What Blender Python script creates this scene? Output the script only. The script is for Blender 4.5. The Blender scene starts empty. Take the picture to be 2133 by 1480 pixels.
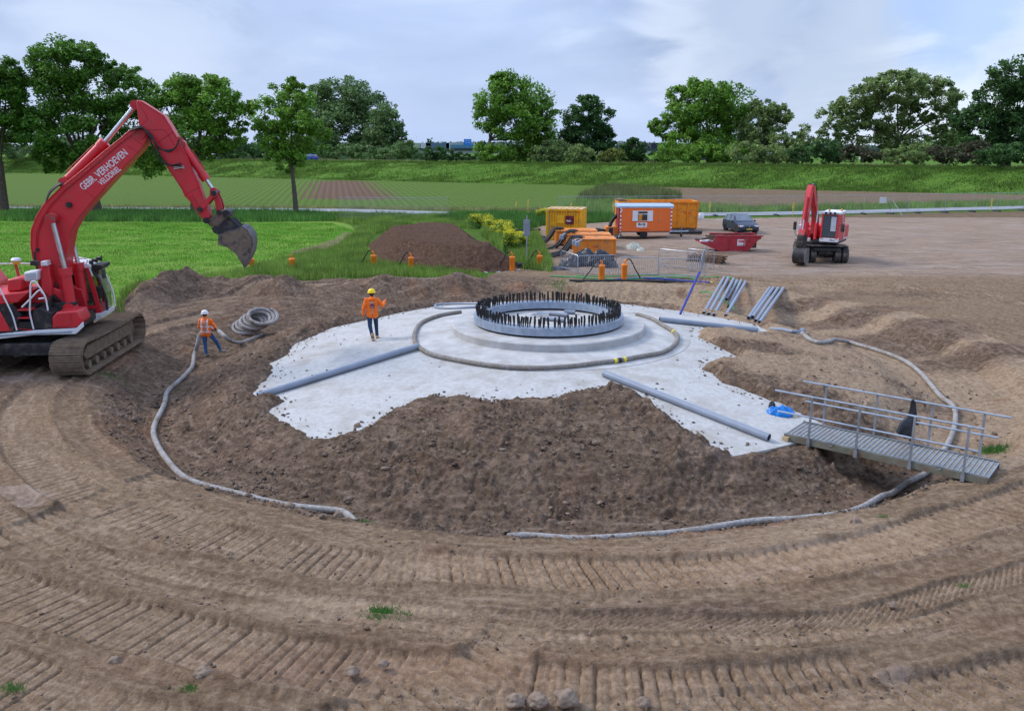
import bpy, bmesh, math, random
import numpy as np
from mathutils import Vector, Matrix
from mathutils.noise import noise as mnoise

S = bpy.context.scene
COL = S.collection
R = math.radians
# ------------------------------------------------------------------ camera
F, H, CXP, CYP = 1750.0, 7.0, 1066.5, 740.0
TH = math.atan(437.0 / F)
cT, sT = math.cos(TH), math.sin(TH)
cam = bpy.data.objects.new('camera', bpy.data.cameras.new('camera'))
COL.objects.link(cam)
cam.location = (0, 0, H)
cam.rotation_euler = (math.pi / 2 - TH, 0, 0)
cam.data.sensor_width = 36
cam.data.lens = F / 2133 * 36
cam.data.clip_start = 0.1
cam.data.clip_end = 6000
S.camera = cam
# ------------------------------------------------------------------ sky and sun (bright overcast)
W = bpy.data.worlds.new('World'); S.world = W; W.use_nodes = True
SUN_EL, SUN_AZ = R(40), R(-72)      # azimuth measured from +y towards +x: sun to the left, slightly beyond
def ray(px, py):
    a, u = px - CXP, CYP - py
    return Vector((a, F * cT + u * sT, -F * sT + u * cT))
def build_world():
    nt = W.node_tree; N = nt.nodes; L = nt.links; N.clear()
    out = N.new('ShaderNodeOutputWorld')
    sky = N.new('ShaderNodeTexSky'); sky.sky_type = 'NISHITA'; sky.sun_disc = False
    sky.sun_elevation = SUN_EL; sky.sun_rotation = SUN_AZ; sky.air_density = 1.0; sky.dust_density = 2.0
    bg1 = N.new('ShaderNodeBackground'); bg1.inputs[1].default_value = 0.08
    L.new(sky.outputs[0], bg1.inputs[0])
    tc = N.new('ShaderNodeTexCoord'); sep = N.new('ShaderNodeSeparateXYZ'); L.new(tc.outputs['Generated'], sep.inputs[0])
    mp = N.new('ShaderNodeMapping'); mp.inputs['Scale'].default_value = (1.0, 1.0, 3.2); L.new(tc.outputs['Generated'], mp.inputs[0])
    n1 = N.new('ShaderNodeTexNoise'); n1.inputs['Scale'].default_value = 3.1; n1.inputs['Detail'].default_value = 9; n1.inputs['Roughness'].default_value = .52
    n1.inputs['Distortion'].default_value = .35
    mp.inputs['Location'].default_value = (3.15, 0.4, 0.35)
    L.new(mp.outputs[0], n1.inputs[0])
    n2 = N.new('ShaderNodeTexNoise'); n2.inputs['Scale'].default_value = 1.6; n2.inputs['Detail'].default_value = 4
    mp2 = N.new('ShaderNodeMapping'); mp2.inputs['Location'].default_value = (7.1, 2.2, 4.4); mp2.inputs['Scale'].default_value = (1, 1, 2.5); L.new(tc.outputs['Generated'], mp2.inputs[0])
    L.new(mp2.outputs[0], n2.inputs[0])
    r1 = N.new('ShaderNodeValToRGB'); e = r1.color_ramp.elements
    e[0].position = .30; e[0].color = (.29, .37, .57, 1)
    e[1].position = .72; e[1].color = (.68, .76, .90, 1)
    m = r1.color_ramp.elements.new(.5); m.color = (.43, .52, .745, 1)
    m = r1.color_ramp.elements.new(.6); m.color = (.56, .65, .85, 1)
    L.new(n1.outputs[0], r1.inputs[0])
    r2 = N.new('ShaderNodeValToRGB'); e = r2.color_ramp.elements
    e[0].position = .38; e[0].color = (.78, .81, .86, 1)
    e[1].position = .65; e[1].color = (1.1, 1.08, 1.05, 1)
    L.new(n2.outputs[0], r2.inputs[0])
    mul = N.new('ShaderNodeMixRGB'); mul.blend_type = 'MULTIPLY'; mul.inputs[0].default_value = 1
    L.new(r1.outputs[0], mul.inputs[1]); L.new(r2.outputs[0], mul.inputs[2])
    # overcast: even pale blue at the horizon, brighter towards the zenith
    rz = N.new('ShaderNodeValToRGB'); e = rz.color_ramp.elements
    e[0].position = 0.0; e[0].color = (1, 1, 1, 1)
    e[1].position = 0.085; e[1].color = (0, 0, 0, 1)
    L.new(sep.outputs[2], rz.inputs[0])
    hz = N.new('ShaderNodeMixRGB'); hz.inputs[2].default_value = (.46, .565, .81, 1)
    hm = N.new('ShaderNodeMath'); hm.operation = 'MULTIPLY'; hm.inputs[1].default_value = .8
    L.new(rz.outputs[0], hm.inputs[0]); L.new(hm.outputs[0], hz.inputs[0]); L.new(mul.outputs[0], hz.inputs[1])
    # brighter breaks in the cloud at the upper right, heavier cloud at the top
    n3 = N.new('ShaderNodeTexNoise'); n3.inputs['Scale'].default_value = 7.5; n3.inputs['Detail'].default_value = 10; n3.inputs['Roughness'].default_value = .55; n3.inputs['Distortion'].default_value = .6
    mp3 = N.new('ShaderNodeMapping'); mp3.inputs['Scale'].default_value = (1, 1, 2.6); L.new(tc.outputs['Generated'], mp3.inputs[0]); L.new(mp3.outputs[0], n3.inputs[0])
    def spot(px, py, wd, col, amt, src):
        d = ray(px, py).normalized(); vm = N.new('ShaderNodeVectorMath'); vm.operation = 'DOT_PRODUCT'; L.new(tc.outputs['Generated'], vm.inputs[0]); vm.inputs[1].default_value = d
        ad = N.new('ShaderNodeMath'); ad.operation = 'MULTIPLY_ADD'; ad.inputs[1].default_value = wd * 2.6; L.new(n3.outputs[0], ad.inputs[0]); L.new(vm.outputs['Value'], ad.inputs[2])
        r_ = N.new('ShaderNodeMapRange'); r_.interpolation_type = 'SMOOTHSTEP'; r_.inputs[1].default_value = 1 - wd + wd * 1.3; r_.inputs[2].default_value = 1 + wd * 1.3; r_.inputs[4].default_value = amt; L.new(ad.outputs[0], r_.inputs[0])
        m_ = N.new('ShaderNodeMixRGB'); m_.inputs[2].default_value = (*col, 1); L.new(r_.outputs[0], m_.inputs[0]); L.new(src, m_.inputs[1]); return m_.outputs[0]
    cs = hz.outputs[0]
    for a_ in ((1960, 130, .022, (.74, .80, .90), .85), (2120, 190, .03, (.66, .74, .87), .6), (1500, 50, .006, (.70, .76, .88), .6), (1700, 20, .012, (.36, .44, .62), .75), (350, 40, .02, (.37, .45, .66), .55), (300, 110, .008, (.60, .68, .86), .5), (880, 60, .03, (.40, .50, .76), .5), (2040, 30, .004, (.36, .50, .82), .8)):
        cs = spot(*a_, cs)
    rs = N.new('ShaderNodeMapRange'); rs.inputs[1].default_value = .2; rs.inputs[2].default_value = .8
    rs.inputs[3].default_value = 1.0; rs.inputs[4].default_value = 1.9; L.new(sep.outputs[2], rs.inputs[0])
    dm = N.new('ShaderNodeMixRGB'); dm.blend_type = 'MULTIPLY'; dm.inputs[0].default_value = 1; dm.inputs[2].default_value = (.87, .89, .89, 1); L.new(cs, dm.inputs[1])
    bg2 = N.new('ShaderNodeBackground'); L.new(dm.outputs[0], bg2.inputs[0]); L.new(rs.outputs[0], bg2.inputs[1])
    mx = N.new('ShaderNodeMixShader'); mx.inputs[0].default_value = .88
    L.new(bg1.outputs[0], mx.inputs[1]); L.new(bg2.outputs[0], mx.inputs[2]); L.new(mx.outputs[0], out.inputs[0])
build_world()
sd = bpy.data.lights.new('sun', 'SUN'); sd.energy = 1.9; sd.angle = R(16); sd.color = (1, .95, .87)
sun = bpy.data.objects.new('sun', sd); COL.objects.link(sun)
sdir = Vector((math.sin(SUN_AZ) * math.cos(SUN_EL), math.cos(SUN_AZ) * math.cos(SUN_EL), math.sin(SUN_EL)))
sun.rotation_euler = sdir.to_track_quat('Z', 'Y').to_euler()
sun.location = (0, 0, 60)
vs = S.view_settings
vs.view_transform = 'Standard'; vs.look = 'None'; vs.gamma = 1; vs.exposure = 0.62
S.render.engine = 'CYCLES'
S.cycles.max_bounces = 5; S.cycles.transparent_max_bounces = 6; S.cycles.caustics_reflective = False; S.cycles.caustics_refractive = False

# ------------------------------------------------------------------ photo pixel -> world helpers (used to survey positions)
def at(px, py, z=0.0):
    d = ray(px, py); t = (z - H) / d.z
    return Vector((d.x * t, d.y * t, z))
def aty(px, py, y):
    d = ray(px, py); t = y / d.y
    return Vector((d.x * t, y, H + d.z * t))
def proj(x, y, z):
    z = z - H; X = y * cT - z * sT; X = np.where(np.abs(X) < .01, .01, X); Y = y * sT + z * cT
    return CXP + F * x / X, CYP - F * Y / X
def hermite(t): return t * t * (3 - 2 * t)
def sstep(a, b, x):
    t = np.clip((x - a) / (b - a), 0, 1); return t * t * (3 - 2 * t)
# ------------------------------------------------------------------ vectorised noise
def hsh(ix, iy, seed):
    h = (ix.astype(np.int64) * 374761393 + iy.astype(np.int64) * 668265263 + seed * 974634777) & 0xffffffff
    h = ((h ^ (h >> 13)) * 1274126177) & 0xffffffff
    h = h ^ (h >> 16)
    return (h & 0xffff) / 65535.0
def vn(x, y, seed=0):
    x = np.asarray(x, float); y = np.asarray(y, float)
    ix = np.floor(x); iy = np.floor(y); fx = hermite(x - ix); fy = hermite(y - iy)
    a = hsh(ix, iy, seed); b = hsh(ix + 1, iy, seed); c = hsh(ix, iy + 1, seed); d = hsh(ix + 1, iy + 1, seed)
    return (a + (b - a) * fx) * (1 - fy) + (c + (d - c) * fx) * fy
def fbm(x, y, octv=4, seed=0):
    s = 0; a = .5; t = 0
    for i in range(octv):
        s = s + a * vn(x * (2 ** i) + 17.3 * i, y * (2 ** i) - 9.1 * i, seed + i); t += a; a *= .5
    return s / t - .5          # about -0.5..0.5
def worley(x, y, seed=0):
    ix = np.floor(x); iy = np.floor(y); f1 = np.full(x.shape, 9.0); f2 = np.full(x.shape, 9.0); idr = np.zeros(x.shape)
    for dx in (-1, 0, 1):
        for dy in (-1, 0, 1):
            cx = ix + dx; cy = iy + dy
            qx = cx + hsh(cx, cy, seed); qy = cy + hsh(cx, cy, seed + 5)
            d = np.hypot(x - qx, y - qy)
            closer = d < f1
            f2 = np.where(closer, f1, np.minimum(f2, d)); idr = np.where(closer, hsh(cx, cy, seed + 9), idr); f1 = np.where(closer, d, f1)
    return f1, f2, idr
def inpoly(x, y, poly):
    c = np.zeros(x.shape, bool); n = len(poly)
    for i in range(n):
        x1, y1 = poly[i]; x2, y2 = poly[(i + 1) % n]
        if y1 == y2: continue
        k = ((y1 > y) != (y2 > y)) & (x < (x2 - x1) * (y - y1) / (y2 - y1) + x1)
        c ^= k
    return c
def polydist(x, y, poly, closed=True):
    d = np.full(np.shape(x), 1e9); n = len(poly)
    for i in range(n if closed else n - 1):
        x1, y1 = poly[i]; x2, y2 = poly[(i + 1) % n]
        vx, vy = x2 - x1, y2 - y1; l = vx * vx + vy * vy + 1e-12
        t = np.clip(((x - x1) * vx + (y - y1) * vy) / l, 0, 1)
        d = np.minimum(d, np.hypot(x - x1 - t * vx, y - y1 - t * vy))
    return d
# ------------------------------------------------------------------ materials
MATS = {}
def pm(name, c1, c2=None, scale=4.0, rough=.6, metal=0.0, bump=.0, bscale=30.0, dirt=0.0, dirtcol=(.16, .11, .075), dscale=3.0, spec=.4, coat=0.0, stretch=(1, 1, 1), detail=5):
    if name in MATS: return MATS[name]
    m = bpy.data.materials.new(name); m.use_nodes = True; MATS[name] = m
    nt = m.node_tree; N = nt.nodes; L = nt.links; b = N['Principled BSDF']
    b.inputs['Roughness'].default_value = rough; b.inputs['Metallic'].default_value = metal
    b.inputs['Specular IOR Level'].default_value = spec; b.inputs['Coat Weight'].default_value = coat
    tc = N.new('ShaderNodeTexCoord'); mp = N.new('ShaderNodeMapping'); mp.inputs['Scale'].default_value = stretch
    L.new(tc.outputs['Object'], mp.inputs[0])
    c2 = c2 or tuple(v * .8 for v in c1)
    n = N.new('ShaderNodeTexNoise'); n.inputs['Scale'].default_value = scale; n.inputs['Detail'].default_value = detail
    L.new(mp.outputs[0], n.inputs[0])
    r = N.new('ShaderNodeValToRGB'); r.color_ramp.elements[0].position = .35; r.color_ramp.elements[1].position = .65
    r.color_ramp.elements[0].color = (*c2, 1); r.color_ramp.elements[1].color = (*c1, 1); L.new(n.outputs[0], r.inputs[0])
    col = r.outputs[0]
    if dirt > 0:
        n2 = N.new('ShaderNodeTexNoise'); n2.inputs['Scale'].default_value = dscale; n2.inputs['Detail'].default_value = 8; n2.inputs['Roughness'].default_value = .65
        L.new(tc.outputs['Object'], n2.inputs[0])
        r2 = N.new('ShaderNodeValToRGB'); r2.color_ramp.elements[0].position = .62 - dirt * .35; r2.color_ramp.elements[1].position = .78 - dirt * .3
        r2.color_ramp.elements[0].color = (0, 0, 0, 1); r2.color_ramp.elements[1].color = (1, 1, 1, 1); L.new(n2.outputs[0], r2.inputs[0])
        mx = N.new('ShaderNodeMixRGB'); mx.inputs[2].default_value = (*dirtcol, 1); L.new(r2.outputs[0], mx.inputs[0]); L.new(col, mx.inputs[1]); col = mx.outputs[0]
        mr = N.new('ShaderNodeMapRange'); mr.inputs[3].default_value = rough; mr.inputs[4].default_value = .9; L.new(r2.outputs[0], mr.inputs[0]); L.new(mr.outputs[0], b.inputs['Roughness'])
    L.new(col, b.inputs['Base Color'])
    if bump > 0:
        n3 = N.new('ShaderNodeTexNoise'); n3.inputs['Scale'].default_value = bscale; n3.inputs['Detail'].default_value = 5
        L.new(mp.outputs[0], n3.inputs[0])
        bp = N.new('ShaderNodeBump'); bp.inputs['Strength'].default_value = bump; bp.inputs['Distance'].default_value = .02
        L.new(n3.outputs[0], bp.inputs['Height']); L.new(bp.outputs[0], b.inputs['Normal'])
    return m
def leafmat(name, c1, c2, c3, trans=.35):
    if name in MATS: return MATS[name]
    m = bpy.data.materials.new(name); m.use_nodes = True; MATS[name] = m
    nt = m.node_tree; N = nt.nodes; L = nt.links; b = N['Principled BSDF']
    g = N.new('ShaderNodeNewGeometry'); r = N.new('ShaderNodeValToRGB')
    r.color_ramp.elements[0].color = (*c1, 1); r.color_ramp.elements[1].color = (*c3, 1); k = r.color_ramp.elements.new(.5); k.color = (*c2, 1)
    L.new(g.outputs['Random Per Island'], r.inputs[0])
    tc = N.new('ShaderNodeTexCoord'); n = N.new('ShaderNodeTexNoise'); n.inputs['Scale'].default_value = .55; n.inputs['Detail'].default_value = 3
    L.new(tc.outputs['Object'], n.inputs[0])
    mr = N.new('ShaderNodeMapRange'); mr.inputs[1].default_value = .35; mr.inputs[2].default_value = .65; mr.inputs[3].default_value = .72; mr.inputs[4].default_value = 1.25
    L.new(n.outputs[0], mr.inputs[0])
    mx = N.new('ShaderNodeVectorMath'); mx.operation = 'SCALE'; L.new(r.outputs[0], mx.inputs[0]); L.new(mr.outputs[0], mx.inputs['Scale'])
    L.new(mx.outputs[0], b.inputs['Base Color']); b.inputs['Roughness'].default_value = .6; b.inputs['Specular IOR Level'].default_value = .25
    t = N.new('ShaderNodeBsdfTranslucent'); L.new(mx.outputs[0], t.inputs[0])
    ms = N.new('ShaderNodeMixShader'); ms.inputs[0].default_value = trans; L.new(b.outputs[0], ms.inputs[1]); L.new(t.outputs[0], ms.inputs[2])
    L.new(ms.outputs[0], N['Material Output'].inputs[0])
    return m
def glassmat(name, col=(.03, .05, .05), alpha=.75):
    if name in MATS: return MATS[name]
    m = pm(name, col, col, rough=.05, spec=.8)
    nt = m.node_tree; N = nt.nodes; L = nt.links; t = N.new('ShaderNodeBsdfTransparent'); ms = N.new('ShaderNodeMixShader'); ms.inputs[0].default_value = alpha
    L.new(t.outputs[0], ms.inputs[1]); L.new(N['Principled BSDF'].outputs[0], ms.inputs[2]); L.new(ms.outputs[0], N['Material Output'].inputs[0])
    return m
# ------------------------------------------------------------------ objects
def tag(o, label=None, cat=None, group=None, kind=None):
    if label: o['label'] = label
    if cat: o['category'] = cat
    if group: o['group'] = group
    if kind: o['kind'] = kind
    return o
def empty(name, loc, rz=0, label=None, cat=None, group=None):
    o = bpy.data.objects.new(name, None); COL.objects.link(o); o.location = loc; o.rotation_euler = (0, 0, rz); o.empty_display_size = .3
    return tag(o, label, cat, group)
def copy_tree(o, parent=None):
    c = o.copy(); COL.objects.link(c); c.parent = parent
    for ch in [k for k in bpy.data.objects if k.parent == o and k != c]: copy_tree(ch, c)
    return c
class MB:
    def __init__(s): s.v = []; s.f = []; s.M = Matrix()
    def add(s, vs, fs):
        n = len(s.v)
        s.v += [tuple(s.M @ Vector(p)) for p in vs]; s.f += [tuple(i + n for i in f) for f in fs]; return s
    def box(s, c, d, rz=0, rx=0, ry=0, taper=None):
        M = Matrix.Translation(c) @ Matrix.Rotation(rz, 4, 'Z') @ Matrix.Rotation(ry, 4, 'Y') @ Matrix.Rotation(rx, 4, 'X')
        a, b, h = d[0] / 2, d[1] / 2, d[2] / 2; tx, ty = taper or (1, 1)
        vs = [M @ Vector(p) for p in ((-a, -b, -h), (a, -b, -h), (a, b, -h), (-a, b, -h), (-a * tx, -b * ty, h), (a * tx, -b * ty, h), (a * tx, b * ty, h), (-a * tx, b * ty, h))]
        return s.add(vs, [(0, 3, 2, 1), (4, 5, 6, 7), (0, 1, 5, 4), (1, 2, 6, 5), (2, 3, 7, 6), (3, 0, 4, 7)])
    def bb(s, x0, x1, y0, y1, z0, z1): return s.box(((x0 + x1) / 2, (y0 + y1) / 2, (z0 + z1) / 2), (abs(x1 - x0), abs(y1 - y0), abs(z1 - z0)))
    def prism(s, pts, v0, v1, axis='y'):   # pts (u,w) extruded along v
        n = len(pts)
        ar = sum(pts[i][0] * pts[(i + 1) % n][1] - pts[(i + 1) % n][0] * pts[i][1] for i in range(n))
        if ar < 0: pts = pts[::-1]
        f = {'y': lambda p, v: (p[0], v, p[1]), 'x': lambda p, v: (v, p[0], p[1]), 'z': lambda p, v: (p[0], p[1], v)}[axis]
        if v0 > v1: v0, v1 = v1, v0
        vs = [f(p, v0) for p in pts] + [f(p, v1) for p in pts]
        a = tuple(range(n)); b = tuple(range(n, 2 * n))
        fs = [a, b[::-1]] + [(i, n + i, n + (i + 1) % n, (i + 1) % n) for i in range(n)]
        if axis != 'y': fs = [q[::-1] for q in fs]
        return s.add(vs, fs)
    def tube(s, path, r, seg=10, closed=False, caps=True, r2=None):
        P = [Vector(p) for p in path]; n = len(P); rs = r if isinstance(r, (list, tuple)) else [r] * n
        T = []
        for i in range(n):
            a = P[(i - 1) % n] if (closed or i) else P[0]; b = P[(i + 1) % n] if (closed or i < n - 1) else P[-1]
            t = b - a; T.append(t.normalized() if t.length > 1e-9 else Vector((0, 0, 1)))
        up = Vector((0, 0, 1)) if abs(T[0].z) < .9 else Vector((1, 0, 0))
        nrm = (up - T[0] * up.dot(T[0])).normalized(); vs = []
        for i in range(n):
            nrm = nrm - T[i] * nrm.dot(T[i])
            if nrm.length < 1e-6: nrm = T[i].orthogonal()
            nrm.normalize(); bn = T[i].cross(nrm)
            for k in range(seg):
                a = 2 * math.pi * k / seg; vs.append(P[i] + (nrm * math.cos(a) + bn * math.sin(a)) * rs[i])
        fs = []
        for i in range(n if closed else n - 1):
            j = (i + 1) % n
            for k in range(seg): fs.append((i * seg + k, i * seg + (k + 1) % seg, j * seg + (k + 1) % seg, j * seg + k))
        if caps and not closed: fs.append(tuple(range(seg))[::-1]); fs.append(tuple((n - 1) * seg + k for k in range(seg)))
        return s.add(vs, fs)
    def cyl(s, p0, p1, r, seg=16, r1=None): return s.tube([p0, p1], [r, r if r1 is None else r1], seg)
    def ring(s, c, r0, r1, z0, z1, seg=96):
        vs = []
        for k in range(seg):
            a = 2 * math.pi * k / seg; ca, sa = math.cos(a), math.sin(a)
            for rr, z in ((r0, z0), (r1, z0), (r1, z1), (r0, z1)): vs.append((c[0] + rr * ca, c[1] + rr * sa, z))
        fs = []
        for k in range(seg):
            j = (k + 1) % seg
            for q in range(4): fs.append((k * 4 + q, j * 4 + q, j * 4 + (q + 1) % 4, k * 4 + (q + 1) % 4))
        return s.add(vs, [f[::-1] for f in fs])
    def lathe(s, prof, c=(0, 0, 0), seg=24, axis='z', mat=None):   # prof (r,z)
        vs = []; n = len(prof)
        for r, z in prof:
            for k in range(seg):
                a = 2 * math.pi * k / seg; p = (r * math.cos(a), r * math.sin(a), z)
                if axis == 'y': p = (p[0], p[2], p[1])
                if axis == 'x': p = (p[2], p[0], p[1])
                vs.append((p[0] + c[0], p[1] + c[1], p[2] + c[2]))
        fs = [(i * seg + k, i * seg + (k + 1) % seg, (i + 1) * seg + (k + 1) % seg, (i + 1) * seg + k) for i in range(n - 1) for k in range(seg)]
        fs.append(tuple(range(seg))[::-1]); fs.append(tuple((n - 1) * seg + k for k in range(seg)))
        return s.add(vs, fs)
    def caps(s, p0, p1, r0, r1, seg=12):
        P0, P1 = Vector(p0), Vector(p1); d = (P1 - P0); l = d.length; d = d.normalized() if l > 1e-6 else Vector((0, 0, 1))
        path = []; rs = []
        for k in range(5):
            a = math.pi / 2 * (1 - k / 4.0) * .97; path.append(P0 - d * r0 * math.sin(a)); rs.append(max(r0 * math.cos(a), .002))
        for k in range(5):
            a = math.pi / 2 * (k / 4.0) * .97; path.append(P1 + d * r1 * math.sin(a)); rs.append(max(r1 * math.cos(a), .002))
        return s.tube(path, rs, seg)
    def ell(s, c, r, seg=14, M=None):
        vs = []; n = 9
        for i in range(n):
            a = math.pi * (i + .02) / (n - 1 + .04) - math.pi / 2
            for k in range(seg):
                b = 2 * math.pi * k / seg; q = Vector((r[0] * math.cos(a) * math.cos(b), r[1] * math.cos(a) * math.sin(b), r[2] * math.sin(a)))
                if M: q = M @ q
                vs.append(q + Vector(c))
        fs = [(i * seg + k, i * seg + (k + 1) % seg, (i + 1) * seg + (k + 1) % seg, (i + 1) * seg + k) for i in range(n - 1) for k in range(seg)]
        fs.append(tuple(range(seg))[::-1]); fs.append(tuple((n - 1) * seg + k for k in range(seg)))
        return s.add(vs, fs)
    def mesh(s, name, smooth=35):
        me = bpy.data.meshes.new(name); me.from_pydata(s.v, [], s.f); me.update()
        bm = bmesh.new(); bm.from_mesh(me); bmesh.ops.recalc_face_normals(bm, faces=bm.faces)
        if smooth:
            for f in bm.faces: f.smooth = True
            for e in bm.edges:
                if len(e.link_faces) == 2 and e.calc_face_angle(0) > R(smooth): e.smooth = False
        bm.to_mesh(me); bm.free(); return me
    def build(s, name, mat, parent=None, bevel=0, smooth=35, label=None):
        me = s.mesh(name, smooth); o = bpy.data.objects.new(name, me); COL.objects.link(o)
        if mat: me.materials.append(mat)
        if parent: o.parent = parent
        if bevel:
            md = o.modifiers.new('b', 'BEVEL'); md.width = bevel; md.segments = 2; md.limit_method = 'ANGLE'; md.angle_limit = R(40)
        if label: o['label'] = label
        return o
def text(s, size, name, mat, parent, M, ext=.004, align='CENTER', weight=.0, sx=1.0):
    c = bpy.data.curves.new(name, 'FONT'); c.body = s; c.size = size; c.extrude = ext; c.align_x = align; c.align_y = 'CENTER'; c.offset = weight
    o = bpy.data.objects.new(name + '_c', c); COL.objects.link(o)
    me = bpy.data.meshes.new_from_object(o.evaluated_get(bpy.context.evaluated_depsgraph_get()))
    bpy.data.objects.remove(o); bpy.data.curves.remove(c)
    me.transform(M @ Matrix.Diagonal((sx, 1, 1, 1))); me.materials.clear(); me.materials.append(mat)
    t = bpy.data.objects.new(name, me); COL.objects.link(t); t.parent = parent; return t
def npmesh(name, V, Fq, mat, parent=None, smooth=False, nv=4):
    V = np.asarray(V, np.float32); Fq = np.asarray(Fq, np.int32)
    me = bpy.data.meshes.new(name); me.vertices.add(len(V)); me.vertices.foreach_set('co', V.ravel())
    n = len(Fq); me.loops.add(n * nv); me.loops.foreach_set('vertex_index', Fq.ravel()); me.polygons.add(n)
    me.polygons.foreach_set('loop_start', np.arange(0, n * nv, nv, dtype=np.int32))
    me.polygons.foreach_set('loop_total', np.full(n, nv, np.int32))
    if smooth: me.polygons.foreach_set('use_smooth', np.ones(n, bool))
    me.update(calc_edges=True)
    o = bpy.data.objects.new(name, me); COL.objects.link(o)
    if mat: me.materials.append(mat)
    if parent: o.parent = parent
    return o
def smooth_path(P, n=8, closed=False):
    P = [Vector(p) for p in P]; out = []; m = len(P)
    for i in range(m if closed else m - 1):
        if closed: p0, p1, p2, p3 = P[(i - 1) % m], P[i], P[(i + 1) % m], P[(i + 2) % m]
        else: p0, p1, p2, p3 = P[max(i - 1, 0)], P[i], P[i + 1], P[min(i + 2, m - 1)]
        for k in range(n):
            t = k / n
            out.append(.5 * ((2 * p1) + (p2 - p0) * t + (2 * p0 - 5 * p1 + 4 * p2 - p3) * t * t + (3 * p1 - p0 - 3 * p2 + p3) * t ** 3))
    if not closed: out.append(P[-1])
    return out
# ------------------------------------------------------------------ terrain
PCX, PCY = 1.26, 28.6          # centre of the foundation
FLOOR = -0.82
def Pxy(L, z=0.0): return [tuple(at(a, b, z)[:2]) for a, b in L]
RIMA = np.radians([-180, -150, -120, -90, -60, -35, -10, 20, 50, 75, 100, 130, 160, 180])
RIMR = np.array([15.0, 14.4, 14.15, 14.1, 14.15, 15.2, 16.6, 17.2, 17.6, 16.0, 15.6, 16.2, 16.0, 15.0])
FTR = np.array([13.2, 13.15, 13.0, 13.0, 13.0, 13.2, 13.4, 13.6, 13.8, 13.6, 13.6, 13.6, 13.3, 13.2])
def cone(r): return np.where(r < 3.3, 1.05, 0.8 - (r - 3.3) * 0.13)
def onc(px, py):               # survey a point on the concrete cone
    p = at(px, py, .3)
    for _ in range(12): p = at(px, py, float(cone(math.hypot(p.x - PCX, p.y - PCY))))
    return p
EXPO = [tuple(onc(a, b)[:2]) for a, b in [(533, 828), (548, 803), (576, 772), (572, 756), (612, 735), (622, 715), (700, 682), (800, 660), (900, 640), (1000, 618), (1142, 590), (1250, 606), (1320, 636), (1400, 646), (1500, 662),
    (1570, 676), (1612, 702), (1560, 702), (1500, 692), (1448, 684), (1443, 700), (1490, 722), (1532, 744), (1470, 752), (1456, 768), (1500, 798), (1600, 835), (1650, 858), (1692, 876), (1712, 890),
    (1735, 935), (1700, 940), (1640, 936), (1560, 948), (1530, 946), (1480, 920), (1430, 890), (1370, 850), (1330, 815), (1262, 808), (1190, 816), (1130, 834), (1060, 838), (985, 834), (905, 829), (850, 842), (782, 870), (745, 893), (700, 904), (655, 903), (600, 872), (566, 856), (600, 834), (570, 822)]]
TRENCH = Pxy([(1650, 925), (1700, 960), (1760, 985), (1880, 1030), (1960, 1010), (2010, 965), (1960, 935), (1800, 915), (1725, 912)], -.5)
MOUND = Pxy([(762, 515), (785, 548), (900, 566), (1010, 568), (1085, 562), (1075, 545)]) + Pxy([(1040, 515), (1000, 484)], .8) + [(x, y + 2.6) for x, y in Pxy([(985, 470), (930, 466), (835, 465), (800, 473)], 1.35)] + Pxy([(775, 492)], .5)
HEAPS = [([(285, 632), (330, 612), (400, 600), (470, 598), (540, 596), (600, 600)], .95, 1.25), ([(600, 590), (700, 588), (800, 588)], .18, 1.2), ([(800, 586), (880, 586), (950, 586), (1010, 588), (1070, 590)], .42, 1.1),
         ([(940, 584), (1000, 584)], .3, .8)]
HEAPW = [(Pxy(a, .2), h, w) for a, h, w in HEAPS]
HL = Pxy([(366, 797), (347, 815), (343, 838), (331, 862), (321, 884), (320, 905), (332, 932), (352, 962), (376, 987), (400, 1001), (440, 1013), (500, 1028), (560, 1042), (620, 1052), (680, 1058), (712, 1062), (730, 1074), (744, 1089)], -.72)
HR = Pxy([(1058, 1114), (1100, 1112), (1200, 1119), (1260, 1117), (1330, 1112), (1400, 1107), (1470, 1098), (1570, 1082), (1660, 1078), (1740, 1071), (1800, 1054), (1850, 1020), (1885, 992), (1920, 975), (1945, 960), (1966, 936), (1984, 902), (1991, 868), (1986, 843), (1962, 826), (1940, 800), (1915, 772), (1880, 747), (1835, 730), (1790, 717), (1755, 712)], -.72)
SHELF = Pxy([(1455, 664), (1592, 682)], -.8) + Pxy([(1650, 597), (1500, 574)], 0)
def rimr(a): return np.interp(a, RIMA, RIMR)
def dike_d(x, y): return (y - 161 + .49 * x) / 1.113
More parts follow.
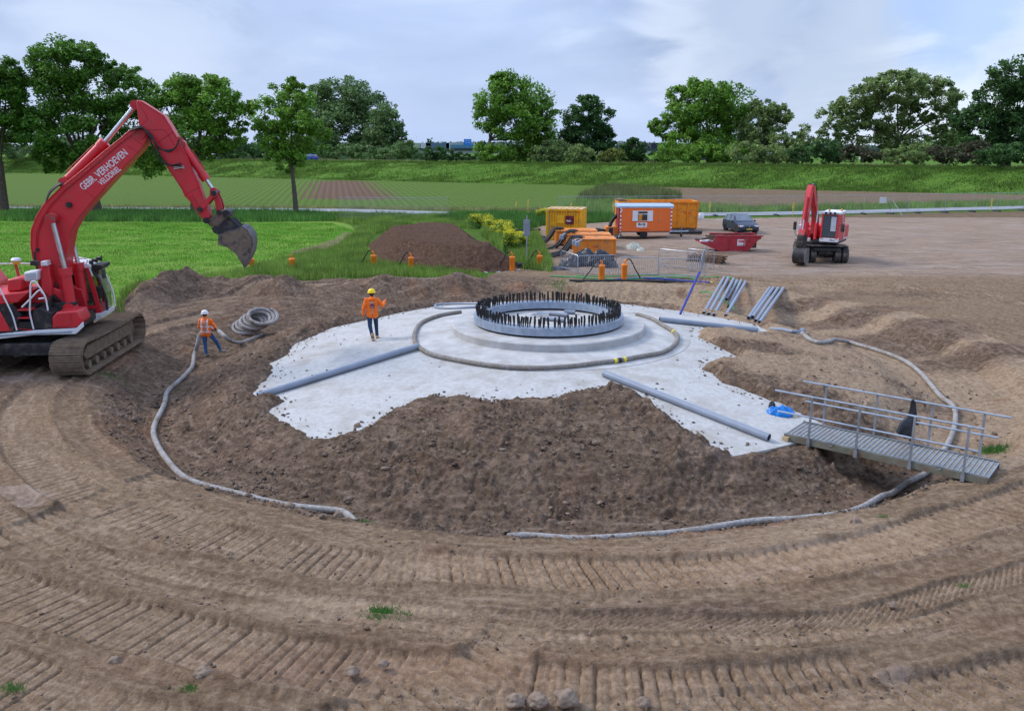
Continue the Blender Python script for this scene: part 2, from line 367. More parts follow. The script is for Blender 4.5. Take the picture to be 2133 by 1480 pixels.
def macro(x, y):
    """large shape of the soil surface (also under the concrete)"""
    x = np.asarray(x, float); y = np.asarray(y, float)
    dx, dy = x - PCX, y - PCY; r = np.hypot(dx, dy); a = np.arctan2(dy, dx)
    w = fbm(np.cos(a) * 3 + 5, np.sin(a) * 3 + 5, 3, 3); fro = sstep(.3, -.5, np.sin(a)); w = w * (1 - .65 * fro)
    rr = np.interp(a, RIMA, RIMR) + w * .7; ft = np.interp(a, RIMA, FTR) + w * .25
    zg = fbm(x * .12, y * .12, 3, 11) * .22 * sstep(90, 60, y)
    for P, h, wd in HEAPW:
        m = y < 70
        d = np.full(x.shape, 99.0); d[m] = polydist(x[m], y[m], P, False)
        q = wd * (1 + .35 * fbm(x * .5, y * .5, 3, 8)); hh = h * (1 + 1.3 * fbm(x * .8, y * .8, 3, 21))
        zg = zg + hh * np.clip(1 - d / q, 0, 1) ** .8
    m = (y < 80) & (y > 40)
    if m.any():
        dm = np.full(x.shape, 0.0); ins = np.zeros(x.shape, bool)
        ins[m] = inpoly(x[m], y[m], MOUND); dm[m] = polydist(x[m], y[m], MOUND)
        zg = zg + np.where(ins, np.minimum(1.35, dm * .75 + .12 * fbm(x * 1.5, y * 1.5, 3, 66)) + .1 * fbm(x * .4, y * .4, 3, 67), 0)
    d = dike_d(x, y)
    zg = zg + 3.4 * sstep(0, 14, d) * (1 - sstep(20, 34, d))
    zg = zg - .15 * np.exp(-((r - rr - .1) / .55) ** 2) * fro
    # inside the pit
    cov = .26 + .16 * fbm(x * .6, y * .6, 3, 31)
    zi = 0.8 - (np.clip(r, 3.3, 30) - 3.3) * .13 + cov
    zi = np.where(r > 9.6, zi - np.clip(r - 9.6, 0, 9) * .12, zi)
    ch = sstep(ft - 2.6, ft - .5, r)
    zi = zi * (1 - ch) + FLOOR * ch
    t = np.clip((r - ft) / (rr - ft), 0, 1); rt_ = sstep(0, .6, np.cos(a - R(20))); t = t * .75 + .25 * hermite(t); t = t * (1 - .55 * rt_) + .55 * rt_ * sstep(.38, .78, t + .35 * fbm(x * .9, y * .9, 3, 19))
    z = np.where(r < ft, zi, FLOOR + (zg - FLOOR) * t)
    z = np.where(r > rr, zg, z)
    # trench at the footbridge
    mt = (r < 16) & (y < 26)
    if mt.any():
        ins = np.zeros(x.shape, bool); dt = np.zeros(x.shape)
        ins[mt] = inpoly(x[mt], y[mt], TRENCH); dt[mt] = polydist(x[mt], y[mt], TRENCH)
        k = np.where(ins, sstep(0, .7, dt), 0) * sstep(10.2, 10.7, r)
        z = z * (1 - k) + np.minimum(z, -1.0) * k
    mp_ = (r > 12.5) & (r < 21) & (y > 35)
    if mp_.any():
        ip = np.zeros(x.shape, bool); dp = np.zeros(x.shape); ip[mp_] = inpoly(x[mp_], y[mp_], SHELF); dp[mp_] = polydist(x[mp_], y[mp_], SHELF)
        k = np.where(ip, 1, np.clip(1 - dp / 1.0, 0, 1)) * mp_; k = k * k * (3 - 2 * k)
        z = z * (1 - k) + k * np.clip(-.80 + (r - 13.2) * .19, -.8, .12)
    mh_ = (r > 11.2) & (r < 15)
    if mh_.any():
        hd0 = np.full(x.shape, 9.0); hd0[mh_] = np.minimum(polydist(x[mh_], y[mh_], HL, False), polydist(x[mh_], y[mh_], HR, False))
        z = np.minimum(z, -.80 + np.clip(hd0 - .12, 0, 9) * .75)
    # exposed concrete
    me = r < 13
    if me.any():
        ins = np.zeros(x.shape, bool); de = np.zeros(x.shape) + 9
        wx = x + .22 * fbm(x * 2.2, y * 2.2, 4, 41); wy = y + .22 * fbm(x * 2.2, y * 2.2, 4, 57)
        ins[me] = inpoly(wx[me], wy[me], EXPO); de[me] = polydist(wx[me], wy[me], EXPO)
        sd = np.where(ins, de, -de)
        k = sstep(-.55, .02, sd)
        z = np.where(me & (r < 10.9), z * (1 - k) + (cone(r) - .07) * k, z)
    return z
def surf(x, y):
    z = float(macro(np.array([x]), np.array([y]))[0]); r = math.hypot(x - PCX, y - PCY)
    if r < 10.6: z = max(z, float(cone(r)))
    return z
def atg(px, py, off=0.0):
    z = 0.0; p = at(px, py, 0)
    for k in range(14):
        zz = surf(p.x, p.y); z = z * .4 + (zz + off) * .6; p = at(px, py, z)
    return Vector((p.x, p.y, surf(p.x, p.y)))
# --- grid
def seg(a, b, s): return list(np.arange(a, b, s))
def geo(a, b, s0, g):
    o = []; v = a; s = s0
    while v < b: o.append(v); v += s; s *= g
    return o
gx = [-v for v in geo(60, 1500, .8, 1.13)][::-1] + seg(-60, -24, .4) + seg(-24, -17, .14) + seg(-17, -12, .075) + seg(-12, 14, .032) + seg(14, 20, .07) + seg(20, 30, .16) + seg(30, 60, .4) + geo(60, 1500, .8, 1.13)
gy = [-400, -100, -20, 0] + seg(3, 7, .15) + seg(7, 17, .029) + seg(17, 24, .042) + seg(24, 30, .055) + seg(30, 46, .08) + seg(46, 65, .16) + seg(65, 130, .5) + seg(130, 260, 1.1) + geo(260, 2500, 5, 1.2)
gx = np.array(sorted(gx)); gy = np.array(sorted(gy)); nx, ny = len(gx), len(gy)
X, Y = np.meshgrid(gx, gy); X = X.ravel(); Y = Y.ravel()
Z0 = macro(X, Y)
dxx, dyy = X - PCX, Y - PCY; RR = np.hypot(dxx, dyy); AA = np.arctan2(dyy, dxx)
PX, PY = proj(X, Y, np.zeros_like(X)); PX = np.where(Y < 2, -999, PX)
def pxblob(L, zz=-.2):     # soft world-space spots surveyed from the photograph: (px,py,rx,ry in metres,weight)
    o = np.zeros_like(X)
    for px, py, rx, ry, w in L:
        p = at(px, py, zz); m = (np.abs(X - p.x) < 3 * rx) & (np.abs(Y - p.y) < 3 * ry)
        o[m] += w * np.exp(-(((X[m] - p.x) / rx) ** 2 + ((Y[m] - p.y) / ry) ** 2))
    return o
nz1 = fbm(X * .35, Y * .35, 5, 70); nz2 = fbm(X * 1.3, Y * 1.3, 5, 80); nz3 = fbm(X * .9 + 3, Y * 2.4, 4, 90)
near = (Y < 60) & (np.abs(X) < 60)
pit = (RR < np.interp(AA, RIMA, RIMR))
inner = RR < 13.4
# clay (dark) and sand (light) weights
rightside = sstep(-.4, .25, np.cos(AA - R(20)))
clay = np.where(inner, 1.0 - .95 * sstep(.55, .8, np.cos(AA - R(8))) * sstep(4, 6, RR), 0)
clay = np.where(pit & ~inner, .62 - .55 * sstep(-.2, .5, np.cos(AA - R(25))), clay)
clay += np.where(near & ~inner, pxblob([(420, 600, 4, 1.6, 1), (520, 600, 3, 1.5, 1), (320, 625, 2, 1.5, 1), (700, 590, 6, 1.6, .8), (850, 592, 3.5, 1.4, 1), (960, 590, 4, 1.6, 1.1), (1050, 592, 2.5, 1.2, .8), (340, 660, 5, 2.5, .55), (600, 620, 6, 2.5, .5), (100, 800, 4, 3, .4), (60, 1080, 2.2, 1.2, .5),
    (60, 700, 5, 4, .8), (1200, 1300, 2.4, .45, .55), (1480, 1290, 1.8, .5, .7), (1150, 1440, 3.5, .6, .5), (1820, 1430, 2.0, .7, .7), (1990, 1280, 1.4, .6, .4), (400, 1420, 3, .6, .35), (1800, 620, 5, 1.0, .5), (1690, 632, 1.8, .8, 1.1), (1770, 655, 2.0, .8, 1.2), (1850, 680, 2.0, .8, 1.3), (1920, 705, 2.0, .7, 1.3), (2000, 730, 1.8, .7, 1.2), (1870, 745, 1.0, .5, .8), (1940, 790, .9, .8, .8), (1720, 672, 1.0, .4, .8), (1930, 690, 3.5, 1.0, .6), (2060, 740, 3, 1.2, .6), (1860, 650, 3.5, .8, .8)]), 0)
clay += np.where(inner, pxblob([(1560, 780, 2.6, .8, .75), (1480, 690, 1.6, .5, .8), (1700, 745, 3, .8, .5), (1500, 775, 1.2, .6, .6), (1900, 960, 2.4, 1.2, 1.0), (1960, 830, 1.5, 1.6, .6), (1640, 700, 2.4, .7, .8)], -.4), 0)
for P_, h_, w_ in HEAPW:
    mm_ = near & (Y > 25); dd_h = np.full(X.shape, 99.0); dd_h[mm_] = polydist(X[mm_], Y[mm_], P_, False); clay += .9 * (1 - sstep(.6, 1.9, dd_h))
clay += np.where(near & ~inner, .5 * sstep(3, -3, X) * sstep(24, 30, Y), 0) + np.where(near & ~pit & (Y < 30), .25 * sstep(-6, -12, X), 0)
clay = np.clip(clay + nz1 * .9 + nz2 * .35, 0, 1)
sand = np.where(inner, sstep(.5, .85, np.cos(AA - R(8))), 0) + np.where(pit & ~inner, sstep(-.1, .6, np.cos(AA - R(22))), 0)
sand += pxblob([(1700, 600, 7, 3, .35), (1120, 600, 3, 1, .5), (1300, 610, 5, 1.4, .7), (2050, 800, 3, 3, .6), (1900, 830, 2, 2, .3), (1500, 1160, 5, 1.0, .45), (1800, 1120, 4, 1.5, .5), (250, 1110, 2.2, .9, .5), (800, 1290, 2.2, .35, .6), (1350, 1270, 1.8, .4, .5), (1700, 1380, 2.5, .7, .35), (420, 1220, 1.5, .6, .4), (1000, 1180, 5, .5, .2), (1250, 590, 4, .8, .6),
    (130, 960, 1.5, 2.4, .35), (640, 1290, 1.6, .4, .4), (1100, 1220, 3, .5, .25)])
sand = np.clip(sand + nz1 * .8 - nz2 * .3, 0, 1)
yard = sstep(57.0, 48.0, RR * 0 + Y * 0 + 100 - Y) * 0 + sstep(42, 50, Y) * sstep(.5, 5, X)     # gravelled working area
sand = np.where(Y > 46, sand * .5, sand)
rust = np.clip(sstep(.10, .26, fbm(X * .8 + 40, Y * .8, 4, 99)) * np.where((pit & ~inner), 1.0, .25) + pxblob([(270, 850, .8, 1.6, .8), (300, 905, .7, 1, .6), (1500, 1170, 6, .8, .3), (650, 1390, 3, .5, .5), (980, 1380, 3, .4, .45)], 0), 0, 1) * near
wet = np.clip(pxblob([(1850, 1430, .7, .28, .9), (1640, 1200, .6, .1, .6), (1590, 1255, .6, .12, .5), (1460, 960, 1.2, .6, .5), (50, 1070, .7, .3, 1), (80, 1050, .8, .2, .6), (60, 800, 1.4, .7, .9), (640, 600, 3, .5, .6), (850, 600, 4, .5, .8), (20, 900, .6, .5, .5), (1720, 755, 1.0, .5, .8), (1800, 790, .8, .4, .7), (240, 840, .5, .8, .6), (30, 1040, 1, .25, .9), (2080, 760, 1, .6, .3)], -.2) + nz2 * 1.1, 0, 1) * near
# --- vehicle tracks (real relief): rings round the pit driven by the excavator, and tyre tracks between them
micro = np.zeros_like(X); trackness = np.zeros_like(X)
fine = (Y > 6) & (Y < 47) & (np.abs(X) < 22)
def track(cx, cy, rad, a0, a1, wid, kind, depth, amp=.5, seed=0, pitch=.215, lean=0.0):
    global micro, trackness
    m = fine
    dx, dy = X[m] - cx, Y[m] - cy; r = np.hypot(dx, dy); a = np.degrees(np.arctan2(dy, dx)) % 360
    wob = amp * fbm(a * .06, a * 0 + seed, 3, 100 + seed) * 1.0
    q = (r - rad - wob) / (wid / 2)
    am = sstep(a0, a0 + 6, a) * (1 - sstep(a1 - 6, a1, a))
    ins = (1 - sstep(.88, 1.04, np.abs(q))) * am
    s = np.radians(a) * rad
    s = s + lean * (r - rad)
    fade = .4 + .6 * sstep(-.22, -.02, fbm(s * .35 + seed * 7, r * .8, 3, 120 + seed))
    if kind == 'shoe':
        ph = (s + .02 * fbm(s * 2, r * 2, 2, 7)) / pitch; fr = ph - np.floor(ph); jit = hsh(np.floor(ph), np.floor(ph) * 0 + seed, 33)
        g = np.exp(-((fr - .5 - .1 * (jit - .5)) / (.075 + .035 * jit)) ** 2) * (.35 + .85 * jit) * .092 * (.55 + 1.1 * np.clip(.5 + fbm(s * 1.5, r * 5, 2, 37), 0, 1))
        g2 = np.exp(-((fr - .74) / .08) ** 2) * .014
        sl = (fr - .5) * .012
        dz = (-g + g2 + sl) * fade
    elif kind == 'tyre':
        sg = np.where(q > 0, 1, -1); ph = (s + sg * np.abs(q) * wid * .75) / .15; fr = ph - np.floor(ph)
        dz = (sstep(.0, .15, fr) - sstep(.5, .65, fr)) * -.038 * (.6 + .4 * fade) + .012 * np.exp(-(q / .1) ** 2)
    else:
        ph = (s + .06 * q * q) / .17; fr = ph - np.floor(ph)
        dz = -np.exp(-((fr - .5) / .13) ** 2) * .036 * fade + .02 * (1 - np.abs(q))
    berm = (np.exp(-((np.abs(q) - 1.16) / .15) ** 2)) * am * (.06 + .10 * fbm(s * 1.3, r * 4, 3, 140 + seed)) * (depth / .06)
    old = micro[m]
    micro[m] = old * (1 - ins) + (dz - depth) * ins + berm * (1 - ins)
    trackness[m] = np.maximum(trackness[m], ins)
track(PCX, PCY, 17.45, 215, 300, .50, 'tyre', .03, .9, 5)
track(PCX, PCY, 17.75, 255, 292, .30, 'round', .02, .6, 6)
track(PCX - .8, PCY, 17.05, 222, 268, .30, 'round', .02, .5, 16)
track(PCX, PCY, 16.0, 150, 262, 1.15, 'shoe', .06, .35, 1)
track(PCX, PCY, 15.75, 255, 330, 1.15, 'shoe', .06, .5, 2, lean=-.25)
track(PCX, PCY, 18.9, 180, 285, 1.2, 'shoe', .07, .5, 3, lean=.1)
track(PCX + .6, PCY, 19.3, 268, 320, 1.2, 'shoe', .07, .7, 4, lean=-.3)
track(PCX, PCY + 1, 21.2, 205, 262, 1.0, 'shoe', .05, .8, 9)
track(PCX + 3, PCY, 18.2, 285, 330, 1.0, 'shoe', .04, .5, 12, lean=-.2)
track(PCX + 8, PCY - 6, 22, 5, 95, 1.0, 'shoe', .06, 1.0, 7)
track(PCX + 9, PCY - 4, 24.5, 10, 95, 1.0, 'shoe', .06, 1.0, 8)
track(PCX - 2, PCY - 1, 17.5, 110, 160, 1.0, 'shoe', .05, .8, 10)
track(PCX - 9, PCY - 12, 9.5, 250, 330, .9, 'shoe', .03, .5, 21)
track(PCX + 4, PCY - 2, 20.2, 262, 300, .45, 'tyre', .025, .6, 23)
track(PCX - 16, PCY - 10, 7.0, 300, 358, .9, 'shoe', .04, .4, 24)
track(PCX - 1, PCY, 14.75, 195, 250, .5, 'tyre', .015, .3, 25)
# --- clods and roughness
wx_ = fbm(X * 1.7, Y * 1.7, 3, 61) * 1.3; wy_ = fbm(X * 1.7, Y * 1.7, 3, 62) * 1.3
f1, f2, idr = worley((X + wx_) * 2.6, (Y + wy_) * 3.4, 5)
g1, g2w, idg = worley((X + wx_ * .4) * 7.5 + 4, (Y + wy_ * .4) * 8.5, 15)
clodmask = np.clip(clay * 1.1 * inner * (.45 + 1.2 * sstep(-.1, .2, fbm(X * .5, Y * .5, 3, 55))) + pxblob([(1150, 1440, 5, .35, .9), (640, 1165, 3.5, .25, .5), (300, 1120, 3, 1.0, .2)], 0) + np.where(~pit, clay * .5, 0), 0, 1.1) * (1 - trackness * .8) * near
front = inner & (np.sin(AA) < -.2)
hd_ = np.full(X.shape, 9.0); mh = (RR > 10) & (RR < 15)
hd_[mh] = np.minimum(polydist(X[mh], Y[mh], HL, False), polydist(X[mh], Y[mh], HR, False))
hcl = sstep(.22, .8, hd_)
clodmask = clodmask * (.04 + .96 * hcl)
clod = clodmask * ((np.clip(.62 - f1, 0, 1)) * (idr ** 2) * .19 * (.6 + .8 * front) + np.clip(.6 - g1, 0, 1) * (.1 + idg ** 1.5) * .10 + np.minimum(f2 - f1, .15) * .05)
rough = fbm(X * 2.1, Y * 2.1, 5, 200) * .17 * (.35 + clodmask) * (1 - .8 * trackness) + fbm(X * 9, Y * 9, 3, 210) * (.05 - .025 * trackness) * (.5 + clodmask * .8)
streak = np.where(inner, fbm(RR * 3.5, AA * 4.0, 3, 230) * .06 * (np.cos(AA) < .3) + fbm(RR * 1.2, AA * 14, 3, 235) * .10 * (np.cos(AA) > .2), 0) + np.where(pit & ~inner, fbm(RR * 1.0, AA * 45, 3, 240) * .13, 0)
streak += np.where((~pit) & (X > 6) & (Y > 30), fbm(X * .35, Y * 1.6 + X * .5, 4, 250) * .12, 0)
rough = rough * (.15 + .85 * hcl); streak = streak * (.1 + .9 * hcl)
ruts = np.where((Y > 34) & (Y < 95) & (X > 3) & ~pit, fbm(X * .22 + Y * .1, Y * 1.1 - X * .22, 4, 260) * .22 + fbm(X * 1.2, Y * 1.4, 4, 261) * .08, 0) * sstep(34, 40, Y)
far = 1 - sstep(48, 62, Y)
expo_in = np.zeros_like(X, bool); mm = RR < 11
Zc = cone(RR)
Zf = Z0 + (micro + clod + rough + streak) * far * near + ruts * (1 - sstep(80, 86, Y)) * sstep(.5, 2.0, RR - np.interp(AA, RIMA, RIMR))
cov_ok = (RR < 10.6) & (Z0 < Zc - .03)
Zf = np.where(cov_ok, np.minimum(Zf, Zc - .03), Zf)
# --- regions (survey polygons seen in plan)
LAWN = [(-4000, 456), (700, 458), (735, 470), (742, 492), (690, 512), (650, 522), (600, 535), (560, 545), (500, 565), (330, 585), (285, 605), (225, 660), (100, 700), (-4000, 700)]
ROUGH = [(-9000, 426), (960, 445), (1140, 436), (1280, 430), (2200, 423), (2300, 437), (1900, 444), (1560, 455), (1100, 455), (1085, 480), (1080, 500), (1150, 560), (1060, 562), (1000, 578), (900, 578), (800, 578), (600, 584), (330, 600), (285, 620), (225, 660), (-4000, 700)]
CROP = [(-99999, 340), (-9000, 320), (0, 340), (1290, 345), (1350, 400), (1280, 425), (1140, 432), (960, 442), (700, 434), (-9000, 424), (-99999, 420)]
STUB = [(1270, 388), (1350, 395), (2200, 400), (9000, 420), (9000, 428), (2200, 424), (1560, 440), (1300, 440), (1240, 430)]
def region(x, y, z0):
    px, py = proj(x, y, np.zeros_like(x)); jx = fbm(x * 1.5, y * 1.5, 3, 300)
    pyj = py + jx * 9 * np.clip((py - 300) / 300, 0, 1); pxj = px + jx * 18
    reg = np.zeros(x.shape, int); ok = y > 12
    reg[ok & inpoly(pxj, pyj, ROUGH)] = 2
    reg[ok & inpoly(pxj, pyj, LAWN)] = 1
    reg[ok & inpoly(px, py, STUB)] = 5
    reg[ok & (y > 85) & (dike_d(x, y) < 0) & (py < 446) & (reg == 0) & (px < 1330)] = 3
    reg[ok & (y > 85) & (dike_d(x, y) < 0) & (reg == 0)] = 5
    reg[(dike_d(x, y) >= 0) & (y > 60)] = 4
    m = inpoly(x + jx * .3, y + jx * .3, MOUND); reg[m & ok] = 6
    return reg
idx = (np.arange(ny - 1)[:, None] * nx + np.arange(nx - 1)[None, :]).ravel()
quads = np.stack([idx, idx + 1, idx + nx + 1, idx + nx], 1)
cx_ = (X[quads[:, 0]] + X[quads[:, 2]]) / 2; cy_ = (Y[quads[:, 0]] + Y[quads[:, 2]]) / 2
reg = region(cx_, cy_, None)
# drop soil faces buried well below the slab
rq = np.hypot(cx_ - PCX, cy_ - PCY)
keep = ~((rq < 10.3) & ((Z0 - Zc)[quads].max(1) < -.045))
names = {0: 'ground', 1: 'mown_lawn', 2: 'rough_grass', 3: 'crop_field', 4: 'dike', 5: 'stubble_field', 6: 'soil_mound'}
GR = {}
vreg = np.zeros(len(X), int)
for k, nm in names.items():
    sel = quads[(reg == k) & keep]; u, inv = np.unique(sel, return_inverse=True)
    z = Zf[u].copy()
    if k == 6: z += fbm(X[u] * 4, Y[u] * 4, 4, 400) * .10
    if k == 2: z += fbm(X[u] * 2, Y[u] * 2, 4, 410) * .12 * 0
    if k == 4: z += fbm(X[u] * .3, Y[u] * .6, 3, 420) * .25 * sstep(1, 4, dike_d(X[u], Y[u]))
    V = np.stack([X[u], Y[u], z], 1)
    o = npmesh(nm, V, inv.reshape(-1, 4), None, smooth=True); tag(o, kind='structure'); GR[nm] = o
    if k == 0:
        for an, arr in (('clay', clay), ('sand', sand), ('rust', rust), ('wet', wet), ('yard', yard), ('track', trackness), ('pr', RR), ('pa', AA * 16.0)):
            at_ = o.data.attributes.new(an, 'FLOAT', 'POINT'); at_.data.foreach_set('value', arr[u].astype(np.float32))
    if k == 3:
        BR = Pxy([(560, 416), (610, 378), (700, 374), (800, 376), (900, 416), (740, 421)])
        dd = polydist(X[u], Y[u], BR); b = np.where(inpoly(X[u], Y[u], BR), 1, 0) * sstep(0, 9, dd)
        at_ = o.data.attributes.new('bare', 'FLOAT', 'POINT'); at_.data.foreach_set('value', b.astype(np.float32))
# --- ground materials
class NB:
    def __init__(s, name):
        s.m = bpy.data.materials.new(name); s.m.use_nodes = True; s.nt = s.m.node_tree; s.N = s.nt.nodes; s.b = s.N['Principled BSDF']
        s.b.inputs['Specular IOR Level'].default_value = .06; s.g = s.N.new('ShaderNodeNewGeometry')
    def ln(s, a, b): s.nt.links.new(a, b)
    def pos(s, scale=(1, 1, 1), rz=0):
        m = s.N.new('ShaderNodeMapping'); m.inputs['Scale'].default_value = scale; m.inputs['Rotation'].default_value = (0, 0, rz); s.ln(s.g.outputs['Position'], m.inputs[0]); return m.outputs[0]
    def noise(s, sc, det=6, rg=.6, scale=(1, 1, 1), rz=0):
        n = s.N.new('ShaderNodeTexNoise'); n.inputs['Scale'].default_value = sc; n.inputs['Detail'].default_value = det; n.inputs['Roughness'].default_value = rg
        s.ln(s.pos(scale, rz), n.inputs[0]); return n.outputs[0]
    def ramp(s, x, stops):
        r = s.N.new('ShaderNodeValToRGB'); e = r.color_ramp.elements; e[0].position, e[0].color = stops[0][0], (*stops[0][1], 1); e[1].position, e[1].color = stops[-1][0], (*stops[-1][1], 1)
        for p, c in stops[1:-1]: k = e.new(p); k.color = (*c, 1)
        s.ln(x, r.inputs[0]); return r.outputs[0]
    def rng(s, x, a, b, c=0, d=1):
        m = s.N.new('ShaderNodeMapRange'); 
        for i, v in enumerate((a, b, c, d)): m.inputs[i + 1].default_value = v
        s.ln(x, m.inputs[0]); return m.outputs[0]
    def mix(s, f, a, b, mode='MIX'):
        m = s.N.new('ShaderNodeMixRGB'); m.blend_type = mode
        for i, v in enumerate((f, a, b)):
            if isinstance(v, (int, float)): m.inputs[i].default_value = v
            elif isinstance(v, tuple): m.inputs[i].default_value = (*v, 1)
            else: s.ln(v, m.inputs[i])
        return m.outputs[0]
    def math(s, op, a, b=0.0):
        m = s.N.new('ShaderNodeMath'); m.operation = op
        for i, v in enumerate((a, b)):
            if isinstance(v, (int, float)): m.inputs[i].default_value = v
            else: s.ln(v, m.inputs[i])
        return m.outputs[0]
    def attr(s, n):
        a = s.N.new('ShaderNodeAttribute'); a.attribute_name = n; return a.outputs['Fac']
    def bump(s, h, st, dist, prev=None):
        b = s.N.new('ShaderNodeBump'); b.inputs['Strength'].default_value = st; b.inputs['Distance'].default_value = dist; s.ln(h, b.inputs['Height'])
        if prev is not None: s.ln(prev, b.inputs['Normal'])
        return b.outputs[0]
    def done(s, col, nrm=None, rough=None):
        s.ln(col, s.b.inputs['Base Color'])
        if nrm is not None: s.ln(nrm, s.b.inputs['Normal'])
        if rough is not None:
            if isinstance(rough, (int, float)): s.b.inputs['Roughness'].default_value = rough
            else: s.ln(rough, s.b.inputs['Roughness'])
        return s.m
def soil_material():
    s = NB('soil')
    n1 = s.noise(1.1, 8, .62); n2 = s.noise(7, 9, .68); n3 = s.noise(30, 8, .7); nst = s.noise(2.4, 6, .6, (1, 3.2, 1), .25)
    mid = s.ramp(n2, [(.3, (0.126, 0.082, 0.052)), (.5, (0.227, 0.154, 0.099)), (.7, (0.362, 0.262, 0.176))])
    sandc = s.ramp(n2, [(.3, (0.201, 0.135, 0.087)), (.5, (0.332, 0.237, 0.159)), (.7, (0.453, 0.338, 0.234))])
    clayc = s.mix(s.rng(s.noise(1.6, 7, .7, (1, 1.6, 1)), .46, .62, 0, .75), s.ramp(n2, [(.3, (0.067, 0.043, 0.031)), (.5, (0.143, 0.097, 0.068)), (.72, (0.272, 0.195, 0.140))]), s.ramp(n2, [(.3, (0.120, 0.082, 0.058)), (.5, (0.242, 0.169, 0.124)), (.72, (0.392, 0.289, 0.225))]))
    c = s.mix(s.rng(s.math('ADD', s.attr('sand'), s.math('MULTIPLY', s.math('SUBTRACT', n1, .5), .9)), .25, .75), mid, sandc)
    c = s.mix(s.rng(s.math('ADD', s.attr('clay'), s.math('MULTIPLY', s.math('SUBTRACT', nst, .5), 1.3)), .3, .8), c, clayc)
    c = s.mix(s.math('MULTIPLY', s.attr('rust'), .6), c, s.ramp(n2, [(.3, (0.171, 0.081, 0.047)), (.7, (0.362, 0.205, 0.122))]))
    yc = s.ramp(n3, [(.33, (0.161, 0.114, 0.086)), (.5, (0.276, 0.205, 0.157)), (.68, (0.422, 0.328, 0.258))])
    ystr = s.noise(.5, 6, .65, (1, 4.5, 1), .35)
    yc = s.mix(s.rng(ystr, .44, .58, 0, .8), yc, s.ramp(n3, [(.35, (0.252, 0.176, 0.127)), (.65, (0.422, 0.314, 0.234))]))
    yc = s.mix(s.rng(s.noise(1.0, 8, .72, (.28, 3.0, 1), .3), .50, .40, 0, .6), yc, (0.171, 0.122, 0.092)); yc = s.mix(s.rng(s.noise(1.0, 8, .72, (.2, 2.2, 1), -.12), .54, .64, 0, .55), yc, (0.503, 0.409, 0.337))
    yc = s.mix(s.rng(s.noise(.16, 5, .6, (1, 2.6, 1), .2), .52, .68, 0, .6), yc, (0.362, 0.304, 0.267))
    c = s.mix(s.rng(s.math('ADD', s.attr('yard'), s.math('MULTIPLY', s.math('SUBTRACT', n1, .5), .5)), .3, .7), c, yc)
    wetm = s.rng(s.attr('wet'), .45, .8)
    c = s.mix(s.math('MULTIPLY', wetm, .45), c, s.ramp(n2, [(.3, (0.161, 0.119, 0.099)), (.7, (0.261, 0.205, 0.183))]))
    c = s.mix(s.rng(n3, .30, .44, .55, 0), c, (0.070, 0.047, 0.037))
    c = s.mix(s.math('MULTIPLY', s.attr('track'), .30), c, s.ramp(n2, [(.3, (0.201, 0.136, 0.089)), (.7, (0.383, 0.276, 0.187))]))
    # smears dragged along the tracks and down the pit slopes
    cv = s.N.new('ShaderNodeCombineXYZ'); s.ln(s.math('MULTIPLY', s.attr('pr'), 5.5), cv.inputs[0]); s.ln(s.math('MULTIPLY', s.attr('pa'), .55), cv.inputs[1])
    sm = s.N.new('ShaderNodeTexNoise'); sm.inputs['Scale'].default_value = 1; sm.inputs['Detail'].default_value = 9; sm.inputs['Roughness'].default_value = .7; s.ln(cv.outputs[0], sm.inputs[0])
    c = s.mix(s.rng(sm.outputs[0], .47, .36, 0, .5), c, s.mix(.5, c, (0.070, 0.044, 0.031)))
    c = s.mix(s.rng(sm.outputs[0], .53, .66, 0, .4), c, (0.462, 0.343, 0.253))
    n5 = s.noise(3.2, 10, .78); c = s.mix(s.rng(n5, .42, .34, 0, .55), c, (0.086, 0.057, 0.041)); c = s.mix(s.rng(n5, .57, .66, 0, .45), c, (0.473, 0.361, 0.271))
    # small pale grit
    v = s.N.new('ShaderNodeTexVoronoi'); v.inputs['Scale'].default_value = 26; s.ln(s.pos(), v.inputs[0])
    c = s.mix(s.math('MULTIPLY', s.rng(v.outputs['Distance'], .12, .05), s.rng(n1, .5, .62, 0, .5)), c, (0.503, 0.418, 0.356))
    cr = s.noise(16, 6, .75)
    h = s.math('ADD', s.math('MULTIPLY', n2, 1.0), s.math('ADD', s.math('MULTIPLY', n3, .35), s.math('MULTIPLY', cr, .5)))
    vv = s.N.new('ShaderNodeTexVoronoi'); vv.inputs['Scale'].default_value = 9; vv.feature = 'DISTANCE_TO_EDGE'
    dm = s.mix(.25, s.pos(), s.N.new('ShaderNodeTexNoise').outputs['Color']); s.ln(dm, vv.inputs[0])
    crack = s.math('MULTIPLY', s.noise(4, 9, .8, (1, 1.8, 1)), s.math('MULTIPLY', s.attr('clay'), .9))
    h = s.math('ADD', h, crack)
    amt = s.math('SUBTRACT', 1.0, s.math('ADD', s.math('MULTIPLY', wetm, .6), s.math('MULTIPLY', s.attr('track'), .25)))
    b = s.N.new('ShaderNodeBump'); b.inputs['Distance'].default_value = .11; s.ln(s.math('MULTIPLY', amt, .95), b.inputs['Strength']); s.ln(h, b.inputs['Height'])
    return s.done(c, b.outputs[0], s.math('SUBTRACT', .95, s.math('MULTIPLY', wetm, .45)))
GR['ground'].data.materials.append(soil_material())
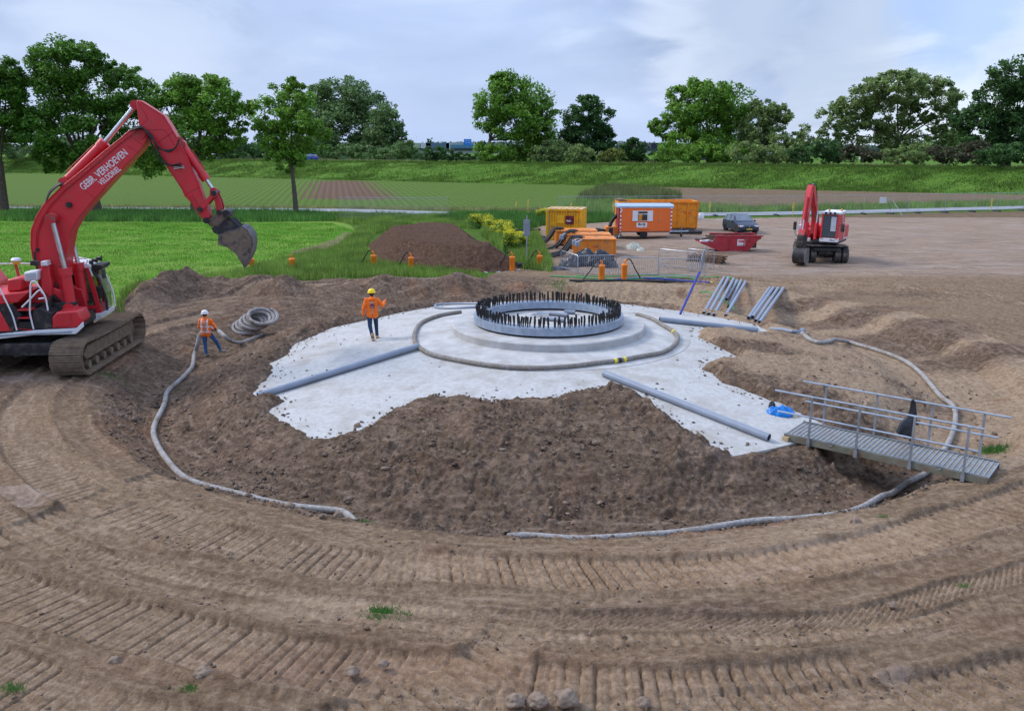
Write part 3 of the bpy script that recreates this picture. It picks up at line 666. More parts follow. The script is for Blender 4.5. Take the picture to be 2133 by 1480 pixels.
def lawn_material():
    s = NB('lawn'); n1 = s.noise(.35, 5, .6); n2 = s.noise(5, 6, .7); n3 = s.noise(22, 5, .75, (1, .5, 1))
    w = s.N.new('ShaderNodeTexWave'); w.inputs['Scale'].default_value = .22; w.inputs['Distortion'].default_value = 9; w.inputs['Detail'].default_value = 3; w.inputs['Detail Scale'].default_value = .8
    s.ln(s.pos((.35, 1, 1), -.45), w.inputs[0])
    c = s.ramp(n3, [(.3, (.085, .15, .02)), (.52, (.16, .265, .038)), (.72, (.26, .38, .075))])
    c = s.mix(s.rng(w.outputs['Fac'], .4, .8, 0, .3), c, s.ramp(n3, [(.3, (.14, .22, .04)), (.7, (.27, .38, .09))]))
    c = s.mix(s.rng(n2, .55, .72, 0, .55), c, (.19, .30, .065))
    c = s.mix(s.rng(n1, .56, .66, 0, .35), c, (.055, .15, .018))
    return s.done(c, s.bump(n3, .8, .12), .85)
GR['mown_lawn'].data.materials.append(lawn_material())
def rough_material(name, dark, mid, pale, sc=2.2, yl=(.26, .24, .09), ya=.5, stretch=(1, 1, 1)):
    s = NB(name); n1 = s.noise(.25, 6, .65, (1, 2.0, 1)); n2 = s.noise(sc, 7, .75, stretch); n3 = s.noise(sc * 5, 5, .75)
    c = s.ramp(n2, [(.3, dark), (.5, mid), (.7, pale)])
    c = s.mix(s.rng(n1, .5, .68, 0, ya), c, yl)
    c = s.mix(s.rng(n3, .4, .52, .45, 0), c, dark)
    return s.done(c, s.bump(n2, .9, .5, s.bump(n3, .6, .1)), .9)
GR['rough_grass'].data.materials.append(rough_material('rough_grass', (.035, .085, .012), (.085, .175, .025), (.16, .26, .05)))
GR['dike'].data.materials.append(rough_material('dike_grass', (.036, .085, .012), (.085, .175, .024), (.15, .255, .045), .55, (.17, .24, .05), .5, (.6, 1.8, 1)))
GR['soil_mound'].data.materials.append(rough_material('mound_soil', (.07, .038, .026), (.16, .092, .062), (.27, .17, .12), 4.5, (.17, .11, .07), .6))
GR['stubble_field'].data.materials.append(rough_material('stubble', (.11, .072, .045), (.215, .145, .098), (.32, .235, .165), 1.2, (.13, .165, .05), .75, (.5, 1.6, 1)))
def crop_material():
    s = NB('crop'); sp = s.N.new('ShaderNodeSeparateXYZ'); s.ln(s.g.outputs['Position'], sp.inputs[0])
    u = s.math('DIVIDE', s.math('ADD', sp.outputs[0], s.math('MULTIPLY', sp.outputs[1], .205)), 1.02)
    wv = s.math('SINE', s.math('MULTIPLY', u, 2 * math.pi / .98))
    n2 = s.noise(1.6, 6, .75); n3 = s.noise(9, 5, .75); n1 = s.noise(.05, 4, .6)
    green = s.ramp(n3, [(.3, (.045, .085, .014)), (.5, (.10, .165, .032)), (.7, (.19, .26, .065))])
    soil = s.ramp(n3, [(.3, (.10, .058, .04)), (.7, (.21, .135, .098))])
    cover = s.math('ADD', s.math('MULTIPLY', s.attr('bare'), 2.0), s.math('ADD', s.math('MULTIPLY', s.math('SUBTRACT', n2, .5), .9), s.rng(n1, .4, .62, -.12, .12)))
    f = s.rng(s.math('ADD', s.math('MULTIPLY', wv, .55), s.math('SUBTRACT', cover, .78)), -.12, .3)
    c = s.mix(f, green, soil)
    c = s.mix(s.rng(wv, -.2, .9, 0, .10), c, (.045, .10, .02))
    return s.done(c, s.bump(s.math('ADD', s.math('MULTIPLY', wv, -.35), n3), .8, .25), .9)
GR['crop_field'].data.materials.append(crop_material())
# --- road
def strip(name, pts, width, mat, lift=.03, n=10):
    P = smooth_path(pts, n); vs = []; fs = []
    for i, p in enumerate(P):
        t = (P[min(i + 1, len(P) - 1)] - P[max(i - 1, 0)]).normalized(); s = Vector((t.y, -t.x, 0))
        for k in range(5):
            q = p + s * width * (k / 4 - .5); vs.append((q.x, q.y, lift + .06 - .04 * abs(k - 2) / 2))
    for i in range(len(P) - 1):
        for k in range(4): a = i * 5 + k; fs.append((a, a + 5, a + 6, a + 1))
    m = MB(); m.add(vs, fs); o = m.build(name, mat); return tag(o, kind='structure')
asph = pm('asphalt', (.27, .285, .31), (.22, .232, .255), 2.0, .85, bump=.3, bscale=60)
strip('road', [at(a, b, 0) for a, b in [(-1500, 428), (-600, 429), (0, 432), (400, 434), (700, 438.5), (860, 443), (960, 447), (1120, 449), (1400, 447.5), (1560, 446), (1750, 442.5), (1900, 438.5), (2050, 434), (2200, 429), (2600, 420)]], 4.0, asph)
# crest road on the dike
cr = []
for xx in (-260, -140, 0, 90, 200): cr.append(Vector((xx, 161 - .49 * xx + 17 * 1.113, 3.4)))
def crest():
    P = smooth_path(cr, 6); vs = []; fs = []
    for i, p in enumerate(P):
        t = (P[min(i + 1, len(P) - 1)] - P[max(i - 1, 0)]).normalized(); s = Vector((t.y, -t.x, 0))
        for k in (-1, 1): q = p + s * 1.6 * k; vs.append((q.x, q.y, 3.55))
    for i in range(len(P) - 1): a = i * 2; fs.append((a, a + 2, a + 3, a + 1))
    m = MB(); m.add(vs, fs); tag(m.build('dike_road', asph), kind='structure')
crest()
# ------------------------------------------------------------------ foundation
conc = pm('concrete', (.455, .45, .445), (.38, .375, .367), 7, .85, bump=.5, bscale=22, dirt=.42, dirtcol=(.335, .315, .29), dscale=1.2, spec=.15, detail=12)
conc_new = pm('concrete_plinth', (.45, .445, .44), (.34, .335, .33), 2.2, .8, bump=.25, bscale=30, dirt=.35, dirtcol=(.34, .315, .295), dscale=1.4)
galv = pm('galvanised_steel', (.42, .46, .52), (.30, .34, .40), 6, .42, .75, bump=.1, bscale=30)
flangem = pm('zinc_flange', (.36, .43, .53), (.27, .33, .42), 5, .45, .45)
black = pm('black_rubber', (.022, .022, .024), (.012, .012, .013), 5, .6)
tarp = pm('black_plastic_film', (.02, .022, .028), (.045, .05, .062), 5, .3, bump=.5, bscale=9)
pvc = pm('grey_pvc', (.235, .27, .335), (.195, .225, .285), 2, .42)
dark = pm('dark_opening', (.01, .01, .01), (.015, .015, .015), 3, .9)
f = empty('foundation', (PCX, PCY, 0), 0, 'big round pale concrete slab rising as a shallow cone in the middle of the pit', 'foundation')
m = MB(); seg_ = 160; prof = [(0, .8), (3.0, .8), (3.3, .8)] + [(3.3 + .365 * i, .8 - .13 * .365 * i) for i in range(1, 21)] + [(10.6, -1.2)]
m.lathe([(max(r, .001), z) for r, z in prof[1:]], seg=seg_); m.build('slab', conc, f, smooth=30)
m = MB(); m.lathe([(4.85, .45), (4.85, .61), (4.80, .622), (3.2, .815)], seg=120); m.build('lower_step', conc_new, f, smooth=25)
m = MB(); m.lathe([(3.36, .5), (3.34, 1.015), (3.30, 1.05), (.001, 1.05)], seg=120); m.build('plinth', conc_new, f, smooth=25)
# anchor ring
ar = empty('anchor_ring', (PCX, PCY, 1.05), 0, 'ring shaped grey steel flange full of upright anchor bolts on top of the concrete plinth', 'steel ring')
m = MB(); m.ring((0, 0), 2.16, 2.585, .07, .31, 144); m.build('flange', flangem, ar, smooth=25)
m = MB(); m.ring((0, 0), 2.25, 2.50, .0, .07, 100); m.build('dark_gap_ring', dark, ar, smooth=25)  # near-black ring stands in for the shaded gap under the flange
random.seed(5); bolts = []
for k in range(94):
    for j, rr in enumerate((2.29, 2.47)):
        a = 2 * math.pi * (k + (random.random() - .5) * .5) / 94
        bolts.append((rr * math.cos(a), rr * math.sin(a)))
bolts.sort(key=lambda b: b[1])
def bolt_mb(mb, x, y):
    h = random.uniform(.26, .37); tx, ty = random.gauss(0, .018), random.gauss(0, .018)
    mb.tube([(x, y, .32), (x, y, .40), (x + tx * .3, y + ty * .3, .48)], [.022, .022, .019], 6)
    mb.tube([(x, y, .415), (x + tx, y + ty, .33 + h)], .033, 7); return mb
slv = pm('black_bolt_sleeve', (.018, .018, .02), (.010, .010, .011), 8, .45)
for i, (x, y) in enumerate(bolts[:100]): bolt_mb(MB(), x, y).build('anchor_bolt', slv, ar)
m = MB()
for x, y in bolts[100:]: bolt_mb(m, x, y)
tag(m.build('anchor_bolts', slv, ar), kind='stuff')
# debris inside the ring
for a, b, c, d, l in ((1145, 652, 1182, 656, 'longest short grey pipe offcut lying inside the bolt ring'), (1176, 649, 1198, 650, 'short grey pipe offcut at the back of the pile inside the bolt ring'), (1132, 662, 1176, 667, 'short grey pipe offcut nearest the front bolts inside the ring')):
    p, q = at(a, b, 1.13), at(c, d, 1.13); p.z = q.z = 1.13; m = MB(); m.cyl(p, q, .075, 16); o = m.build('pipe_offcut', pvc); tag(o, l, 'pipe', 'pipe offcuts inside the bolt ring')
p = at(1130, 657, 1.1); m = MB()
for k in range(7): m.tube([p + Vector((-.45 + .05 * k, -.1 + .07 * k, .02 + .02 * (k % 3))), p + Vector((.1 + .06 * k, .02 + .05 * k, .05))], .014, 6)
tag(m.build('bundle_of_rods', galv), 'small bundle of grey rods lying on the plinth inside the bolt ring', 'rods')
wood = pm('raw_timber', (.45, .34, .20), (.33, .24, .14), 6, .8, bump=.3, bscale=20)
m = MB(); q = at(1112, 642, 1.06)
m.tube([q + Vector((-.25, .1, 0)), q + Vector((0, 0, .42)), q + Vector((.16, -.12, 0))], .014, 6); m.tube([q + Vector((0, 0, .42)), q + Vector((-.33, .3, .4)), q + Vector((-.38, .35, 0))], .012, 6)
tag(m.build('survey_stake', wood), 'thin pale wooden tripod of stakes inside the bolt ring', 'stake')
# ------------------------------------------------------------------ pipes on the slab
def pipe(p, q, r, name, label, group=None, mat=pvc, cat='pipe', hollow=True):
    d = (q - p).normalized(); o = empty(name, p, 0, label, cat, group)
    m = MB(); L_ = (q - p)
    n = 24; side = d.orthogonal().normalized(); up = d.cross(side); vs = []
    for base, rad in ((Vector((0, 0, 0)), r * .88), (Vector((0, 0, 0)), r), (L_, r), (L_, r * .88)):
        for k in range(n): a = 2 * math.pi * k / n; vs.append(base + (side * math.cos(a) + up * math.sin(a)) * rad)
    fs = [(i * n + k, i * n + (k + 1) % n, (i + 1) * n + (k + 1) % n, (i + 1) * n + k) for i in range(3) for k in range(n)]
    m.add(vs, fs); m.build('tube', mat, o)
    m = MB(); m.cyl(d * .02, d * .03, r * .9, 20); m.build('bore', dark, o); m = MB(); m.cyl(L_ - d * .03, L_ - d * .02, r * .9, 20); m.build('bore', dark, o)
    return o
def rest(px, py, r): p = atg(px, py, r); p.z += r; return p
pipe(rest(537, 824, .1), rest(870, 722, .1) + Vector((0, 0, .02)), .1, 'long_pipe', 'long grey plastic pipe lying on the left side of the concrete slab', 'long grey pipes on the slab')
pipe(rest(1258, 777, .1), rest(1602, 911, .1), .1, 'long_pipe', 'long grey plastic pipe lying on the right front of the slab towards the footbridge', 'long grey pipes on the slab')
pipe(rest(1374, 665, .1), rest(1578, 687, .1), .1, 'long_pipe', 'long grey plastic pipe lying at the back right edge of the slab', 'long grey pipes on the slab')
sleeve = pm('geotextile_sleeve', (.35, .34, .335), (.215, .20, .195), 14, .95, bump=.8, bscale=40, dirt=.4, dirtcol=(.19, .155, .125), dscale=2.5)
sleeve_d = pm('muddy_geotextile_sleeve', (.29, .275, .255), (.175, .158, .14), 14, .95, bump=.8, bscale=40, dirt=.55, dirtcol=(.19, .16, .13), dscale=2)
def hose(px, r, lift=0.0, closed=False, plane=None, n=8):
    pts = [rest(a, b, r * .8) if plane is None else (rest(a, b, r) if (1660 < a < 1730 and b < 720) else at(a, b, plane)) for a, b in px]
    P = smooth_path(pts, n, closed)
    if plane is not None:
        for _ in range(6): P = [P[0]] + [(P[i - 1] + P[i] * 2 + P[i + 1]) / 4 for i in range(1, len(P) - 1)] + [P[-1]]
    out = [Vector((p.x, p.y, surf(p.x, p.y) + r * .8)) for p in P]
    for _ in range(14 if plane is not None else 3):
        zz = [p.z for p in out]
        for i in range(1, len(out) - 1): out[i].z = max(surf(out[i].x, out[i].y) + r * .95, (zz[i - 1] + 2 * zz[i] + zz[i + 1]) / 4)
    return out
ringpx = [(960, 650), (915, 657.5), (879, 672), (866, 689), (864, 710), (873, 723.5), (900, 738.5), (954, 750.5), (1008, 759.5), (1068, 765.5), (1134, 766.4), (1194, 762.5), (1254, 755), (1290, 751), (1332, 743), (1380, 734), (1404, 719), (1411.5, 704), (1404, 692), (1380, 677), (1356, 663.5), (1326, 655)]
h = empty('drain_hose', (PCX, PCY - 5, .6), 0, 'grey brown textile covered hose curving round the concrete plinth with yellow tape', 'hose')
P = hose(ringpx, .075); o0 = h.location.copy()
m = MB(); m.tube([p - o0 for p in P], .075, 12); m.build('sleeve', sleeve_d, h)
yel = pm('yellow_tape', (.75, .62, .02), (.62, .50, .02), 5, .5)
for a, mat, nm in ((1283, yel, 'yellow_tape'), (1298, yel, 'yellow_tape'), (1290.5, black, 'black_tape'), (1404, yel, 'yellow_tape')):
    best = min(range(1, len(P) - 1), key=lambda i: abs(proj(P[i].x, P[i].y, P[i].z)[0] - a) + (0 if proj(P[i].x, P[i].y, P[i].z)[1] > (700 if a < 1400 else 0) and (a < 1400 or proj(P[i].x, P[i].y, P[i].z)[1] < 698) else 500))
    t = (P[best + 1] - P[best - 1]).normalized(); w = .045 if a != 1290.5 else .05
    m = MB(); m.cyl(P[best] - o0 - t * w, P[best] - o0 + t * w, .083, 14); m.build(nm, mat, h)
# connectors behind the ring on the left (bent white/grey tube)
P_ = smooth_path([rest(a, b, .05) for a, b in [(1000, 632), (960, 632), (915, 633), (906, 637), (915, 641), (960, 641), (1000, 639)]], 5)
m = MB(); m.tube(P_, .055, 10); tag(m.build('bent_tube', pvc), 'thin pale grey tube bent into a flat loop behind the left side of the plinth', 'pipe')
# ------------------------------------------------------------------ persons (placed first: the hose runs to their hands)
# big drain hose round the pit
leftpx = [(412, 738), (400, 762), (385, 780), (366, 797), (347, 815), (343, 838), (331, 862), (321, 884), (320, 905), (332, 932), (352, 962), (376, 987), (400, 1001), (440, 1013), (500, 1028), (560, 1042), (620, 1052), (680, 1058), (712, 1062), (730, 1074), (744, 1089)]
P2 = atg(434, 742)
# ------------------------------------------------------------------ people: capsules fused into one continuous surface
def fuse(mb, name, mat, parent, vox=.012, sm=4):
    me = bpy.data.meshes.new(name); me.from_pydata(mb.v, [], mb.f); o = bpy.data.objects.new(name, me); COL.objects.link(o)
    bm = bmesh.new(); bm.from_mesh(me); bmesh.ops.recalc_face_normals(bm, faces=bm.faces); bm.to_mesh(me); bm.free()
    a = o.modifiers.new('r', 'REMESH'); a.mode = 'VOXEL'; a.voxel_size = vox
    if sm: b = o.modifiers.new('s', 'SMOOTH'); b.iterations = sm; b.factor = .5
    bpy.context.view_layer.update()
    n = bpy.data.meshes.new_from_object(o.evaluated_get(bpy.context.evaluated_depsgraph_get())); bpy.data.objects.remove(o)
    n.materials.clear(); n.materials.append(mat); n.polygons.foreach_set('use_smooth', np.ones(len(n.polygons), bool))
    r = bpy.data.objects.new(name, n); COL.objects.link(r); r.parent = parent; return r
def hand(mb, w, d, side, curl=.5):     # w wrist, d direction of the palm, side: thumb side
    d = d.normalized(); side = (side - d * side.dot(d)).normalized(); nn = d.cross(side)
    for k in (-1, 0, 1): mb.caps(w + side * .018 * k, w + d * .075 + side * .024 * k, .019, .015, 8)
    for k, l in enumerate((.066, .076, .071, .056)):
        b = w + d * .08 + side * (.031 - .0205 * k); c1 = b + d * l * .5 + nn * l * .25 * curl; c2 = c1 + d * l * .28 * (1 - curl * .6) + nn * l * .5 * curl
        mb.caps(b, c1, .0092, .0085, 7); mb.caps(c1, c2, .0085, .0072, 7)
    t0 = w + d * .025 + side * .026; t1 = t0 + side * .028 + d * .03; t2 = t1 + d * .032 + nn * .018
    mb.caps(t0, t1, .0125, .0105, 7); mb.caps(t1, t2, .0105, .0085, 7)
skin = pm('skin', (.50, .27, .19), (.44, .23, .16), 8, .5)
jack = pm('orange_hivis_fabric', (.95, .19, .012), (.78, .13, .008), 7, .75, bump=.9, bscale=11)
jeans = pm('blue_denim', (.035, .12, .29), (.022, .075, .20), 8, .85, bump=.5, bscale=16)
jeansd = pm('dark_blue_denim', (.02, .05, .115), (.013, .03, .075), 8, .85, bump=.5, bscale=16)
reflm = pm('reflective_tape', (.72, .68, .68), (.62, .58, .58), 8, .4)
bootm = pm('tan_leather', (.45, .27, .13), (.33, .19, .09), 8, .7)
shoem = pm('muddy_grey_shoe', (.26, .27, .27), (.16, .15, .14), 12, .7)
helY = pm('yellow_helmet', (.90, .66, .01), (.84, .58, .01), 4, .3); helW = pm('white_helmet', (.78, .79, .80), (.72, .72, .74), 4, .3)
hairm = pm('dark_hair', (.03, .02, .015), (.015, .01, .008), 20, .7)
glove = pm('black_glove', (.03, .03, .035), (.02, .02, .02), 8, .8)
V3 = lambda *a: Vector(a)
def person(loc, rz, label, J, jeans_m, shoe_m, helm, gloves=False, vest=False, logo=False):
    """J: joints in metres, x right, y forward (away from the back), z up"""
    p = empty('person', loc, rz, label, 'person')
    b = MB(); hd = J['head']; nk = J['neck']; pe = J['pelvis']; ch = J['chest']
    b.ell(hd, (.078, .098, .118)); b.ell(hd + V3(0, .045, -.055), (.055, .055, .05)); b.caps(nk, hd + V3(0, -.01, -.06), .056, .052)
    b.ell(hd + V3(0, .105, -.02), (.013, .022, .02)); b.ell(hd + V3(0, .092, -.058), (.026, .014, .009))
    for s in (-1, 1): b.ell(hd + V3(s * .08, -.005, -.015), (.011, .02, .031)); b.ell(hd + V3(s * .033, .083, .01), (.015, .014, .011))
    b.caps(pe, ch, .12, .135); b.caps(ch, nk, .11, .06)
    for s, n in ((-1, 'L'), (1, 'R')):
        sh, el, wr, hp, kn, an = (J[k + n] for k in ('sh', 'el', 'wr', 'hp', 'kn', 'an'))
        b.caps(ch + V3(0, 0, .06), sh, .07, .052); b.caps(sh, el, .048, .038); b.caps(el, wr, .036, .026)
        b.caps(hp, kn, .07, .05); b.caps(kn, an, .048, .034); b.caps(pe, hp, .1, .075)
        b.caps(an, J['toe' + n] + V3(0, 0, .0), .034, .03)
        hand(b, wr, J.get('hd' + n, (wr - el)), J.get('th' + n, V3(-s, .3, 0)), .7)
    fuse(b, 'body', skin, p, .008, 1)
    j = MB(); mid = (pe + ch) / 2
    for s in (-1, 1):
        j.caps(pe + V3(s * .075, 0, -.06), mid + V3(s * .07, 0, .02), .128, .125, 16); j.caps(mid + V3(s * .07, 0, 0), ch + V3(s * .085, 0, .02), .13, .118, 16); j.caps(ch + V3(s * .08, 0, .04), nk + V3(s * .03, 0, -.03), .10, .06, 14)
    for n in 'LR':
        sh, el, wr = J['sh' + n], J['el' + n], J['wr' + n]
        j.caps(ch + V3(0, 0, .07), sh, .10, .077, 14); j.caps(sh, el, .076, .062, 14); j.caps(el, el + (wr - el) * .93, .061, .05, 14)
        m_ = (sh + el) / 2; j.ell(m_ + V3(.01, -.02, 0), (.07, .07, .045)); j.ell(el, (.068, .068, .05))
    j.caps(nk + V3(0, -.01, -.02), nk + V3(0, -.005, .045), .072, .066, 14)
    if logo: j.caps(nk + V3(-.06, -.09, -.03), nk + V3(.06, -.09, -.03), .05, .05)
    jo = fuse(j, 'jacket', jack, p, .013, 3)
    t = MB()
    for n in 'LR':
        hp, kn, an = J['hp' + n], J['kn' + n], J['an' + n]
        t.caps(pe + V3(0, 0, -.02), hp, .118, .102, 14); t.caps(hp, kn, .098, .072, 14); t.caps(kn, an + V3(0, 0, .02), .07, .056, 14); t.ell(an + V3(0, 0, .05), (.066, .07, .035)); t.ell(kn, (.077, .08, .06))
    fuse(t, 'trousers', jeans_m, p, .012, 3)
    for n in 'LR':
        s = MB(); an, to = J['an' + n], J['toe' + n]; d = (to - an); d.z = 0; d.normalize(); g = an.z - .085
        hl = V3(an.x, an.y, g) - d * .05
        s.caps(hl + V3(0, 0, .045), hl + d * .24 + V3(0, 0, .035), .047, .04); s.caps(an + V3(0, 0, -.03), an + V3(0, 0, .05 if shoe_m is not bootm else .14), .055, .06)
        fuse(s, 'boot' if shoe_m is bootm else 'shoe', shoe_m, p, .01, 2)
    if gloves:
        for n in 'LR':
            g = MB(); el, wr = J['el' + n], J['wr' + n]; g.caps(wr - (wr - el).normalized() * .03, wr + (wr - el).normalized() * .02, .036, .038); fuse(g, 'glove_cuff', glove, p, .01, 1)
    h = MB(); c = hd + V3(0, -.004, .035)
    prof = [(.146, 0), (.145, .008), (.128, .012), (.124, .05), (.105, .095), (.07, .122), (.025, .134), (.001, .136)]
    h.lathe([(.11, .012), (.14, .0)] + prof[0:], (c.x, c.y, c.z), 24)
    h.tube([c + V3(0, -.115, .07), c + V3(0, -.06, .13), c + V3(0, .06, .13), c + V3(0, .115, .07)], .012, 8)
    for v in range(len(h.v)):
        q = Vector(h.v[v])
        if q.z < c.z + .006 and q.y > c.y + .1: h.v[v] = (q.x, q.y + .035, q.z - .01)
    h.build('helmet', helm, p)
    hr = MB(); hr.ell(hd + V3(0, -.018, .01), (.086, .095, .10)); hr.ell(hd + V3(0, -.06, -.05), (.062, .04, .045)); hr.build('hair', hairm, p)
    if vest:
        me = jo.data; bvh = None
        from mathutils.bvhtree import BVHTree
        dg = bpy.context.evaluated_depsgraph_get(); bvh = BVHTree.FromPolygons([v.co for v in me.vertices], [q.vertices for q in me.polygons])
        def band(pts, w, name):
            mb = MB(); row = []
            for q, d in pts:
                hit = bvh.ray_cast(q, d, 2.0)
                if hit[0] is None: continue
                row.append((hit[0] - d * .006, d))
            for i, (q, d) in enumerate(row):
                tt = (row[min(i + 1, len(row) - 1)][0] - row[max(i - 1, 0)][0]).normalized(); s_ = tt.cross(d).normalized() * w / 2
                mb.v += [tuple(q - s_), tuple(q + s_), tuple(q + s_ + d * .01), tuple(q - s_ + d * .01)]
            for i in range(len(row) - 1):
                for k in range(4): mb.f.append((i * 4 + k, i * 4 + (k + 1) % 4, i * 4 + 4 + (k + 1) % 4, i * 4 + 4 + k))
            if mb.f: mb.build(name, reflm, p, smooth=60)
        for zz in (.98, 1.18):
            band([(V3(pe.x, pe.y, zz) + V3(math.cos(a), math.sin(a) * .8, .0) * .6, -V3(math.cos(a), math.sin(a) * .8, 0).normalized()) for a in np.linspace(math.pi * .98, math.pi * 2.02, 26)], .05, 'reflective_band')
        for sx in (-.11, .11):
            band([(V3(sx + ch.x, -.8, z_), V3(0, 1, 0)) for z_ in np.linspace(.96, 1.46, 16)], .05, 'reflective_strap')
    if logo:
        navy = pm('navy_patch', (.02, .02, .07), (.02, .02, .06), 4, .6)
        m = MB(); c = ch + V3(.015, -.165, -.06); m.box(c, (.13, .012, .13)); m.build('back_patch', navy, p)
        m = MB(); m.tube([c + V3(-.045, -.008, .0), c + V3(0, -.008, .015), c + V3(.045, -.008, .045)], .006, 6); m.build('patch_swoosh', pm('patch_red', (.7, .12, .10), None, 4, .6), p)
        text('bam', .05, 'patch_letters', helW, p, Matrix.Translation(c + V3(0, -.009, -.028)) @ Matrix.Rotation(math.pi / 2, 4, 'X'), .001)
    return p
# walking man on the slab, seen from behind
q1 = atg(778, 708); 
J1 = dict(head=V3(0, .0, 1.64), neck=V3(0, -.01, 1.49), chest=V3(0, 0, 1.30), pelvis=V3(0, 0, .95),
    shL=V3(-.19, 0, 1.42), elL=V3(-.29, -.02, 1.14), wrL=V3(-.32, .04, .88), hdL=V3(-.02, .04, -.2),
    shR=V3(.19, 0, 1.42), elR=V3(.36, .04, 1.19), wrR=V3(.44, .22, 1.33), hdR=V3(.04, .12, .10), thR=V3(0, -.3, 1), thL=V3(.2, 1, 0),
    hpL=V3(-.095, 0, .90), knL=V3(-.10, -.02, .50), anL=V3(-.02, -.12, .09), toeL=V3(-.03, .06, .03),
    hpR=V3(.095, 0, .90), knR=V3(.11, .16, .52), anR=V3(.12, .22, .10), toeR=V3(.13, .40, .03))
for k in J1: J1[k] = J1[k].copy()
person(q1, R(8), 'man in plain orange jacket and yellow helmet walking across the concrete slab', J1, jeansd, bootm, helY, logo=True)
J2 = dict(head=V3(-.02, .07, 1.62), neck=V3(-.01, .03, 1.48), chest=V3(0, .01, 1.30), pelvis=V3(0.0, 0, .94),
    shL=V3(-.19, .03, 1.40), elL=V3(-.28, .06, 1.13), wrL=V3(-.16, .25, 1.0), hdL=V3(.1, .1, -.05),
    shR=V3(.19, .03, 1.40), elR=V3(.34, .05, 1.14), wrR=V3(.22, .28, 1.02), hdR=V3(-.1, .1, -.05), thR=V3(0, 0, 1), thL=V3(0, 0, 1),
    hpL=V3(-.095, 0, .90), knL=V3(-.09, .02, .49), anL=V3(-.06, -.04, .09), toeL=V3(-.06, .14, .03),
    hpR=V3(.1, .02, .90), knR=V3(.29, .16, .56), anR=V3(.40, .22, .20), toeR=V3(.56, .27, .16))
person(P2, R(-4), 'worker in orange reflective jacket and jeans holding the drain hose', J2, jeans, shoem, helW, vest=True)
hw = [P2 + V3(.26, .30, 1.0), P2 + V3(-.12, .30, .98), P2 + V3(-.24, .02, .86), P2 + V3(-.34, -.12, .45), P2 + V3(-.42, -.3, .12)]
Pl = hw[2:] + [rest(400, 764, .075), rest(384, 782, .075)] + hose(leftpx[3:], .075, plane=-.72)
def big_hose(P, label, mat=sleeve, r=.075, extra=None, name='drain_hose', grp='sections of the thick grey hose around the pit floor'):
    o = empty(name, P[len(P) // 2], 0, label, 'hose', grp); c = o.location.copy()
    random.seed(3); Q = [p - c for p in P]
    m = MB(); m.tube(Q, [r * random.uniform(.98, 1.02) for _ in Q], 12); m.build('sleeve', mat, o); return o
CO = atg(515, 708); coilc = atg(531, 694)
right_hand = [rest(545, 696, .085), rest(524, 706, .085), rest(502, 713, .085), at(482, 710, .0), at(466, 698, .35), P2 + V3(.3, .3, .97)]
Pall = smooth_path(right_hand + [P2 + V3(-.12, .28, .98)] + [P2 + V3(-.26, .0, .84)], 8) + smooth_path(Pl[1:], 3)
big_hose(Pall, 'thick grey textile hose held by the worker and running along the left of the pit')
def cone_path(px): return hose(px, .075, plane=-.72)
Pr = cone_path([(1058, 1114), (1100, 1112), (1150, 1116), (1200, 1119), (1260, 1117), (1330, 1112), (1400, 1107), (1470, 1098), (1570, 1082), (1660, 1078), (1740, 1071), (1800, 1054), (1850, 1020), (1885, 992), (1920, 975), (1945, 960), (1966, 936), (1984, 902), (1991, 868), (1986, 843), (1962, 826), (1940, 800), (1915, 772), (1880, 747), (1835, 730), (1790, 717), (1755, 712), (1720, 713), (1695, 710), (1678, 700), (1669, 691)])
big_hose(Pr, 'thick grey textile covered hose snaking along the right of the pit under the footbridge')
m = MB(); m.tube(smooth_path([rest(a, b, .06) for a, b in [(1669, 691), (1650, 690), (1630, 686), (1606, 684)]], 5), .06, 10); m.cyl(rest(1673, 689, .08), rest(1665, 692, .08), .1, 12)
tag(m.build('connecting_tube', pvc), 'short pale tube joining the hose end to the mud at the back right', 'pipe')
# coil
cl = empty('coiled_hose', coilc, 0, 'coil of thick grey textile covered hose lying on the mud slope beside the worker', 'hose')
m = MB(); pts = []
tilt = Matrix.Rotation(R(24), 3, 'X') @ Matrix.Rotation(R(7), 3, 'Y')
for i in range(0, 24 * 7 + 6):
    a = i / 24 * 2 * math.pi; k = i / 24; rr = .52 + .05 * math.sin(k * 2.1)
    q = V3(rr * math.cos(a), rr * math.sin(a) * 1.0, 0); q = Matrix.Rotation(R(-8 + 2.2 * k), 3, 'Y') @ q
    off = V3(-.40 + .125 * k, .14 - .03 * k, .02 + .075 * k)
    pts.append(tilt @ q + off + V3(0, -.1, .26))
m.tube(pts, .072, 10); m.build('loops', sleeve, cl); m = MB(); d = (pts[-1] - pts[-2]).normalized(); m.cyl(pts[-1], pts[-1] + d * .012, .062, 14); m.build('open_end', dark, cl)
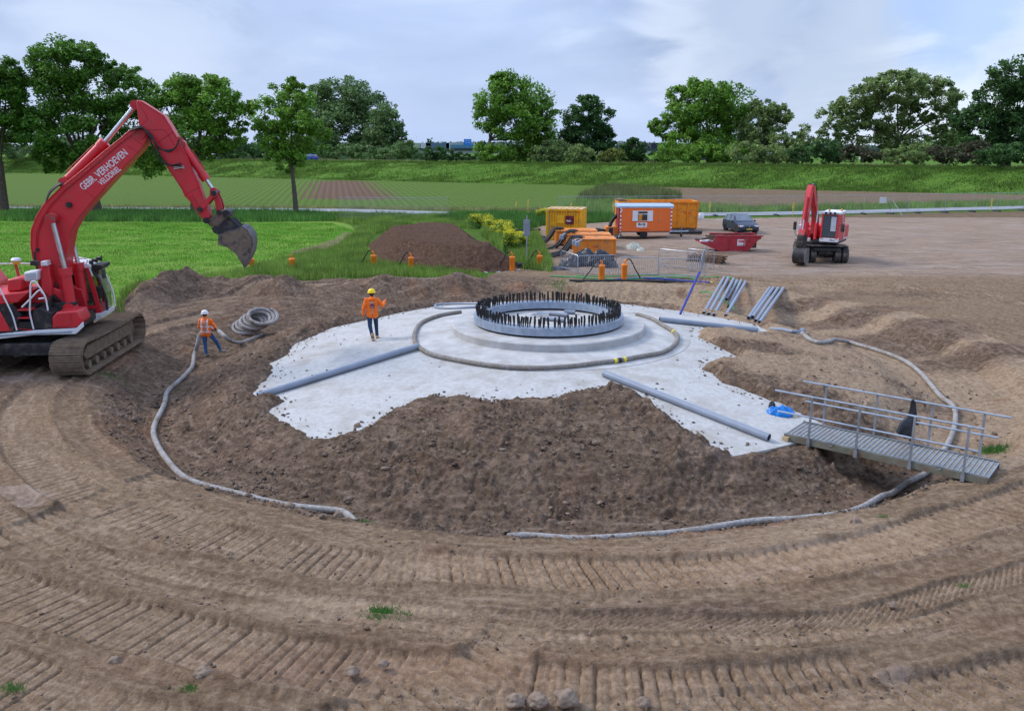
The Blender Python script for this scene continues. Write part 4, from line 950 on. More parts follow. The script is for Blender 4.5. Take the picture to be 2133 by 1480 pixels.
# ------------------------------------------------------------------ footbridge
A = at(1634, 903.5, 0.02); B = at(2055.6, 997.6, .02); C_ = at(1681, 881, .02); D_ = at(2096, 965, .02)
u = ((B - A) + (D_ - C_)); u.z = 0; Lb = ((B - A).length + (D_ - C_).length) / 2; u.normalize(); v = Vector((-u.y, u.x, 0)); Wb = abs((C_ - A).dot(v)); Wb = (Wb + abs((D_ - B).dot(v))) / 2
fb = empty('footbridge', A, math.atan2(u.y, u.x), 'galvanised steel footbridge with railings crossing from the slab to the pit edge', 'footbridge')
grat = pm('muddy_grating', (.30, .295, .27), (.19, .175, .15), 9, .75, .3, bump=.5, bscale=30, dirt=.35, dirtcol=(.25, .20, .15), dscale=2.2)
m = MB(); m.bb(0, Lb, 0.03, Wb - .03, -.03, -.012); m.build('deck_plate', grat, fb)
m = MB(); k = 0
while k * .105 < Lb: m.bb(k * .105, k * .105 + .025, .02, Wb - .02, -.012, .004); k += 1
m.build('deck_bars', galv, fb)
for y0 in (0, Wb): m = MB(); m.box((Lb / 2, y0, -.07), (Lb, .05, .16)); m.build('side_beam', pm('weathered_beam', (.20, .20, .16), (.12, .125, .095), 6, .8, .2, dirt=.4), fb)
for xx in (.05, Lb - .05): m = MB(); m.box((xx, Wb / 2, -.08), (.06, Wb - .06, .1)); m.build('end_beam', galv, fb)
hgt = 1.08
for s, y0 in ((0, -.035), (1, Wb + .035)):
    xs = [.62, 1.75, 2.95, 4.05] if s == 0 else [.5, 1.75, 3.0, 4.1]
    for xp in xs:
        m = MB(); m.box((xp, y0, hgt / 2 - .06), (.05, .04, hgt + .12)); m.box((xp, y0, -.1), (.08, .055, .16)); m.build('rail_post', galv, fb)
    for z in (hgt, .56) :
        m = MB(); x0, x1 = (-.32, Lb - .2) if s == 0 else (-.1, Lb + .1)
        if z < 1: x0, x1 = x0 + .1, x1 - (.05 if s == 0 else .2)
        yy = y0 + (.03 if s == 0 else -.03); m.tube([(x0, yy, z), (x1, yy, z)], .024, 8); m.build('handrail' if z > 1 else 'knee_rail', galv, fb)
    m = MB(); z = .08; m.box((Lb / 2, y0 + (.045 if s == 0 else -.045), .01), (Lb, .012, .05)); m.build('toe_strip', galv, fb)
for xx in (1.15, 3.55):
    m = MB(); m.tube([(xx + .06 * math.cos(a), -.03, .06 * math.sin(a) + .02) for a in np.linspace(0, 2 * math.pi, 17)[:-1]], .008, 6, closed=True); m.build('lifting_ring', galv, fb)
m = MB(); c0 = A + u * .1 + v * .15; m.box((c0.x, c0.y, -.07), (.5, .16, .1), math.atan2(u.y, u.x) + 1.4); tag(m.build('timber_block', wood), 'small orange brown timber block under the slab end of the footbridge', 'timber')
# black bag hanging from the far rail
bp = A + u * 2.55 + v * (Wb + .01); bp.z = .02 + hgt
m = MB(); rp = [(0, 0, .03), (.0, 0, -.05), (.01, 0, -.22), (-.01, 0, -.42), (-.08, 0, -.6), (-.11, 0, -.78), (-.05, 0, -.93)]; rr = [.03, .045, .07, .10, .17, .20, .06]
m.tube(rp, rr, 14); m.tube([(.02, 0, .02), (.07, -.02, -.3), (.10, 0, -.55), (.19, 0, -.60)], [.03, .05, .07, .02], 10); m.tube([(0, 0, -.3), (.04, 0, -.7), (.05, 0, -1.02)], [.05, .08, .02], 8)
for i in range(len(m.v)):
    x, y, z = m.v[i]; d = .035 * mnoise(Vector((x * 9, y * 9, z * 5))); m.v[i] = (x + d, y * .6 - .03 + d, z)
o = m.build('rubbish_bag', tarp); o.location = bp; tag(o, 'black plastic bag hanging from the far railing of the footbridge', 'bag')
# blue sheet and black object
blue = pm('blue_plastic', (.0, .21, .62), (.0, .13, .45), 4, .35, bump=.9, bscale=7)
def crumple(name, c, rx, ry, h, mat, seed, label, cat, n=36, fr=3.0, group=None):
    vs = []; fs = []
    for i in range(n + 1):
        for k in range(n + 1):
            a, b = i / n * 2 - 1, k / n * 2 - 1; q = a * math.sqrt(1 - b * b / 2), b * math.sqrt(1 - a * a / 2)
            w = 1 + .25 * mnoise(Vector((q[0] * 2 + seed, q[1] * 2, seed))); r = math.hypot(*q)
            z = h * (1 - r ** 2.2) ** .6 if r < 1 else 0
            z = z * (.75 + .6 * mnoise(Vector((q[0] * fr, q[1] * fr, seed)))) + h * .22 * abs(mnoise(Vector((q[0] * fr * 2.4, q[1] * fr * 2.4, seed + 5))))
            vs.append((q[0] * rx * w, q[1] * ry * w, z if r < .97 else -.02))
    for i in range(n):
        for k in range(n): a = i * (n + 1) + k; fs.append((a, a + n + 1, a + n + 2, a + 1))
    m = MB(); m.add(vs, fs); o = m.build(name, mat, smooth=50); o.location = c; return tag(o, label, cat, group)
crumple('blue_sheet', atg(1626, 861), .40, .26, .22, blue, 3, 'crumpled bright blue plastic sheet lying on the slab near the footbridge', 'plastic sheet')
crumple('black_pouch', atg(1608, 848), .10, .08, .2, tarp, 5, 'small black pouch lying beside the blue sheet on the slab', 'bag', n=14)
crumple('dust_patch_sack', atg(1655, 866), .13, .12, .07, pm('beige_sack', (.50, .42, .30), None, 5, .9), 9, 'flat beige sack lying right of the blue sheet on the slab', 'sack', n=14)
m = MB(); c0 = atg(1813, 1056); m.cyl(c0 + V3(0, 0, .05), c0 + V3(.12, .02, .07), .05, 12); tag(m.build('black_stopper', black), 'small black cap lying at the rim beside the right hose', 'cap')
# ------------------------------------------------------------------ pipe stacks on the sandy slope at the back right
def stack(tops, bots, lab, grp):
    for (a, b), l in zip(zip(tops, bots), lab):
        p = atg(*a); q = atg(*b)
        n = 6; lift = max(surf(*(p.lerp(q, i / n))[:2]) - p.lerp(q, i / n).z for i in range(n + 1)); lift = max(0, lift) * .6 + .06
        pipe(q + V3(0, 0, lift), p + V3(0, 0, lift), .075, 'drain_pipe', l, grp)
g = 'grey drain pipes lying on the sandy slope'
stack([(1508, 580), (1517, 581), (1528, 583)], [(1466, 655), (1476, 657), (1487, 659)],
      ['grey pipe, first from the left of the left bundle on the sand slope', 'grey pipe, middle one of the left bundle on the sand slope', 'grey pipe, third of the left bundle, next to the gap on the sand slope'], g)
stack([(1535, 587), (1544, 587), (1553, 589)], [(1513, 626), (1517, 642), (1512, 655)],
      ['grey pipe, leftmost of the short middle bundle on the sand slope', 'grey pipe, centre one of the short middle bundle on the sand slope', 'grey pipe, rightmost of the short middle bundle on the sand slope'], g)
stack([(1603, 602), (1611, 601), (1621, 602), (1632, 602)], [(1559, 665), (1567, 668), (1574, 671), (1582, 674)],
      ['grey pipe on the left edge of the right hand bundle on the slope', 'grey pipe second from left in the right hand bundle on the slope', 'grey pipe third from left in the right hand bundle on the slope', 'grey pipe on the right edge of the right hand bundle on the slope'], g)
# coloured tubes and lances along the back rim
green = pm('green_tube', (.03, .36, .10), (.02, .27, .07), 6, .4); bluet = pm('blue_tube', (.015, .04, .30), (.01, .03, .22), 6, .35)
def cable(px, r, mat, name, label, cat='tube', z=.05, n=6, grp=None):
    P = []
    for q in px:
        w = atg(q[0], q[1]); w.z += z + (q[2] if len(q) > 2 else 0); P.append(w)
    m = MB(); m.tube(smooth_path(P, n), r, 8); o = m.build(name, mat); return tag(o, label, cat, grp)
cable([(1146, 577), (1180, 578), (1240, 582), (1300, 583), (1380, 579), (1430, 580), (1450, 583)], .035, green, 'green_tube', 'long green tube lying along the back rim in front of the barriers')
cable([(1200, 579), (1260, 580), (1330, 578), (1400, 577), (1440, 579)], .03, green, 'green_tube', 'second green tube looping beside the barriers at the back rim', z=.12)
cable([(1462, 580), (1490, 578), (1510, 578), (1530, 583), (1538, 600), (1530, 612)], .03, green, 'green_tube', 'green tube bending over the sand by the grey pipe bundles')
cable([(1456, 616), (1475, 618), (1500, 630), (1520, 646), (1528, 655)], .03, green, 'green_tube', 'short curved green tube lying across the left pipe bundle', z=.25)
cable([(1186, 586), (1230, 587), (1300, 586), (1380, 588), (1432, 590)], .07, black, 'black_pipe', 'thick black pipe lying along the back rim of the pit', 'pipe')
cable([(1280, 584), (1330, 581), (1380, 583), (1430, 587), (1478, 590)], .05, bluet, 'blue_tube', 'dark blue tube lying along the back rim beside the black pipe')
a0 = atg(1417, 655); b0 = aty(1457, 567, a0.y + 2.1)
m = MB(); m.cyl(a0 + V3(0, 0, .03), b0, .05, 10); tag(m.build('blue_lance', bluet), 'dark blue pipe leaning upright against the back rim of the pit', 'pipe')
cable([(1480, 590), (1484, 590)], .05, pm('yellow_cap', (.7, .6, .1), None, 5, .5), 'yellow_stopper', 'small yellow cap at the end of the dark blue tube', 'cap', n=1)
# ------------------------------------------------------------------ orange filter wells along the far rim
orng = pm('orange_plastic', (.80, .22, .015), (.68, .17, .01), 4, .45)
def well(px, py, H_, label, hosepx=None, side=-1, r=.17):
    c = atg(px, py); o = empty('filter_well', c, random.uniform(0, 6), label, 'well pipe', 'orange filter wells standing round the far rim')
    c.z -= .0; m = MB(); m.lathe([(r * .9, 0), (r * .92, H_ - .12), (r * .98, H_ - .1), (r * .98, H_ - .02), (r * .9, H_)], seg=20); m.build('casing', orng, o)
    m = MB(); m.lathe([(r * 1.08, H_ - .02), (r * 1.08, H_ + .04), (r * .9, H_ + .06), (.01, H_ + .07)], seg=20)
    m.build('lid', orng, o); m = MB(); m.tube([(0, 0, H_ + .05), (0, 0, H_ + .2), (.05, 0, H_ + .26), (.12, 0, H_ + .28)], .05, 8); m.build('elbow', orng, o)
    if hosepx:
        w = o.rotation_euler.z; o.rotation_euler.z = 0 if side > 0 else math.pi
        s = side; m = MB(); L_ = hosepx
        m.tube(smooth_path([(.1, 0, H_ + .27), (.3, 0, H_ + .3), (.6, -.0, H_ * .7), (.8, .1 * s, .25), (L_, .2, .06)], 5), .032, 8); m.build('suction_hose', black, o)
for a in ((525, 560, .55, 'orange filter well partly hidden behind the tip of the excavator bucket', 0), (610, 566, .7, 'orange filter well in the long grass left of the bare soil mound', 0), (779, 556, .65, 'orange filter well in the tall grass right below the left corner of the mound', 1.0), (857, 563, .7, 'orange filter well in the grass in front of the middle of the mound', 1.3)):
    well(a[0], a[1], a[2], a[3], a[4] or None, -1)
well(1067, 562, .75, 'orange filter well at the right end of the dark spoil, beside a black pipe', 1.6, -1)
well(1124, 559, .7, 'orange filter well in the grass just right of the grey sign post', 1.4, -1)
well(1253, 583, .75, 'orange filter well in front of the barriers, left one of the pair', 1.0, -1)
well(1300, 583, .8, 'orange filter well in front of the barriers, right one of the pair', .9, 1)
m = MB(); m.cyl(atg(1076, 555) + V3(0, 0, .1), atg(1102, 555) + V3(0, 0, .12), .13, 12); tag(m.build('black_coupling', black), 'short fat black pipe between an orange well and the sign post', 'pipe')
# ------------------------------------------------------------------ barriers
def barrier_mesh():
    m = MB(); w, h = 2.25, 1.08
    m.tube([(0, 0, .12), (0, 0, h - .08), (.08, 0, h), (w - .08, 0, h), (w, 0, h - .08), (w, 0, .12)], .021, 7); m.tube([(0, 0, .16), (w, 0, .16)], .016, 6)
    return m
bars = MB()
for k in range(1, 19): bars.cyl((2.25 * k / 19, 0, .16), (2.25 * k / 19, 0, 1.08), .0085, 5)
bars_me = bars.mesh('bars'); bars_me.materials.append(galv); fr_me = barrier_mesh().mesh('frame'); fr_me.materials.append(galv)
ft = MB()
for xx in (.35, 1.9): ft.tube([(xx, -.28, .02), (xx, 0, .14), (xx, .28, .02)], .014, 6)
ft1 = MB(); ft1.tube([(.35, -.28, .02), (.35, 0, .14), (.35, .28, .02)], .014, 6); ft2 = MB(); ft2.tube([(1.9, -.28, .02), (1.9, 0, .14), (1.9, .28, .02)], .014, 6)
fm1, fm2 = ft1.mesh('foot'), ft2.mesh('foot'); fm1.materials.append(galv); fm2.materials.append(galv)
def inst(name, me, parent): o = bpy.data.objects.new(name, me); COL.objects.link(o); o.parent = parent; return o
def barrier(p, q, label):
    d = q - p; o = empty('crowd_barrier', p, math.atan2(d.y, d.x), label, 'barrier', 'grey crowd barriers on the yard'); s = Vector((d.x, d.y)).length / 2.25; o.scale = (s, 1, 1)
    for nm, me in (('frame', fr_me), ('bars', bars_me), ('foot', fm1), ('foot', fm2)): inst(nm, me, o)
    return o
for (a, b, l) in (((1168, 560), (1203, 573), 'short end crowd barrier left of the black tarpaulin'), ((1204, 573), (1283, 572), 'crowd barrier directly in front of the black tarpaulin'),
    ((1288, 576), (1370, 578), 'crowd barrier right of the tarpaulin, behind the pair of wells'), ((1372, 579), (1456, 580), 'crowd barrier ending at the leaning blue pipe'),
    ((1371, 556), (1452, 566), 'crowd barrier further back, behind the one by the blue pipe'), ((1459, 578), (1467, 548), 'crowd barrier seen end on above the blue pipe'), ((1430, 556), (1486, 563), 'crowd barrier in front of the stacked pallets')):
    barrier(atg(*a), atg(*b), l)
# ------------------------------------------------------------------ container family
yelc = pm('yellow_container_paint', (.80, .43, .01), (.68, .35, .008), 2, .5, dirt=.28, dirtcol=(.35, .20, .07), dscale=2.5)
orc = pm('orange_container_paint', (.83, .29, .01), (.70, .23, .008), 2, .5, dirt=.3, dirtcol=(.36, .17, .06), dscale=2.2)
ort = pm('orange_tank_paint', (.78, .24, .02), (.66, .19, .015), 2, .5, dirt=.42, dirtcol=(.33, .19, .10), dscale=2.2)
orr = pm('orange_trailer_paint', (.82, .17, .03), (.76, .15, .025), 1.5, .45, dirt=.12, dirtcol=(.4, .2, .1))
white = pm('white_paint', (.75, .75, .77), (.66, .66, .68), 2, .45, dirt=.15, dirtcol=(.45, .42, .38))
gray = pm('grey_paint', (.30, .34, .40), (.24, .28, .34), 3, .5); ltgrey = pm('pale_blue_grey_roof', (.36, .47, .58), (.30, .40, .50), 3, .5)
maroon = pm('maroon_sign', (.10, .012, .03), None, 4, .5); redp = pm('sign_red', (.65, .03, .03), None, 4, .5)
glass = glassmat('window_glass', (.035, .045, .05), .8)
# yellow container
c = at(1137, 500, 0); c2 = at(1211, 502, 0); w = (c2 - c).length; rz = math.atan2((c2 - c).y, (c2 - c).x)
o = empty('yellow_container', c, rz, 'yellow ribbed steel container with a dark maroon logo plate', 'container'); hh = 2.35
m = MB(); m.bb(0, w, .12, 2.3, .1, hh); m.build('box', yelc, o, .01)
m = MB()
for k in range(13): m.box((.15 + k * (w - .3) / 12, .075, hh / 2), (.085, .09, hh - .3), taper=(1, 1))
m.build('ribs', yelc, o, .01)
m = MB()
for x in (0.05, w - .05): m.box((x, .06, hh / 2), (.13, .14, hh))
m.box((w / 2, .06, hh - .07), (w, .15, .15)); m.box((w / 2, .06, .1), (w, .15, .16)); m.build('frame', yelc, o, .01)
m = MB(); m.box((w / 2, 1.2, hh + .012), (w + .02, 2.3, .03)); m.build('roof', pm('rusty_cream_roof', (.62, .52, .36), (.40, .25, .12), 6, .8), o)
for k in range(6): m = MB(); m.box((.25 + k * .42, 1.2, hh + .04), (.05, 2.2, .04)); m.build('roof_rib', yelc, o)
m = MB(); m.box((w * .66, .01, 1.55), (.62, .04, .62)); p = m.build('logo_plate', maroon, o)
text('bam', .2, 'letters', white, p, Matrix.Translation((w * .64, -.014, 1.5)) @ Matrix.Rotation(math.pi / 2, 4, 'X'), .004, weight=.006)
m = MB(); m.tube([(w * .66 - .05, -.012, 1.66), (w * .66 + .1, -.012, 1.7), (w * .66 + .23, -.012, 1.8)], .02, 6); m.build('swoosh', redp, p)
m = MB(); m.box((w * .4, .01, 1.6), (.55, .03, .6)); m.build('door_panel', yelc, o, .01)
for s in (0, 1): m = MB(); m.tube([(.1, .0, hh - .15), (.22, -.03, hh - .2)], .03, 8) if s else m.tube([(.25, -.01, .5), (.25, -.01, 2.0)], .02, 8); m.build('lock_rod', galv, o)
# orange settling tanks
def tank(px0, px1, py, hh, depth, label, name='settling_tank', mat=ort, open_top=False, nrib=3, words=''):
    a, b = at(px0, py, 0), at(px1, py, 0); w = (b - a).length; o = empty(name, a, math.atan2((b - a).y, (b - a).x), label, 'tank', 'orange tanks on the yard')
    m = MB(); m.bb(0, w, 0.05, depth, .12, hh); m.build('shell', mat, o, .02)
    m = MB(); m.box((w / 2, depth / 2, hh + .03), (w + .08, depth + .06, .07)); m.build('rim', mat, o, .01)
    for k in range(nrib + 1): m = MB(); m.box((.06 + k * (w - .12) / nrib, .03, hh / 2 + .05), (.09, .07, hh - .12)); m.build('rib', mat, o, .01)
    for k in range(2): m = MB(); m.box((w * (.25 + .5 * k), depth / 2, .06), (.14, depth, .12)); m.build('skid', gray, o)
    for k in range(2): m = MB(); m.box((w * (.3 + .4 * k), depth * .5, hh + .075), (w * .3, depth * .6, .03)); m.build('hatch', mat, o, .01)
    m = MB(); m.tube([(w * .5 - .08, .2, hh + .06), (w * .5 - .08, .2, hh + .2), (w * .5 + .08, .2, hh + .2), (w * .5 + .08, .2, hh + .06)], .015, 6); m.build('lifting_eye', galv, o)
    if words: text(words, .17, 'letters', redp, o, Matrix.Translation((w * .5, .012 - .0, hh * .62)) @ Matrix.Rotation(math.pi / 2, 4, 'X'), .003)
    return o, w
t1, w1 = tank(1158, 1243, 513, 1.05, 2.0, 'orange tank at the back left of the three, against the yellow container')
t2, w2 = tank(1183, 1272, 520, .98, 1.8, 'orange tank in the middle of the three, hoses on its left')
t3, w3 = tank(1197, 1283, 536, 1.12, 1.9, 'orange tank nearest the barriers, above the black tarpaulin', words='Boels')
random.seed(8)
for base, n, px in ((t1, 5, 1158), (t2, 6, 1183), (t3, 8, 1196)):
    o = empty('hose_bundle', base.location, 0, {1158: 'bundle of black suction hoses on the left of the rear orange tank', 1183: 'bundle of black suction hoses on the left of the middle orange tank', 1196: 'bundle of black suction hoses on the left of the nearest orange tank'}[px], 'hoses', 'black hose bundles at the tanks')
    for k in range(n):
        x0 = random.uniform(-.15, .25); y0 = .2 + .2 * k; m = MB()
        m.tube(smooth_path([(x0 + .5, y0 + .1, 1.15 + .1 * random.random()), (x0, y0, 1.2), (x0 - .35, y0 - .1, .75), (x0 - .75, y0 - .25 + random.uniform(-.2, .2), .3), (x0 - 1.0 - random.random() * .6, y0 - .5, .07)], 5), .062, 8); m.build('hose', black, o)
for k, (a, b) in enumerate(((1170, 494), (1196, 505), (1203, 508))):
    p = at(a, b, 1.15); m = MB(); m.box(p, (.25, .25, .3)); m.cyl(p + V3(0, 0, .1), p + V3(.25, -.1, .25), .06, 8); tag(m.build('pump_valve', gray, None, .02), ['grey pump valve on the rear orange tank', 'grey pump valve on the middle orange tank', 'grey pump valve on the nearest orange tank'][k], 'valve', 'grey pump valves')
# black tarpaulin heaps
crumple('black_tarpaulin', at(1228, 552, 0), 1.55, .75, .95, tarp, 2, 'big heap of black plastic tarpaulin behind the crowd barriers', 'tarpaulin', n=56, fr=2.6)
crumple('black_tarpaulin', at(1262, 558, 0), .75, .45, .55, tarp, 6, 'small lump of black tarpaulin at the right end of the big heap', 'tarpaulin', n=30)
crumple('black_tarpaulin', at(1188, 556, 0), .7, .5, .6, tarp, 4, 'lump of black tarpaulin at the left end of the big heap', 'tarpaulin', n=30)
crumple('black_film', at(1150, 562, 0), 1.1, .5, .25, tarp, 12, 'flat black plastic film lying left of the barriers on the sand', 'plastic sheet', n=30)
crumple('black_film', at(1124, 502, 0), .75, .5, .5, tarp, 14, 'black plastic film heaped left of the yellow container', 'plastic sheet', n=30)
crumple('white_rubbish', at(1320, 520, 0), .55, .4, .5, pm('white_plastic', (.62, .62, .55), (.40, .42, .33), 9, .6), 15, 'heap of crumpled white plastic and paper on the gravel before the trailer', 'rubbish', n=40, fr=6)
crumple('white_rubbish', at(1334, 523, 0), .3, .25, .25, pm('white_plastic', (.62, .62, .55)), 17, 'small white plastic scrap right of the white heap', 'rubbish', n=20, fr=6)
# long black pipe on the yard
m = MB(); m.cyl(at(1066, 481, .15), at(1125, 478, .15), .1, 10); tag(m.build('black_yard_pipe', black), 'black pipe lying on gravel left of the yellow container', 'pipe')
m = MB(); m.cyl(at(1212, 479, .15), at(1250, 478, .15), .12, 10); tag(m.build('black_yard_pipe', black), 'black pipe lying on gravel right of the yellow container', 'pipe')
m = MB(); m.cyl(at(1395, 484, .2), at(1462, 484, .2), .14, 10); tag(m.build('black_yard_pipe', black), 'black pipe lying under the big orange container', 'pipe')
# small orange machine left behind the trailer
o = empty('pump_unit', at(1262, 494, 0), 0, 'small dirty orange pump unit with a bent black hose left of the trailer', 'pump')
m = MB(); m.bb(0, 1.2, 0, 1.4, .15, .8); m.build('housing', ort, o, .03); m = MB(); m.tube(smooth_path([(.3, .2, .8), (.5, .3, 1.3), (.95, .4, 1.75), (1.2, .5, 1.9)], 5), .14, 10); m.build('suction_hose', black, o)
m = MB(); m.tube(smooth_path([(0, .2, .5), (-.5, .1, .55), (-.9, .0, .3), (-1.2, -.2, .1)], 5), .1, 10); m.build('discharge_hose', black, o); m = MB(); m.bb(-.1, 1.3, -.1, 1.5, .02, .14); m.build('skid', gray, o)
# big orange container
a, b = at(1288, 481, 0), at(1455, 481, 0); o = empty('open_container', a, .02, 'large open topped orange steel container behind the site trailer', 'container'); w = (b - a).length; hh = 2.42
m = MB(); m.prism([(0, .25), (w - .12, .25), (w, hh), (0, hh)], .0, .08); m.prism([(0, .25), (w - .12, .25), (w, hh), (0, hh)], 2.35, 2.43); m.bb(.1, w - .12, .08, 2.35, .2, .32); m.bb(0, .08, 0.08, 2.35, .25, hh)
m.prism([(w - .2, .25), (w - .12, .25), (w, hh), (w - .08, hh)], .08, 2.35); m.build('shell', orc, o, .01)
for k in range(9): m = MB(); m.box((.08 + k * (w - .24) / 8, -.04, hh / 2 + .15), (.09, .1, hh - .25)); m.build('rib', orc, o, .01)
m = MB(); m.box((w / 2, -.03, hh - .03), (w + .06, .16, .14)); m.box((w / 2, 2.45, hh - .03), (w + .06, .16, .14)); m.build('top_rail', orc, o, .01)
for y in (.4, 1.9): m = MB(); m.box((w / 2, y, .12), (w - .3, .15, .2)); m.build('skid', gray, o)
text('Boels', .3, 'letters', redp, o, Matrix.Translation((w * .86, -.008, 1.5)) @ Matrix.Rotation(math.pi / 2, 4, 'X'), .004)
m = MB(); m.box((.25, 1.2, hh + .08), (.5, 2.0, .22)); m.box((.6, 1.2, hh + .05), (.3, 1.6, .1)); m.build('winch', pm('rusty_steel', (.20, .12, .08), (.10, .06, .04), 8, .8), o, .02)
m = MB(); m.bb(w - 1.9, w - 1.1, -.012, .0, .4, hh - .2); m.build('door_panel', orc, o)
# site trailer
a, b = at(1290, 496, .0), at(1398, 496, .0); w = (b - a).length; o = empty('site_trailer', a, .0, 'orange site cabin trailer with pale rounded roof and white framed window', 'trailer'); z0, z1, dp = .52, 2.34, 2.1
m = MB(); m.bb(0, w, 0, dp, z0, z1); m.build('body', orr, o, .01)
m = MB(); m.bb(-.10, -.002, .05, dp - .05, z0, z1 - .02); m.build('end_wall', pm('trailer_end', (.30, .035, .03), (.22, .025, .02), 3, .6), o, .01)
m = MB(); m.prism([(-.02, z1 - .02), (-.02, z1 + .12), (.3, z1 + .24), (dp - .3, z1 + .24), (dp + .02, z1 + .12), (dp + .02, z1 - .02)], -.2, w + .12, 'x'); m.build('roof', ltgrey, o, .02)
for s in (0, 1):
    x = .06 + s * (w - .12); pst = MB(); pst.box((x, -.012, (z0 + z1) / 2), (.11, .02, z1 - z0)); p = pst.build('corner_post', white, o)
    for k in range(6): m = MB(); m.box((x, -.026, z0 + .15 + k * .3), (.11, .008, .13)); m.build('red_stripe', redp, p)
wx = w * .435; fr = MB(); fr.box((wx, -.02, 1.72), (.80, .05, .78)); fr_o = fr.build('window', white, o, .01)
m = MB(); m.box((wx, -.05, 1.72), (.70, .02, .68)); m.build('pane', pm('dark_pane', (.05, .055, .05), (.03, .03, .03), 3, .08, spec=.9), fr_o)
m = MB(); m.box((wx, -.064, 1.86), (.72, .015, .05)); m.build('glazing_bar', white, fr_o)
m = MB(); m.box((wx - .18, -.063, 1.62), (.25, .012, .4)); m.build('painted_reflection', orc, fr_o)  # orange board painted in as a reflection on the pane
for s in (-1, 1): m = MB(); m.box((wx + s * .60, -.035, 1.72), (.38, .04, .80)); m.build('shutter', white, o, .008)
m = MB(); m.box((w * .86 - .1, -.01, 1.4), (.78, .02, 1.62)); d_ = m.build('door', orr, o, .006); m = MB(); m.box((w * .86 - .4, -.04, 1.35), (.05, .05, .16)); m.build('handle', gray, d_)
m = MB(); m.box((wx - .05, -.012, 1.02), (.82, .02, .38)); p = m.build('name_board', white, o)
text('Boels', .25, 'letters', pm('sign_black', (.02, .02, .02), None, 4, .5), p, Matrix.Translation((wx - .05, -.026, 1.07)) @ Matrix.Rotation(math.pi / 2, 4, 'X'), .003, weight=.008)
text('rental', .1, 'letters', redp, p, Matrix.Translation((wx + .12, -.026, .91)) @ Matrix.Rotation(math.pi / 2, 4, 'X'), .003)
m = MB(); m.bb(.15, w - .1, .25, dp - .25, .42, .52); m.build('chassis', gray, o)
for y in (.12, dp - .12):
    p = empty('wheel', (w * .47, y, .3)); p.parent = o; m = MB(); m.lathe([(.16, -.09), (.28, -.09), (.30, -.06), (.30, .06), (.28, .09), (.16, .09)], axis='y'); m.build('tyre', black, p); m = MB(); m.lathe([(.17, -.07), (.05, -.08), (.01, -.08)], axis='y'); m.build('rim', galv, p)
    m = MB(); m.box((w * .47, y, .64), (.8, .24, .03)); m.build('mudguard', black, o)
m = MB(); m.tube([(w - .1, .5, .45), (w + 1.25, dp / 2, .42)], .04, 8); m.tube([(w - .1, dp - .5, .45), (w + 1.25, dp / 2, .42)], .04, 8); m.tube([(w + 1.2, dp / 2, .42), (w + 1.55, dp / 2, .44)], .06, 8); m.build('drawbar', galv, o)
p = empty('jockey_wheel', (w + 1.0, dp / 2 + .12, 0)); p.parent = o; m = MB(); m.cyl((0, 0, .2), (0, 0, .85), .03); m.build('stand', galv, p); m = MB(); m.cyl((0, -.04, .1), (0, .04, .1), .1); m.build('small_wheel', black, p)
for x in (.1, w - .1): m = MB(); m.tube([(x, .2, .45), (x - .15, .1, .03)], .03, 6); m.build('prop', galv, o)
m = MB(); m.box((.12, -.03, 2.15), (.12, .02, .12)); m.build('number_plate', white, o)
m = MB(); q = at(1272, 498, 0); m.cyl(q, q + V3(0, 0, .8), .16, 14); m.cyl(q + V3(0, 0, .8), q + V3(0, 0, .86), .18, 14); tag(m.build('dark_bin', pm('dark_blue_plastic', (.015, .02, .05), None, 4, .5)), 'dark round bin standing at the left end of the orange trailer', 'bin')
m = MB(); q = at(1458, 459, 0); m.box(q + V3(0, 0, .35), (.7, .4, .4)); m.box(q + V3(.1, 0, .62), (.4, .3, .2)); m.cyl(q + V3(0, -.2, .16), q + V3(0, .2, .16), .15, 10); tag(m.build('small_generator', white, None, .05), 'small white machine on the gravel right of the big orange container', 'generator')
# ------------------------------------------------------------------ red skip
a, b = at(1500, 527, 0), at(1555, 527, 0); sk = empty('skip', at(1527, 526, 0), .0, 'dark red steel skip heaped with scrap and a white company plate', 'skip')
redk = pm('skip_red', (.42, .03, .045), (.34, .022, .035), 3, .5, dirt=.25, dirtcol=(.20, .09, .07), dscale=3); px_m = 1 / 30.6
def sx(px): return (px - 1527) * .0325
def sz(py): return (528 - py) * .0325
out = [(sx(1503), sz(528)), (sx(1555), sz(527)), (sx(1583), sz(494)), (sx(1487), sz(494)), (sx(1482), sz(507)), (sx(1457), sz(503))]
side = [(sx(1503), .04), (sx(1556), .04), (sx(1584), sz(495)), (sx(1489), sz(495)), (sx(1482), sz(507)), (sx(1457), sz(505)), (sx(1459), sz(509))]
for y in (0, 1.75): m = MB(); m.prism(side, y - .03, y + .03); m.build('side_plate', redk, sk, .008)
m = MB(); fl = [(sx(1459), sz(508)), (sx(1503), .05), (sx(1556), .05), (sx(1583), sz(496))]
for i in range(3):
    (x0, z0_), (x1, z1_) = fl[i], fl[i + 1]; t = V3(x1 - x0, 0, z1_ - z0_).normalized(); n_ = V3(-t.z, 0, t.x) * .05
    m.add([(x0, .03, z0_), (x1, .03, z1_), (x1, 1.72, z1_), (x0, 1.72, z0_), (x0 + n_.x, .03, z0_ + n_.z), (x1 + n_.x, .03, z1_ + n_.z), (x1 + n_.x, 1.72, z1_ + n_.z), (x0 + n_.x, 1.72, z0_ + n_.z)], [(0, 3, 2, 1), (4, 5, 6, 7), (0, 1, 5, 4), (2, 3, 7, 6), (1, 2, 6, 5), (3, 0, 4, 7)])
m.build('floor_plate', redk, sk)
